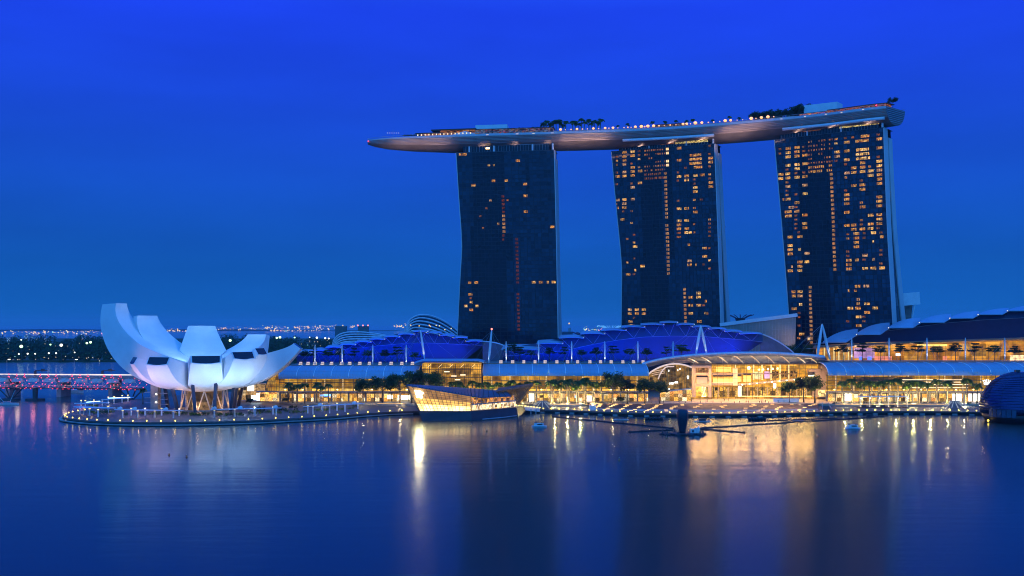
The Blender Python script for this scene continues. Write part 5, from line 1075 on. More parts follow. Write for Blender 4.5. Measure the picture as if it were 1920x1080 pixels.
A_, B_, C_, D_ = V(787, 770.4, 549.6), V(763.5, 723.5, 546), V(883, 770.6, 556.4), V(883, 742.4, 557)
def fac(u, v, d=0): p = A_.lerp(C_, u).lerp(B_.lerp(D_, u), v); return p+Vector((0, -d, 0))
gw = [em_rooms('pavilion lower glow', [(1, .60, .16), (1, .72, .28), (1, .66, .2)], 3.0, (4, 5, 3), .8, 1.2, .35, .7), em_rooms('pavilion middle glow', [(1, .52, .10), (1, .6, .16)], 1.15, (5, 5, 4), .8, 1.2, .3, .7), em_rooms('pavilion upper glow', [(.9, .42, .14), (1, .5, .18), (.8, .38, .12)], .42, (6, 5, 5), .8, 1.2, .25, .7)]  # three emission bands paint the light of lamps near the floor
for (v0, v1), mt in zip(((0, .27), (.27, .56), (.56, 1)), gw):
    g = MB(); g.grid([[fac(k/10, v0, -.9) for k in range(11)], [fac(k/10, v1, -.9) for k in range(11)]]); g.build('interior', mt, gp)
g = MB()
for k in range(15): g.bar(fac(k/14*.98+.01, 0, .02), fac(k/14*.98+.01-.0, 1, .02), .20, .2)
for k in range(1, 9): g.bar(fac(0, k/9, .02), fac(1, k/9, .02), .13, .13)
g.bar(A_+Vector((-.3, -.2, 0)), B_+Vector((-.3, -.2, 0)), .7, .5); g.build('mullion_grid', pm('pavilion mullions', (.10, .085, .07), .4, .4), gp)
# prow flank behind the leading edge
g = MB(); Pb, Pt = V(800, 757, 598), V(772, 721, 596); g.face([A_, Pb, Pt, B_]); g.build('prow_side', em_rooms('pavilion prow glow', [(.9, .42, .14), (1, .5, .18)], .4, (2, 2, 2), .4, 1.3, .5, .5), gp)
# the monogram: an L and a V laid over each other, in white light
sg = em('white hot sign', (1, .76, .42), 150)
def sgn(u, v): return fac(u, v, .35)
g = MB()
for a, b in (((.115, .83), (.092, .57)), ((.092, .57), (.168, .585)), ((.160, .835), (.135, .60)), ((.205, .80), (.135, .60))): g.bar(sgn(*a), sgn(*b), .95, .4)
for a, b in (((.098, .835), (.135, .83)), ((.145, .835), (.178, .83)), ((.188, .80), (.218, .795))): g.bar(sgn(*a), sgn(*b), .5, .4)
g.build('monogram_sign', sg, gp)
# roof: folded blue slate strips
R_ = [V(761.5, 721.5, 545), V(884, 742, 556), V(902, 744.6, 559), V(958, 742.2, 572), V(948, 733, 592), V(882, 728, 592), V(772, 720.5, 597)]
slate = pm('blue slate roof', (.09, .13, .20), .35, .3, var=.12, scale=.3)
g = MB(); g.face([R_[0], R_[1], R_[5], R_[6]]); g.face([R_[1], R_[2], R_[3], R_[4], R_[5]]); dn = Vector((0, 0, -.5)); g.grid([R_+R_[:1], [p+dn for p in R_]+[R_[0]+dn]]); g.build('roof', slate, gp)
g = MB()
for k in range(21): t = k/20; a = R_[0].lerp(R_[1], t); b = R_[6].lerp(R_[5], t); g.bar(a+Vector((0, .1, .12)), b+Vector((0, 0, .12)), .42, .16)
for k in range(9): t = k/8; a = R_[1].lerp(R_[2], min(1, t*3)).lerp(R_[2].lerp(R_[3], max(0, (t*3-1)/2)), 1 if t > .33 else 0); b = R_[5].lerp(R_[4], t); g.bar(a+Vector((0, .1, .12)), b+Vector((0, 0, .12)), .5, .16)
g.build('roof_ribs', pm('dark slate ribs', (.03, .035, .05), .5), gp)
# after deck: two bright storeys with posts and a balcony
E0, E1 = V(884, 770.6, 560), V(967, 763.5, 583)
def aft(u, z, d=0): p = E0.lerp(E1, u); return Vector((p.x, p.y-d, z))
zd = E0.z; zm, zu = Zp(757, 566), Zp(745.5, 566)
g = MB(); g.face([aft(0, zd, -2), aft(1, zd+.6, -2), aft(1, zm, -2), aft(0, zm, -2)]); g.build('lower_interior', em_rooms('pavilion after hall', [(1, .62, .25), (1, .8, .5), (1, .45, .12)], 1.5, (1.6, 3, 1.6), .1, 1.7, 1.0, .3), gp)
g = MB(); g.face([aft(0, zm+.2, -3), aft(.97, zm+.5, -3), aft(.97, zu, -3), aft(0, zu, -3)]); g.build('upper_interior', em_rooms('pavilion cafe', [(1, .36, .06), (1, .46, .12), (.8, .25, .05)], .85, (1.7, 3, 1.6), .1, 1.6, .9, .2), gp)
g = MB(); a, b = aft(0, zm, .3), aft(1, zm+.4, .3); g.bar(a, b, .25, .7); g.bar(a+Vector((0, 0, 1.1)), b+Vector((0, 0, 1.1)), .1); g.build('balcony', grey_steel, gp)
for k in range(11): u = .03+k*.094; g = MB(); g.bar(aft(u, zd+.1, .2), aft(u+.03, zm, .4), .30); g.build('lit_post', em('white post with painted glow', (1, .84, .56), 1.1, .3, .5), gp); g = MB(); g.bar(aft(u, zm+.2, 0), aft(u-.015, zu+.2, .3), .24); g.build('post', white_steel, gp)  # lower posts have the light on them painted as emission
# raking lattice stern
S = [V(946, 732, 590), V(999, 719.5, 604), V(966, 764.5, 592), V(951, 764.5, 584)]
g = MB()
for k in range(11): t = k/10; g.bar(S[0].lerp(S[1], t), S[3].lerp(S[2], min(1, t*.9)), .22); g.bar(S[0].lerp(S[1], t), S[3].lerp(S[2], max(0, t-.55)*1.6) if t > .3 else S[0].lerp(S[3], t*2.2+.1), .16)
for k in range(6): t = k/6; g.bar(S[0].lerp(S[3], t), S[1].lerp(S[2], t), .16); 
for k in range(9): t = k/9; g.bar(S[0].lerp(S[1], t), S[1].lerp(S[2], min(1, .15+t)), .15)
g.build('stern_lattice', pm('stern lattice', (.16, .14, .11), .4, .4), gp)
g = MB(); g.face([S[0], S[3], S[2], S[1]]); g.v = [v+Vector((1.0, 5, 0)) for v in g.v]; g.build('stern_interior', em_rooms('stern glow', [(.8, .42, .12), (.5, .3, .1)], .16, (3, 3, 3), .2, 1.4, .5, .3), gp)
g = MB(); q = [V(930, 734, 578), V(999, 719.2, 603), V(997, 719, 628), V(935, 727, 620)]; g.face(q); dn = Vector((0, 0, -1.6)); g.grid([q+q[:1], [p+dn*(.3 if i in (0, 3) else 1) for i, p in enumerate(q)]+[q[0]+dn*.3]]); g.build('stern_roof', pm('dark stern roof', (.03, .04, .06), .4, .2), gp)
# gangway with its lamps
gg = thing('gangway', 'pale gangway with yellow lamps from the glass pavilion to the quay', 'gangway', V(990, 772, 590)); g = MB(); a, b = V(968, 765, 586), V(1012, 769, 599); a.z = 4.5; b.z = 2.1; g.bar(a, b, .4, 2.6); g.bar(a+Vector((0, -1.3, 1.1)), b+Vector((0, -1.3, 1.1)), .1); g.build('deck', white_steel, gg)
for k in range(9): p = a.lerp(b, k/8); g = MB(); g.ball((p.x, p.y-1.3, p.z+1.2), .26, 6, 4); g.build('lamp', yellow_lamp, gg)
for k in (1, 3): p = a.lerp(b, .5+k*.11); g = MB(); g.tube([(p.x, p.y, -1), (p.x, p.y, p.z)], .4, 6); g.build('pile', grey_steel, gg)
for px, Y, lab in ((1017, 612, 'fan of pale raking struts at the head of the gangway'), (1790, 612, 'fan of pale raking struts on the quay near the dark glass dome')):
    c = Vector((X(px, Y), Y, 2)); r = thing('strut_canopy', lab, 'canopy', c); g = MB(); g.slab([(c.x-3, c.y), (c.x+3, c.y), (c.x+2, c.y+3), (c.x-2, c.y+3)], 2.0, 6.0); g.build('core', canopy_m, r)
    for k in range(7): a = (k-3)*.36; g = MB(); g.bar((c.x+math.sin(a)*2.4, c.y-.5, 5.6), (c.x+math.sin(a)*10.5, c.y-2-3*math.cos(a), 2.3), .28); g.build('strut', em('pale strut with painted glow', (.75, .8, .55), .28, .3, .5), r)  # a faint emission paints light onto the struts

# ================================================================ dark glass dome floating at the quay
dc = Vector((X(1913, 547), 547, 0)); dm = thing('glass_dome', 'dark blue glass dome ringed with fins, floating off the quay', 'dome', dc)
R0, zc0 = 19.4, 6.3
prof = [(16.2, -.6), (17.6, 2.0), (18.9, 4.5)]+[(R0*math.cos(t), zc0+R0*math.sin(t)) for t in [k/22*PI/2*.985 for k in range(23)]]
dglass = pm('dark blue dome glass', (.012, .035, .13), .18, .75, var=.25, scale=.08)
g = MB(); g.lathe((dc.x, dc.y, 0), prof[2:], 56); g.build('glass_shell', dglass, dm, smooth=True)
g = MB(); g.lathe((dc.x, dc.y, 0), prof[:3], 56); g.build('base', pm('black dome base', (.006, .008, .014), .5), dm, smooth=True)
for k in range(19):
    t = .06+k*.072; r_ = R0*math.cos(t)
    if r_ < 1.5: break
    g = MB(); g.tube([(dc.x+(r_+.18)*math.cos(a), dc.y+(r_+.18)*math.sin(a), zc0+R0*math.sin(t)) for a in [2*PI*j/56 for j in range(56)]], .13 if k > 3 else .2, 4, closed=True); g.build('fin_ring', pm('dome fin', (.03, .05, .13), .35, .5), dm)
for k in range(12):
    a = 2*PI*k/12+.1; g = MB(); g.tube([(dc.x+(R0*math.cos(t)+.1)*math.cos(a), dc.y+(R0*math.cos(t)+.1)*math.sin(a), zc0+R0*math.sin(t)) for t in [j/12*1.45 for j in range(13)]], .1, 4); g.build('meridian_rib', MATS['dome fin'], dm)
g = MB()
for k in range(6):
    a0 = math.radians(197+k*7.2); rr2 = R0+.06
    for z in (5.4,): g.face([(dc.x+rr2*math.cos(a0), dc.y+rr2*math.sin(a0), z-2.2), (dc.x+rr2*math.cos(a0+.11), dc.y+rr2*math.sin(a0+.11), z-2.2), (dc.x+(rr2+.0)*math.cos(a0+.11), dc.y+rr2*math.sin(a0+.11), z+2.0), (dc.x+rr2*math.cos(a0), dc.y+rr2*math.sin(a0), z+2.0)])
g.build('window_reflection_band', pm('window glass with painted reflection', (.03, .075, .14), .25, .3), dm)  # windows made paler to paint in a sky blue reflection
g = MB(); g.box((dc.x-2.0, dc.y-1, zc0+R0+.5), (2.4, 1.6, 1.0)); g.build('roof_hatch', dark_steel, dm)
g = MB(); g.ball((dc.x-18.2, dc.y-4, 1.0), .45); g.build('mooring_lamp', yellow_lamp, dm)

# ================================================================ fountain stage out in the bay
fb = V(1280, 812, 484); fb.z = 0; fs = thing('floating_stage', 'dark round raft with posts and floats out in the bay under the tall vessel', 'raft', fb); blk = pm('black rubber', (.012, .015, .022), .55)
g = MB(); g.lathe((fb.x, fb.y, 0), [(6.0, -.3), (6.2, .55), (5.6, .8)], 24); g.build('deck', blk, fs)
for k in range(10):
    a = 2*PI*k/10; p = (fb.x+9.2*math.cos(a), fb.y+5.5*math.sin(a)); g = MB(); g.lathe((p[0], p[1], 0), [(1.3, -.3), (1.5, .2), (1.2, .65)], 8); g.build('float', blk, fs); g = MB(); g.bar((fb.x, fb.y, .35), (p[0], p[1], .35), .5); g.build('spoke', blk, fs)
    if k in (0, 3, 5, 6, 7, 9): g = MB(); g.tube([(p[0], p[1], .6), (p[0], p[1], 1.9)], [.5, .35], 8); g.build('nozzle', dark_steel, fs)
vs = thing('vessel_sculpture', 'tall dark blue vase shaped vessel standing on the round raft', 'sculpture', (fb.x-.1, fb.y, .8)); g = MB(); g.lathe((fb.x-.1, fb.y, .8), [(1.35, 0), (1.5, 1.0), (1.9, 3.2), (2.4, 5.8), (2.66, 8.0), (2.5, 9.2), (2.15, 10.4), (1.9, 10.5), (1.7, 10.1)], 24); g.build('vessel_body', pm('dark blue vessel', (.016, .030, .055), .45, .2), vs, smooth=True)
cb = thing('pump_cabin', 'small pale blue equipment cabin beside the dark vessel on the raft', 'cabin', (fb.x+5, fb.y, .6)); g = MB(); g.box((fb.x+4.6, fb.y-.5, 1.7), (2.6, 2, 2.0)); g.build('box', white_steel, cb); g = MB(); g.box((fb.x+6.9, fb.y-.2, 1.9), (1.6, 1.6, 2.5)); g.ball((fb.x+7.3, fb.y-.2, 3.6), .4); g.build('tank', white_steel, cb); g = MB(); g.box((fb.x+4.4, fb.y-1.55, 1.6), (1.0, .1, 1.0)); g.build('hatch', dark_steel, cb)
def boom(p0, p1, lab, rad=.36):
    a, b = V(p0[0], p0[1], Yz(p0[1], 0)), V(p1[0], p1[1], Yz(p1[1], 0)); a.z = b.z = .18; n = max(6, int((b-a).length/3.2)); g = MB()
    pts = [a.lerp(b, k/n)+Vector((0, math.sin(k*.7)*.25, 0)) for k in range(n+1)]; g.tube([p for p in pts], rad, 6)
    for p in pts[::2]: g.ball(p+Vector((0, 0, .1)), rad*1.5, 6, 4)
    tag(g.build('floating_boom', blk, org=a), lab, 'floating boom')
boom((1036, 781.5), (1262, 803.5), 'black floating boom reaching from the gangway out to the round raft'); boom((1180, 810.5), (1262, 806.5), 'short black floating boom on the pavilion side of the raft'); boom((1306, 804.5), (1396, 811.5), 'short black floating boom running from the raft towards open water'); boom((1304, 804), (1656, 781.5), 'longest black floating boom running from the raft towards the dark dome'); boom((1440, 789.5), (1572, 784.2), 'thin black floating boom nearest the quay below the plaza', .26)
# boats
def hullmesh(g, c, L_, W_, h, z0=-.15):
    rows = []
    for k in range(9): t = k/8; w_ = W_*.5*(1-abs(2*t-1)**4)+.06; x = c[0]+(t-.5)*L_; rows.append([(x, c[1]-w_*.75, z0), (x, c[1]-w_, h), (x, c[1]+w_, h), (x, c[1]+w_*.75, z0)])
    g.grid(rows, closed=True); g.face(rows[0]); g.face(rows[-1])
for px, py, lab in ((1011, 801, 'small pale blue work boat below the gangway'), (1599, 804, 'small pale blue work boat in front of the longest boom')):
    Y = Yz(py, 0); x = X(px, Y); r = thing('work_boat', lab, 'boat', (x, Y, 0)); g = MB(); hullmesh(g, (x, Y), 7.4, 3.4, .75); g.build('hull', white_steel, r)
    g = MB(); g.box((x-.2, Y, 1.35), (4.6, 2.4, 1.2)); g.build('cabin', white_steel, r); g = MB(); g.box((x+.3, Y-1.22, 1.4), (2.6, .06, .6)); g.build('cabin_window', glass_dark, r)
    for dx in (-2.0, -1.4, 1.2, 2.0): g = MB(); g.box((x+dx, Y, 2.25), (.45, .5, .6)); g.build('lifebuoy_rack', dark_steel, r)
for px, py, lab, L_ in ((1164, 787.5, 'low flat white boat moored below the seating steps', 8), (1317, 791, 'low flat white boat beside the tall vessel, a dark canopy on it', 9), (1497, 789.5, 'low flat grey boat moored beyond the thin boom', 6)):
    Y = Yz(py, 0); x = X(px, Y); r = thing('flat_boat', lab, 'boat', (x, Y, 0)); g = MB(); hullmesh(g, (x, Y), L_, 2.6, .5); g.build('hull', white_steel if L_ > 7 else grey_steel, r); g = MB(); g.box((x, Y, 1.1), (L_*.4, 1.5, 1.2 if L_ == 9 else .5)); g.build('canopy', dark_steel, r)
for px, py, lab in ((1227, 787.5, 'dark cluster of inflatable fenders on the pavilion side of the vessel'), (1420, 788.5, 'dark cluster of inflatable fenders under the end of the seating steps'), (1629, 782.3, 'pair of dark floats at the end of the longest boom')):
    Y = Yz(py, 0); x = X(px, Y); r = thing('fender_raft', lab, 'raft', (x, Y, 0)); n = 6 if px < 1600 else 2
    for k in range(n): g = MB(); g.ball((x+(k-(n-1)/2)*1.55, Y, .65), .95, 8, 6, 1.2); g.build('fender', blk, r, smooth=True)
bu = thing('mooring_buoy', '-', 'buoy'); g = MB(); g.lathe((0, 0, 0), [(.35, -.2), (.45, .15), (.2, .5), (.08, .9)], 8); g.build('float', pm('orange buoy', (.5, .2, .06), .5), bu); g = MB(); g.ball((0, 0, 1.0), .14, 6, 4); g.build('top_mark', pm('buoy top mark', (.6, .6, .5), .5), bu); BU = Placer(bu)
for px, py, lab in ((317, 852.5, 'small orange buoy out from the museum promontory'), (350, 856, 'small buoy nearest the camera out from the museum'), (1161, 862, 'small lone buoy in open water before the raft'), (1044, 811.5, 'small buoy just beyond the work boat by the gangway'), (1418, 820, 'small buoy beyond the end of the short boom'), (1250, 821, 'small buoy right in front of the round raft'), (884, 798, 'small buoy in the gold reflection of the pavilion'), (913, 808, 'small dark buoy beside the edge of the pavilion reflection'), (1533, 818, 'small buoy in front of the pale work boat by the boom')): Y = Yz(py, .2); BU.put((X(px, Y), Y, 0), 0, 1, lab)
Y = 660; x = X(16, Y); r = thing('sailing_boat', 'pale moored sailing boat below the footbridge piers, sails furled', 'boat', (x, Y, 0)); g = MB(); hullmesh(g, (x, Y), 13, 3.6, 1.3); g.build('hull', white_steel, r); g = MB(); g.tube([(x-2.4, Y, 1.2), (x-9, Y, 9)], .14, 6); g.tube([(x+.5, Y, 1.2), (x+4.2, Y, 9.4)], .14, 6); g.build('spar', white_steel, r); g = MB(); g.box((x-1, Y, 1.7), (4, 2, .9)); g.build('cabin', grey_steel, r)
Y = 780; x = X(131, Y); r = thing('barge', 'long pale barge lying under the road bridge', 'boat', (x, Y, 0)); g = MB(); hullmesh(g, (x, Y), 20, 6, 2.2); g.build('hull', white_steel, r); g = MB(); g.box((x+8, Y, 3.2), (4, 4, 2)); g.build('wheelhouse', dark_steel, r)

# ================================================================ on the plaza and the quay
def skin_person(pose, seedc):
    me = bpy.data.meshes.new('person_skeleton')
    sit = pose == 'sit'
    J = {'pel': (0, 0, .95), 'chest': (0, .0, 1.32), 'neck': (0, 0, 1.5), 'head': (0, -.02, 1.62), 'top': (0, 0, 1.74), 'ls': (-.19, 0, 1.42), 'rs': (.19, 0, 1.42), 'le': (-.24, .03, 1.14), 're': (.25, .02, 1.14), 'lh': (-.24, -.08, .90), 'rh': (.26, -.06, .90),
         'lk': (-.11, -.06, .5), 'rk': (.11, .05, .5), 'la': (-.12, .02, .06), 'ra': (.12, .12, .06), 'lt': (-.12, -.14, .03), 'rt': (.12, -.04, .03), 'lp': (-.10, 0, .9), 'rp': (.10, 0, .9)}
    if pose == 'walk': J.update(lk=(-.1, -.2, .5), la=(-.1, -.18, .07), lt=(-.1, -.34, .05), rk=(.1, .08, .5), ra=(.1, .36, .14), rt=(.1, .24, .03), lh=(-.25, .2, .92), rh=(.26, -.24, .95))
    if sit:
        d = -.48
        for k in ('pel', 'chest', 'neck', 'head', 'top', 'ls', 'rs', 'le', 're', 'lp', 'rp'): a = J[k]; J[k] = (a[0], a[1], a[2]+d)
        J.update(lk=(-.13, -.42, .47), rk=(.13, -.42, .47), la=(-.13, -.44, .06), ra=(.13, -.4, .06), lt=(-.13, -.6, .03), rt=(.13, -.56, .03), lh=(-.16, -.3, .58), rh=(.16, -.3, .58))
    R = dict(pel=.145, chest=.155, neck=.06, head=.1, top=.07, ls=.07, rs=.07, le=.045, re=.045, lh=.035, rh=.035, lk=.065, rk=.065, la=.045, ra=.045, lt=.04, rt=.04, lp=.09, rp=.09)
    ks = list(J); E = [('pel', 'chest'), ('chest', 'neck'), ('neck', 'head'), ('head', 'top'), ('chest', 'ls'), ('ls', 'le'), ('le', 'lh'), ('chest', 'rs'), ('rs', 're'), ('re', 'rh'), ('pel', 'lp'), ('lp', 'lk'), ('lk', 'la'), ('la', 'lt'), ('pel', 'rp'), ('rp', 'rk'), ('rk', 'ra'), ('ra', 'rt')]
    me.from_pydata([J[k] for k in ks], [(ks.index(a), ks.index(b)) for a, b in E], []); o = bpy.data.objects.new('person_skeleton', me); COL.objects.link(o)
    md = o.modifiers.new('s', 'SKIN'); sv = me.skin_vertices[0].data
    for i, k in enumerate(ks): sv[i].radius = (R[k], R[k]*(.75 if k in ('pel', 'chest') else 1)); sv[i].use_root = k == 'pel'
    sd = o.modifiers.new('d', 'SUBSURF'); sd.levels = sd.render_levels = 1
    dg = bpy.context.evaluated_depsgraph_get(); ev = o.evaluated_get(dg); m2 = bpy.data.meshes.new_from_object(ev); bpy.data.objects.remove(o)
    return m2
poses = {p: skin_person(p, 0) for p in ('stand', 'walk', 'sit')}
cloth = [(pm('%s clothes' % n, c, .8), n) for n, c in (('dark', (.02, .02, .025)), ('navy', (.02, .03, .08)), ('white', (.5, .5, .5)), ('red', (.25, .03, .03)), ('grey', (.12, .12, .13)))]
skin = pm('skin', (.35, .2, .14), .6); hair_m = pm('black hair', (.01, .009, .008), .6)
def person(px, py, zg, pose, ci, rz, label):
    Y = Yz(py, zg); me = poses[pose].copy(); me.materials.clear(); me.materials.append(cloth[ci][0]); me.materials.append(skin); me.materials.append(pm('dark trousers', (.015, .016, .02), .8))
    zz = max(v.co.z for v in me.vertices)
    for p in me.polygons:
        c = p.center; p.material_index = 1 if c.z > zz-.30 or (abs(c.x) > .2 and c.z < zz-.72) else 2 if c.z < zz-.82 else 0; p.use_smooth = True
    r = thing('person', label, 'person', (X(px, Y), Y, zg)); o = bpy.data.objects.new('body', me); COL.objects.link(o); o.parent = r; r.rotation_euler = (0, 0, rz)
    g = MB(); hz = zz-.055; g.lathe((0, .015, hz-.05), [(.098, 0), (.112, .06), (.095, .12), (.05, .155), (.001, .165)], 10); h = g.build('hair', hair_m); h.parent = o
for i, (px, py, pose, ci, rz) in enumerate(((1211, 755, 'walk', 0, 1.5), (1244, 756, 'stand', 0, 0), (1273, 755, 'sit', 1, .3), (1297, 755, 'walk', 0, 1.2), (1313, 756, 'stand', 0, .5), (1327, 754, 'stand', 2, 3.0), (1337, 755, 'walk', 0, -1.5), (1352, 756, 'sit', 0, 0), (1358, 752.5, 'stand', 1, 2.5),
        (1366, 752.5, 'walk', 0, 1.6), (1377, 756, 'sit', 1, .2), (1379, 748.5, 'walk', 4, 1.4), (1387, 755.5, 'sit', 0, -.2), (1399, 756, 'stand', 0, 0), (1403, 756, 'stand', 3, .4), (1415, 747.5, 'walk', 0, 1.5), (1419, 749, 'stand', 1, 2.2), (1424, 755.5, 'sit', 0, 0), (1428, 756, 'sit', 4, .5),
        (1435, 755, 'stand', 0, .2), (1441, 756, 'sit', 1, 0), (1459, 755.5, 'stand', 0, 0), (1470, 755, 'stand', 2, .5), (1285, 756, 'sit', 0, 0), (1222, 757, 'sit', 0, .3), (1230, 757, 'walk', 4, 1.5))):
    where = 'before the arched glass end' if px < 1298 else 'before the stone block' if px < 1345 else 'before the glazed middle of the plaza hall' if px < 1432 else 'near the white hoarding'
    person(px, py, 3.2, pose, ci, rz, '%s in %s clothes on the plaza %s' % ({'walk': 'person walking', 'stand': 'person standing', 'sit': 'person sitting'}[pose], cloth[ci][1], where)+(', %s from the left of them' % ['first', 'second', 'third', 'fourth', 'fifth', 'sixth', 'seventh', 'eighth', 'ninth', 'tenth'][i % 10] if False else ''))
# tell apart those that share a description: they form one group each
seen = {}
for o in [o for o in scene.objects if o.name.split('.')[0] == 'person']:
    seen.setdefault(o['label'], []).append(o)
for lab, os_ in seen.items():
    if len(os_) > 1:
        for o in os_: o['group'] = lab.replace('person', 'people')
Y = 640; r = thing('hoarding', 'long white hoarding with a brown top standing at the edge of the plaza', 'hoarding', (X(1477, Y), Y, 3.2)); g = MB(); g.box((X(1474, Y), Y, 4.4), (15.5, .4, 2.3)); g.build('panel', white_steel, r); g = MB(); g.box((X(1475, Y), Y+1.5, 5.7), (16.5, 3.6, .25)); g.build('roof', pm('brown hoarding roof', (.2, .1, .06), .7), r)
Y = 612; r = thing('glass_shelter', 'open white framed shelter with five lit bays in front of the palms', 'shelter', (X(1656, Y), Y, 2)); zt = Zp(744, Y)
for k in range(6):
    x = X(1613+k*17.6, Y); g = MB(); g.box((x, Y, (zt+2.0)/2+0), (.35, .35, zt-2.0)); g.build('post', em('shelter post with painted glow', (1, .85, .62), .55, .3, .5), r)  # posts glow by emission, the lamplight on them painted in
    g = MB(); g.ball((x+.5, Y+.5, zt-.9), .28); g.build('lamp', white_lamp, r)
g = MB(); g.box((X(1657, Y), Y+2, zt+.1), (X(1703, Y)-X(1611, Y), 4.4, .35)); g.build('roof', white_steel, r); g = MB(); g.box((X(1657, Y), Y+2, 2.25), (X(1703, Y)-X(1611, Y), 4.6, .5)); g.build('floor', timber_red, r)
for k in range(4): x = X(1622+k*17.6, Y); g = MB(); g.box((x, Y+2, 3.1), (2.6, 1.2, 1.2)); g.build('seat', dark_steel, r)
Y = 596; r = thing('ticket_kiosk', 'small pale blue kiosk with a lamp at the water edge below the steps', 'kiosk', (X(1111, Y), Y, 2)); g = MB(); g.box((X(1111, Y), Y, 3.3), (3.6, 2.4, 2.6)); g.build('box', white_steel, r); g = MB(); g.tube([(X(1112, Y), Y, 4.6), (X(1112, Y), Y, 9)], .1, 6); g.build('pole', white_steel, r); g = MB(); g.ball((X(1111, Y), Y-.5, 5.2), .4); g.build('lamp', yellow_lamp, r)
for px, lab in ((1548, 'pale raking stair at the end of the seating steps near the hoarding'),):
    Y = 603; x = X(px, Y); r = thing('quay_stair', lab, 'stair', (x, Y, 2))
    for s_ in (-1, 1): g = MB(); g.bar((x+s_*2.6, Y-3, 2.3), (x+s_*1.6+1.5, Y+6, 5.4), .3); g.build('handrail', grey_steel, r)
    g = MB()
    for k in range(8): g.box((x+.15*k, Y-2.5+k*1.05, 2.1+.16*k), (4.2, 1.0, .2+.3*k*.2))
    g.build('treads', dark_concrete, r)
# ================================================================ palms, trees, shrubs
palm_g = pm('palm green', (.10, .15, .025), .55, var=.45, scale=.6); palm_t = pm('palm trunk', (.20, .16, .12), .8, var=.3, scale=2)
leaf_a = pm('tree leaf green', (.055, .095, .026), .6, var=.5, scale=.5); leaf_b = pm('dark tree leaf', (.030, .052, .020), .6, var=.5, scale=.5); 
for m_ in (palm_g, leaf_a, leaf_b):          # leaves let light through
    n_ = m_.node_tree.nodes; l_ = m_.node_tree.links; pr = n_['Principled BSDF']; tl = n_.new('ShaderNodeBsdfTranslucent'); mx_ = n_.new('ShaderNodeMixShader'); mx_.inputs[0].default_value = .5
    src = pr.inputs['Base Color'].links[0].from_socket; gm = n_.new('ShaderNodeVectorMath'); gm.operation = 'SCALE'; gm.inputs['Scale'].default_value = 1.9; l_.new(src, gm.inputs[0]); l_.new(gm.outputs[0], tl.inputs[0])
    o_ = [q for q in n_ if q.type == 'OUTPUT_MATERIAL'][0]; l_.new(pr.outputs[0], mx_.inputs[1]); l_.new(tl.outputs[0], mx_.inputs[2]); l_.new(mx_.outputs[0], o_.inputs[0])
bark = pm('tree bark', (.13, .10, .075), .85, var=.3, scale=1.5)
def palm(h, seed, nf=20, fl=3.9):
    rr = random.Random(seed); r = thing('palm_tree', '-', 'palm tree'); lean = rr.uniform(-.5, .5); top = Vector((lean, rr.uniform(-.4, .4), h))
    g = MB(); g.tube([(0, 0, -.2), (lean*.1, 0, h*.2), (lean*.45, top.y*.4, h*.6), top], [.50, .42, .36, .28], 8); g.build('trunk', palm_t, r, smooth=True)
    g = MB()
    for k in range(nf):
        a = 2*PI*k/nf+rr.uniform(-.2, .2); el = rr.uniform(-.15, 1.15); d = Vector((math.cos(a), math.sin(a), 0)); s = Vector((-d.y, d.x, 0)); L_ = fl*rr.uniform(.8, 1.12); pts = []
        for j in range(8): t = j/7; pts.append(top+d*(L_*t*math.cos(el*.8)*(1-.12*t))+Vector((0, 0, .1+L_*(math.sin(el)*t*.75-.62*t*t))))
        g.tube(pts, .05, 3)
        for j in range(1, 8):
            for q in (0, .33, .66):
                if j == 7 and q: break
                p = pts[j].lerp(pts[min(j+1, 7)], q); wl = .95*math.sin(PI*min(1, .16+.80*(j+q)/8))*rr.uniform(.8, 1.15)+.12; fw = (pts[j]-pts[j-1]).normalized()
                for sg_ in (-1, 1): e = p+s*sg_*wl+fw*wl*.55-Vector((0, 0, wl*rr.uniform(.35, .7))); w_ = fw*.2; g.face([p-w_, p+w_, e+w_*.4, e-w_*.4])
    g.build('fronds', palm_g, r, fix=False); return r
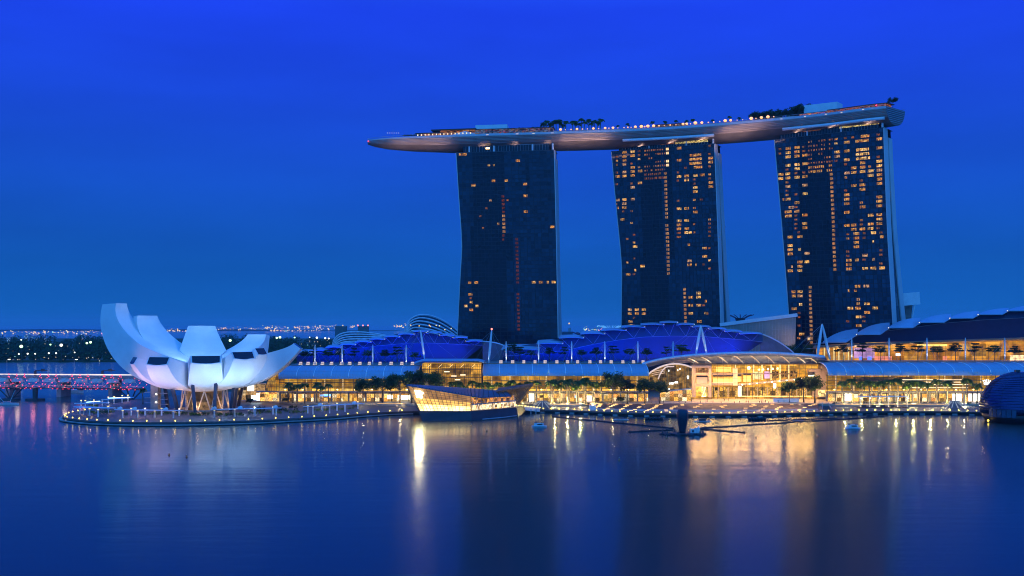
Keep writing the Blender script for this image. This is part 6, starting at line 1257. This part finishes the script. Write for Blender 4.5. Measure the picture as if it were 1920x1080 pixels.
def broad(h, cw, ch, seed, n=1500, mat=leaf_a, name='broad_tree', cat='tree', layers=False, leaf=.95):
    rr = random.Random(seed); r = thing(name, '-', cat); g = MB(); th = h-ch*.75
    g.tube([(0, 0, -.2), (.1, 0, th*.5), (0, .1, th), (0, 0, th+ch*.35)], [.38*h/12, .28*h/12, .22*h/12, .08], 8); cl = []
    if layers:
        nl = rr.randint(3, 4)
        for k in range(nl):
            z = th+ch*(k+.35)/nl; R_ = cw*.5*(1-.22*k) if k else cw*.42
            for j in range(7): a = rr.uniform(0, 2*PI); q = R_*rr.uniform(.25, .85); cl.append((Vector((q*math.cos(a), q*math.sin(a), z+rr.uniform(-.15, .15))), R_*.38, .22))
    else:
        for k in range(18):
            a = rr.uniform(0, 2*PI); e = rr.uniform(-.5, 1.0); q = rr.uniform(.35, .82); c = Vector((cw*.5*q*math.cos(a)*math.cos(e*.8), cw*.5*q*math.sin(a)*math.cos(e*.8), h-ch*.5+ch*.45*math.sin(e*1.2)*q)); cl.append((c, cw*rr.uniform(.13, .22), .75))
    for c, rad, sq in cl:
        if rr.random() < .8: b = Vector((0, 0, lerp(th*.8, th+ch*.2, rr.random()))); m_ = b.lerp(c, .5)+Vector((0, 0, -.12*(c-b).length*.5)); g.tube([b, m_, c], [.12*h/12, .08*h/12, .03], 5, cap=False)
    g.build('trunk', bark, r, smooth=True); f = MB()
    for k in range(n):
        c, rad, sq = cl[k % len(cl)]; u = Vector((rr.gauss(0, 1), rr.gauss(0, 1), rr.gauss(0, 1))).normalized()*rad*rr.random()**.45; u.z *= sq; p = c+u
        t = Vector((rr.gauss(0, 1), rr.gauss(0, 1), rr.gauss(0, .5))).normalized(); s = t.cross(Vector((rr.gauss(0, 1), rr.gauss(0, 1), rr.gauss(0, 1)))).normalized(); l = leaf*rr.uniform(.6, 1.3); w_ = l*.42
        f.face([p-t*l*.5, p+s*w_*.5, p+t*l*.5, p-s*w_*.5])
    f.build('crown', mat, r, fix=False); return r
def bush(w_, d_, h, seed, n=420, mat=leaf_a, name='shrub', leaf=.42):
    rr = random.Random(seed); r = thing(name, '-', 'shrub'); f = MB(); cl = [(Vector((rr.uniform(-.4, .4)*w_, rr.uniform(-.4, .4)*d_, h*rr.uniform(.25, .6))), h*rr.uniform(.3, .5)) for _ in range(10)]
    for k in range(n):
        c, rad = cl[k % 10]; u = Vector((rr.gauss(0, 1), rr.gauss(0, 1), rr.gauss(0, 1))).normalized()*rad*rr.random()**.4; p = c+u; p.z = max(.03, p.z)
        t = Vector((rr.gauss(0, 1), rr.gauss(0, 1), rr.gauss(.4, .6))).normalized(); s = t.cross(Vector((rr.gauss(0, 1), rr.gauss(0, 1), rr.gauss(0, 1)))).normalized(); l = leaf*rr.uniform(.6, 1.3)
        f.face([p-t*l*.5, p+s*l*.22, p+t*l*.5, p-s*l*.22])
    f.build('foliage', mat, r, fix=False); g = MB(); g.tube([(0, 0, -.05), (0, 0, h*.5)], .08, 5); g.build('stem', bark, r); return r
rr = random.Random(21)
PP = [Placer(palm(11.2, 1)), Placer(palm(12.2, 2)), Placer(palm(10.2, 3, 15)), Placer(palm(11.8, 4, 19))]
k = 0
def put_palm(px, Y, z, sc, label, group):
    global k; PP[k % 4].put((X(px, Y), Y, z), rr.uniform(0, 6.28), sc*rr.uniform(.98, 1.16), label, group); k += 1
for px in (1579, 1598, 1612, 1617, 1630.5, 1635, 1648, 1652, 1667.5, 1684, 1702, 1705, 1720.5, 1724, 1739.5, 1756.5, 1776, 1811.5, 1832): put_palm(px, rr.uniform(631, 637), 3.2, 1.0, 'tall palm in the row before the shops near the dark dome', 'palms before the shops near the dark dome')
for px in (1006, 1034, 1038, 1050, 1053, 1064, 1068, 1081, 1085, 1095, 1099, 1111, 1114, 1129): put_palm(px, rr.uniform(630, 637), 3.2, 1.0, 'tall palm in the row between the glass pavilion and the big leafy tree', 'palms between the glass pavilion and the big tree')
for px in (540, 549, 556, 571, 594, 602, 616): put_palm(px, rr.uniform(630, 638), 3.2, .88, 'dark palm in the clump before the shops beside the museum', 'palms before the shops beside the museum')
for i, px in enumerate(range(846, 1000, 13)): put_palm(px+rr.uniform(-3, 3), rr.uniform(633, 640), 3.2, .95, 'green lit palm standing behind the glass pavilion', 'palms behind the glass pavilion')
for px in (268,): put_palm(px, 640, 2, .72, 'small lone green lit palm between the museum and the footbridge', None)
BT = [Placer(broad(15.5, 14, 11, 31, 3400)), Placer(broad(11.5, 12, 7, 32, 2600)), Placer(broad(13, 10, 9, 33, 2200, leaf_b))]
for i, (px, py_c, Y, j, sc, lab) in enumerate(((1149, 709, 628, 0, 1.0, 'biggest leafy tree before the middle mall wing'), (1176, 712, 631, 2, .95, 'slim leafy tree close beside the biggest one'), (1209, 719, 630, 1, 1.0, 'spreading tree before the arched glass end, furthest from the steps'), (1237, 721, 627, 1, .92, 'spreading tree right before the arched glass end'),
        (681, 730, 630, 1, 1.0, 'spreading tree nearest the promontory canopy'), (717, 722, 632, 1, 1.08, 'spreading tree between two others beside the taller glass hall'), (750, 710, 628, 0, .98, 'tall leafy tree behind the prow of the glass pavilion'), (772, 700, 641-6, 2, 1.25, 'dark tree at the corner of the tall glass hall'), (804, 704, 634, 0, 1.02, 'dark leafy tree rising over the pavilion prow before the glass hall'),
        (1480, 722, 640, 1, .85, 'thin leafy tree behind the white hoarding'), (1507, 716, 640, 2, 1.0, 'slim dark tree beside the hoarding'), (1528, 714, 634, 0, .88, 'leafy tree at the end of the plaza hall near the curved wing'))):
    BT[j].put((X(px, Y), Y, 3.2), rr.uniform(0, 6.28), sc*1.28, lab)
UT = [Placer(broad(7.2, 8.5, 3.4, 41, 1700, leaf_b, 'terrace_tree', 'tree', True, .85)), Placer(broad(7.8, 7.6, 4.4, 42, 1700, leaf_b, 'terrace_tree', 'tree', True, .85)), Placer(broad(6.4, 8.0, 2.8, 43, 1500, leaf_a, 'terrace_tree', 'tree', True, .8))]
for i, px in enumerate((572, 588, 615, 637, 664, 690, 722, 745, 778)): UT[i % 3].put((X(px, 699), 699, 24.0), rr.uniform(0, 6.28), rr.uniform(1.1, 1.35), 'flat topped terrace tree before the smaller blue shell', 'terrace trees before the smaller blue shell')
for i, px in enumerate((962, 974, 996, 1030, 1058, 1090, 1118, 1150, 1181, 1213, 1250, 1278)): UT[i % 3].put((X(px, 700), 700, 25.2), rr.uniform(0, 6.28), rr.uniform(1.1, 1.35)*(1.25 if px in (962, 1278) else 1), 'flat topped terrace tree before the larger blue shell', 'terrace trees before the larger blue shell')
for i, px in enumerate((1581, 1617, 1651, 1688, 1721, 1757, 1792, 1828, 1865, 1903)): UT[i % 3].put((X(px, 688), 688, 25.8), rr.uniform(0, 6.28), rr.uniform(1.3, 1.55), 'layered terrace tree before the gold lit rooftop restaurant', 'terrace trees before the rooftop restaurant')
for i, px in enumerate((1478, 1490, 1503, 1515)): BT[i % 3].put((X(px, 742), 742, 25.0), rr.uniform(0, 6.28), .75, 'dark tree on the roof at the foot of the busiest tower', 'dark trees at the foot of the busiest tower')
# sky deck planting
for i, px in enumerate((1020, 1026, 1032, 1038, 1044, 1050, 1056, 1061, 1075, 1080, 1086, 1092, 1097, 1105, 1110, 1116, 1121, 1126)):
    c, d, n, w_ = along(px); p = c+n*w_*rr.uniform(.05, .35); PP[i % 4].put((p.x, p.y, DZ), rr.uniform(0, 6.28), rr.uniform(.78, .98), 'dark palm on the sky deck between the first two towers', 'palms on the sky deck between the first two towers')
for i, px in enumerate((1160, 1179, 1204, 1227, 1250, 1270, 1291, 1303, 1340, 1371, 1390, 1412)):
    c, d, n, w_ = along(px); p = c+n*w_*.35; PP[i % 4].put((p.x, p.y, DZ), rr.uniform(0, 6.28), rr.uniform(.46, .62), 'small scattered palm behind the bright lamps of the sky deck', 'small palms behind the lamps of the sky deck')
SB_ = [Placer(broad(7.4, 8, 5.2, 51, 1100, leaf_b, 'deck_tree', 'tree')), Placer(broad(5.6, 8, 4.4, 52, 1000, leaf_b, 'deck_tree', 'tree'))]
for i, px in enumerate((1418, 1425, 1433, 1439, 1444, 1449, 1454, 1462)): c, d, n, w_ = along(px); p = c+n*w_*.1; SB_[i % 2].put((p.x, p.y, DZ), rr.uniform(0, 6.28), rr.uniform(1.15, 1.55), 'dark bushy tree on the sky deck beside the middle of its lamps', 'dark trees on the sky deck away from the white box')
for i, px in enumerate((1478, 1486, 1494, 1503, 1508)): c, d, n, w_ = along(px); p = c+n*w_*.0; SB_[i % 2].put((p.x, p.y, DZ), rr.uniform(0, 6.28), rr.uniform(1.25, 1.7), 'dark bushy tree on the sky deck against the larger white box', 'dark trees on the sky deck against the white box')
for i, px in enumerate((968, 978, 988, 996, 1003, 1016)): c, d, n, w_ = along(px); p = c+n*w_*.0; SB_[1].put((p.x, p.y, DZ+1.5), rr.uniform(0, 6.28), rr.uniform(.85, 1.1), 'low dark tree on the sky deck behind the long bar', 'low trees on the sky deck behind the bar')
c, d, n, w_ = along(1683); p = c+n*w_*.2; SB_[0].put((p.x-2, p.y, DZ), 0, .95, 'lone dark tree at the blunt end of the sky deck')
# shrubs and hedges
BS = [Placer(bush(5, 3, 1.7, 61, mat=palm_g)), Placer(bush(7, 3, 1.5, 62, mat=palm_g)), Placer(bush(4, 2.6, 2.2, 63, mat=leaf_a))]
for i, (px, py) in enumerate(((170, 774), (181, 775), (196, 776), (207, 774), (176, 763), (236, 779), (268, 777), (283, 777), (296, 778), (313, 777), (333, 778), (344, 778), (360, 779), (372, 779), (385, 779), (412, 779), (425, 779), (436, 779), (449, 779), (477, 776), (490, 775), (505, 774), (522, 775), (539, 773), (596, 771), (612, 770), (628, 768), (641, 769), (655, 767), (667, 764), (552, 775), (566, 774))):
    Y = Yz(py, 2.0); BS[i % 3].put((X(px, Y), Y, 2.0), rr.uniform(0, 6.28), rr.uniform(.85, 1.3), 'low lit shrub in the planting along the promontory walk', 'shrubs along the promontory walk')
HG = Placer(bush(9, 1.6, 1.1, 71, 700, leaf_b, 'hedge', .3))
for i, px in enumerate(list(range(1004, 1150, 26))): HG.put((X(px, 628), 628, 3.2), 0, 1, 'low clipped hedge behind the lit wall under the middle palms', 'clipped hedges under the middle palms')
for i, px in enumerate(list(range(1572, 1850, 28))): HG.put((X(px, 628.5), 628.5, 3.2), 0, 1, 'low clipped hedge under the palms near the dark dome', 'clipped hedges under the palms near the dome')
for i, (px, py) in enumerate(((500, 766), (530, 765), (560, 764), (590, 763), (500, 771), (540, 769))): Y = Yz(py, 2.2); HG.put((X(px, Y), Y, 2.0), 0, 1.5, 'long low hedge on the lawn between the museum and the shops', 'low hedges between the museum and the shops')
b = broad(4, 6, 3.2, 81, 700, leaf_b, 'round_shrub', 'shrub'); RB = Placer(b); RB.put((X(1164, 632), 632, 3.2), 0, 1.0, 'big round clipped shrub in the shade of the biggest tree'); RB.put((X(469, 640), 640, 2), 0, .9, 'big round shrub before the bright doorway beside the museum'); RB.put((X(536, 634), 634, 3.2), 0, .8, 'round shrub among the palms beside the museum')
# added point lights among the planting brighten palms and trees from below
for px in list(range(1585, 1840, 32))+list(range(1040, 1135, 24))+list(range(860, 990, 30)): point('palm_fill_light', (X(px, 628), 628.6, 5.0), 6000, (1, .78, .28), .3)
for px in (545, 605, 681, 750, 804, 1149, 1215, 1500): point('tree_fill_light', (X(px, 625), 625, 5), 1200, (1, .7, .3), .3)
# ================================================================ what lies beyond: gardens, far banks, the strait
grass_m = pm('dark grass', (.025, .05, .02), .9, var=.4, scale=.05)
g = MB(); g.slab([(-214, 761), (1500, 761), (2600, 1500), (2600, 2300), (-150, 2300), (-330, 1500), (-262, 1000), (-225, 800)], -1, 1.9); struct('garden_ground', g, grass_m, 'dark garden ground behind the mall and towers', 'ground')
g = MB(); g.slab([(-3200, 1330), (-900, 1395), (-335, 1420), (-160, 2300), (400, 2700), (-200, 3600), (-3200, 3600)], -1, 2.4); struct('far_shore', g, grass_m, 'dark wooded shore across the water behind the bridges', 'shore')
dist = pm('distant shore', (.02, .03, .05), .9)
for nm, pts, h in (('hills', [(-7000, 8200), (-300, 7600), (-300, 8600), (-7000, 9200)], 20),):
    g = MB(); n = 60; rowa = []
    for k in range(n+1):
        x = lerp(-7000, -900, k/n); hh = h*(.55+.5*mnoise.noise(Vector((x*.0016, 3, 0)))+.25*mnoise.noise(Vector((x*.006, 9, 0))))*max(.15, 1-max(0, (k/n-.8)*4)); rowa.append((x, 8000, max(3, hh)))
    g.grid([[(x, 7600, -1) for x, y, z in rowa], rowa, [(x, 9000, -1) for x, y, z in rowa]]); struct(nm, g, dist, 'low dark land on the horizon under the distant lights', 'land')
# woods on the far bank and in the gardens: one mass of crowns
wood_m = pm('far wood leaves', (.016, .050, .009), .8, var=.55, scale=.05)
def woods(name, label, spans, seed, per=150):
    rr = random.Random(seed); f = MB()
    for (x0, x1, y0, y1, n, h0, h1) in spans:
        for _ in range(n):
            cx, cy = rr.uniform(x0, x1), rr.uniform(y0, y1); h = rr.uniform(h0, h1); R_ = h*rr.uniform(.42, .62)
            for _ in range(int(per*rr.uniform(.7, 1.1))):
                u = Vector((rr.gauss(0, 1), rr.gauss(0, 1), rr.gauss(0, 1))).normalized(); q = rr.random()**.35; p = Vector((cx+u.x*R_*q, cy+u.y*R_*q, max(2.5, h*.55+u.z*h*.45*q)))
                t = Vector((rr.gauss(0, 1), rr.gauss(0, .6), rr.gauss(0, .8))).normalized(); s = t.cross(Vector((rr.gauss(0, .3), 1, rr.gauss(0, .3)))).normalized(); l = rr.uniform(1.6, 3.8)
                f.face([p-t*l*.5, p+s*l*.4, p+t*l*.5, p-s*l*.4])
    o = f.build(name, wood_m, fix=False); tag(o, label, 'woods', kind='stuff')
woods('far_woods', 'dark woods along the far bank behind the bridges', [(-900, -300, 1410, 1470, 70, 9, 15), (-960, -290, 1500, 1900, 150, 14, 27), (-1300, -160, 1950, 2700, 140, 16, 30)], 5)
woods('garden_woods', 'dark woods of the gardens between the museum and the glass conservatories', [(-240, 40, 960, 1500, 70, 14, 24), (-180, -60, 820, 930, 16, 9, 15), (60, 330, 1020, 1500, 40, 10, 18)], 6)
# floodlit masts in the woods: each one a thing
fm = thing('floodlight_mast', '-', 'floodlight'); g = MB(); g.tube([(0, 0, -10), (0, 0, 0)], .12, 6); g.build('mast_pole', dark_steel, fm)
g = MB(); g.ball((0, -.6, .4), 1.0, 10, 8, .9); g.build('lamp_cluster', em('greenish white floodlight', (.60, 1, .42), 3.2), fm, smooth=True); FMG = Placer(fm)
fw = dup(fm, (0, 0, 0)); 
for ch in fw.children:
    if ch.name.startswith('lamp_cluster'): ch.data = ch.data.copy(); ch.data.materials[0] = em('white floodlight', (1, .93, .70), 3.0)
FMW = Placer(fw); FMG.used = False
for px, py, r_, green in ((46, 650.5, 3.2, 1), (100, 646.5, 1.7, 1), (120.5, 648, 3.0, 0), (168, 644, 2.2, 1), (175, 642.5, 2.4, 1), (41, 664, 1.4, 0), (57.5, 663.5, 1.7, 0), (71.5, 663.5, 1.4, 0), (97, 662.5, 1.6, 0), (110.5, 662.5, 1.6, 0), (145, 661, 1.3, 0), (413.5, 634, 1.9, 0), (436.5, 639, 2.6, 1), (523, 634, 2.0, 1), (529, 633, 2.4, 1), (556, 633.2, 1.5, 2), (597.5, 633.6, 2.0, 0), (613, 634.5, 1.7, 0), (619.5, 635, 1.5, 0), (45.5, 637.5, 1.3, 0), (584, 632.5, 1.0, 0)):
    Y = 1380 if px < 200 else 930; sc = r_*Y/2000*.9
    (FMG if green else FMW).put((X(px, Y), Y-8, Zp(py, Y)), 0, sc*1.05, ('greenish' if green else 'white')+' floodlight on a mast in the dark woods '+('behind the bridges' if px < 200 else 'beyond the museum'), ('greenish' if green else 'white')+' floodlights '+('behind the bridges' if px < 200 else 'beyond the museum'))
# small lamps along the far bank and the lights on the horizon: too many to count
rr = random.Random(12)
def lights(name, label, pts, mats_n):
    g = MB(); mats = [m for m, _ in mats_n]; wt = [w_ for _, w_ in mats_n]
    for p, r_ in pts: g.cur = rr.choices(range(len(mats)), wt)[0]; g.ball(p, r_, 6, 4)
    o = g.build(name, mats, fix=False); tag(o, label, 'lights', kind='stuff')
or_ = em('far orange lamps', (1, .52, .07), 1.5); wh_ = em('far white lamps', (1, .74, .30), 1.4); gr_ = em('far green lamps', (.5, 1, .6), 1.2); ye_ = em('far yellow lamps', (1, .62, .18), 1.2); rd_ = em('far red lamps', (1, .2, .15), 3)
pts = []
for px0, px1, n, py, sp_ in ((2, 50, 22, 623, 3.2), (50, 85, 30, 624, 3), (88, 195, 60, 622.5, 2.6), (312, 352, 34, 620.5, 3), (403, 512, 50, 615.5, 2.2), (492, 645, 95, 613.5, 3.2), (505, 600, 40, 620, .8)):
    for _ in range(n): px = rr.uniform(px0, px1); pts.append((V(px, py+rr.gauss(0, sp_*.62), 7400 if py < 621.5 else 5200), (rr.uniform(1.3, 3.4) if rr.random() < .85 else 4.6)*(1 if py < 621.5 else .72)))
for px0, px1, n, py in ((655, 666, 9, 612.5), (738, 758, 22, 611.5), (757, 768, 8, 609.5)):
    for _ in range(n): pts.append((V(rr.uniform(px0, px1), py+rr.gauss(0, 1.4), 7400), rr.uniform(1.8, 4)))
lights('horizon_lights', 'orange and white lights scattered along the horizon behind the museum', pts, ((or_, 60), (wh_, 26), (gr_, 4), (ye_, 18), (rd_, 2)))
pts = []
for _ in range(24): px = rr.uniform(0, 215); pts.append((V(px, rr.uniform(668, 677), 1400), rr.uniform(.25, .6)))
for _ in range(16): px = rr.uniform(0, 230); pts.append((V(px, rr.uniform(640, 663), 1405), rr.uniform(.2, .45)))
for _ in range(14): px = rr.uniform(560, 640); pts.append((V(px, rr.uniform(638, 650), 950), rr.uniform(.15, .35)))
lights('bank_lights', 'small yellow and white lamps dotted along the dark far bank', pts, ((ye_, 50), (wh_, 20), (gr_, 8)))
# pale blocks across the water
conc2 = pm('pale far building', (.40, .46, .50), .7, var=.1)
for i, (px0, px1, py0, py1, Y, lab) in enumerate(((13, 19, 633, 640, 2600, 'narrow pale block on the far bank, first of the row'), (28.5, 32, 633, 640, 2600, 'slim pale block standing next to the narrowest gap on the far bank'), (45, 53, 628.5, 640, 2500, 'taller pale block behind the brightest floodlight'), (54, 61.5, 630.5, 640, 2520, 'pale twin block joined behind the brightest floodlight'), (83, 94.5, 634.5, 640.5, 2500, 'wide low pale block on the far bank'), (65, 71, 634.5, 638, 2700, 'small reddish roofed house on the far bank'), (153.5, 157, 633, 639, 2500, 'little lit tower by the twin floodlights on the far bank'),
        (628, 648.5, 612, 628, 2100, 'grey green slab block behind the low conservatory'), (671, 690, 611.5, 624, 2300, 'dark slab block with red roof lights behind the low conservatory'))):
    a, b = X(px0, Y), X(px1, Y); z0, z1 = 2, Zp(py0, Y); r = thing('far_building', lab, 'building', ((a+b)/2, Y, 2)); g = MB(); g.box(((a+b)/2, Y+8, (z0+z1)/2), (b-a, 16, z1-z0)); g.build('wall', conc2 if px0 < 600 and px0 != 65 else pm('grey green block', (.10, .14, .15), .7), r)
    if px0 < 100:
        for kx in range(3):
            for kz in range(3): g = MB(); zz = z1-(kz+.7)*(z1-Zp(py1, Y))/3.4; g.box((lerp(a, b, (kx+.5)/3), Y-.15, zz), ((b-a)*.2, .3, 1.6)); g.build('window', glass_dark if (kx+kz) % 2 else em('pale lit window', (.6, .8, 1), .5), r)
    if px0 == 671:
        for q in (0, .5, 1): g = MB(); g.ball((lerp(a, b, q), Y, z1+1.5), 1.6); g.build('roof_light', rd_, r)
    g = MB(); g.box(((a+b)/2, Y+8, z1+.4), (b-a+1, 17, .8)); g.build('roof', grey_steel, r)
    if px0 == 153.5: g = MB(); g.ball((lerp(a, b, .4), Y-1, Zp(637, Y)), 2.0); g.build('lamp', or_, r)
# conservatories: nested white arches over glass
cg = pm('conservatory glass', (.02, .06, .10), .12, .2)
rib_m = pm('conservatory rib', (.62, .68, .74), .4)
def conserv(label, base_px, apex, Y, n, dx, dy, w_end, hs):
    r = thing('conservatory', label, 'conservatory', V((base_px[0]+base_px[1])/2, 650, Y)); allp = []
    for k in range(n):
        t = k/(n-1); px0 = lerp(base_px[0], base_px[0]+dx[0], t); px1 = lerp(base_px[1], base_px[1]+dx[1], t); ap = lerp(apex[1], apex[1]+dy, t**hs); ax_ = lerp(apex[0], apex[0]+dx[2], t); yy = Y-14*t*1.6
        P = [V(px0, 652, yy), V(lerp(px0, ax_, .03), lerp(652, ap, .42), yy), V(lerp(px0, ax_, .22), lerp(652, ap, .80), yy), V(lerp(px0, ax_, .55), lerp(652, ap, .97), yy), V(ax_, ap, yy), V(lerp(ax_, px1, .35), lerp(ap, w_end, .18), yy), V(lerp(ax_, px1, .7), lerp(ap, w_end, .55), yy), V(px1, w_end, yy)]
        P = catmull(P, 5); allp.append(P); g = MB(); g.tube(P, .85, 6); g.build('arch_rib', rib_m, r, smooth=True)
    g = MB(); g.grid([[p-(Vector((0, 0, 1.0))) for p in P] for P in allp]); g.build('glass_roof', cg, r, smooth=True)
    g = MB(); rows = [allp[-1], [Vector((p.x, p.y, 2)) for p in allp[-1]]]; g.grid(rows); g.build('glass_front', cg, r)
    return r
c1 = conserv('low wide conservatory of nested pale arches behind the smaller blue shell', (624, 742), (672, 622.5), 1010, 6, (9, 3, 6), 22, 634, 1.0)
c2 = conserv('tall conservatory of steep nested pale arches beside the darkest tower', (757, 872), (800, 590.5), 990, 6, (5, -28, -22), 30, 634, 1.0)
for px, py in ((786, 611), (805, 610), (807, 612), (770, 610), (818, 610), (824, 611), (846, 616), (834, 618)): g = MB(); g.ball(V(px, py, 940), .55); g.build('inside_lamp', or_ if px < 810 else wh_, c2)
# glass atria beside the towers
def atrium(label, corners, Y0, Y1, extra=None):
    r = thing('atrium_building', label, 'building', V(corners[0][0], corners[0][1], Y0)); A, B, C, D = [V(px, py, y) for (px, py), y in zip(corners, (Y0, Y1, Y1, Y0))]   # top left, top right, bottom right, bottom left
    g = MB(); g.face([A, B, C, D]); g.face([A, B, B+Vector((0, 40, 0)), A+Vector((0, 40, 0))]); g.build('fin_wall', pm('pale fin glass', (.36, .31, .27), .45, .1, var=.15, scale=.08), r)
    g = MB()
    for k in range(24): t = k/23; g.bar(A.lerp(B, t)+Vector((0, -.3, 0)), D.lerp(C, t)+Vector((0, -.3, 0)), .25, .5)
    for k in range(1, 6): t = k/6; g.bar(A.lerp(D, t)+Vector((0, -.3, 0)), B.lerp(C, t)+Vector((0, -.3, 0)), .14, .2)
    g.build('fins', pm('pale fins', (.42, .36, .32), .5), r); g = MB(); g.bar(A+Vector((-1, -1, .6)), B+Vector((1, -1, .6)), 1.2, 2.5); g.build('roof_edge', white_steel, r); return r
a1 = atrium('pale finned glass building rising between the middle tower and the busiest one', [(1352, 610.5), (1492, 592), (1490, 660), (1352, 660)], 800, 775)
point('atrium_glow', V(1470, 640, 765), 2500, (1, .62, .3), 1)
a2 = atrium('pale finned glass building with an oversailing roof behind the tower with most windows lit', [(1672, 565), (1712, 560.5), (1704, 625), (1672, 625)], 770, 775)
g = MB(); a, b = V(1672, 563.5, 766), V(1724, 559, 768); g.bar(a, b, 1.4, 9); g.build('oversailing_roof', white_steel, a2); g = MB(); g.bar(V(1717, 562, 768), V(1709, 601, 768), .8); g.build('raking_column', white_steel, a2)
# tree shaped towers in the gardens
for px, py, lab in ((1098, 623, 'dark tree shaped garden tower beside the ships'), (1146, 610.5, 'blue lit tree shaped garden tower just left of the middle tower'), (1388, 590, 'purple tree shaped garden tower right beside the middle tower')):
    Y = 1000; c = V(px, py, Y); r = thing('garden_tower', lab.replace('just left of', 'just before').replace('right beside', 'close behind'), 'garden tower', (c.x, c.y, 2)); g = MB(); g.lathe((c.x, c.y, 0), [(3, 2), (2.2, c.z*.5), (2.6, c.z*.8), (5, c.z-3)], 10); g.build('trunk', pm('garden tower trunk', (.12, .08, .12), .7), r)
    for k in range(14): a = 2*PI*k/14; g = MB(); g.tube([(c.x+5*math.cos(a)*.6, c.y+5*math.sin(a)*.6, c.z-4), (c.x+8*math.cos(a), c.y+8*math.sin(a), c.z-1.5), (c.x+13*math.cos(a), c.y+13*math.sin(a), c.z)], .35, 4); g.build('branch', em('branch with painted blue glow', (.1, .4, .9), .8) if px == 1146 else pm('violet branch', (.16, .06, .14), .6), r)  # blue light on the branches is painted as emission
# ships in the strait
for px0, px1, py, lab, lit in ((1042, 1074, 611, 'dark ship on the horizon with one bright masthead lamp', 0), (1094, 1120, 616, 'brightly lit ship on the horizon between two towers', 1), (1120, 1144, 616, 'ship on the horizon strung with red and white lamps', 2)):
    Y = 5200; a, b = X(px0, Y), X(px1, Y); zc_ = Zp(py, Y); r = thing('ship', lab, 'ship', ((a+b)/2, Y, 0)); g = MB(); hullmesh(g, ((a+b)/2, Y), b-a, 18, 14); g.build('hull', pm('dark ship hull', (.02, .03, .05), .7), r); g = MB(); g.box((lerp(a, b, .82), Y, 22), ((b-a)*.16, 12, 20)); g.build('superstructure', pm('pale far ship house', (.25, .3, .33), .7), r)
    if lit == 0: g = MB(); g.ball((lerp(a, b, .78), Y-8, 54), 3.8); g.build('masthead_lamp', or_, r)
    else:
        for k in range(26): g = MB(); g.ball((rr.uniform(a, b), Y-10, rr.uniform(14, 30)*(1.5 if rr.random() < .2 else 1)), rr.uniform(1, 2.4)); g.build('deck_lamp', (gr_ if rr.random() < .4 else wh_) if lit == 1 else (rd_ if rr.random() < .4 else wh_), r)
# ================================================================ the damp evening air
g = MB(); g.box((0, 20050, 107), (33000, 41000, 220.0))
m = bpy.data.materials.new('evening haze'); m.use_nodes = True; nt = m.node_tree
for n in list(nt.nodes): nt.nodes.remove(n)
o_ = nt.nodes.new('ShaderNodeOutputMaterial'); pv = nt.nodes.new('ShaderNodeVolumePrincipled'); pv.inputs['Color'].default_value = (.55, .78, .92, 1); pv.inputs['Density'].default_value = 4.2e-5; pv.inputs['Anisotropy'].default_value = .0
nt.links.new(pv.outputs[0], o_.inputs['Volume'])
tag(g.build('haze', m), 'thin blue evening haze over the bay', 'haze', kind='stuff')
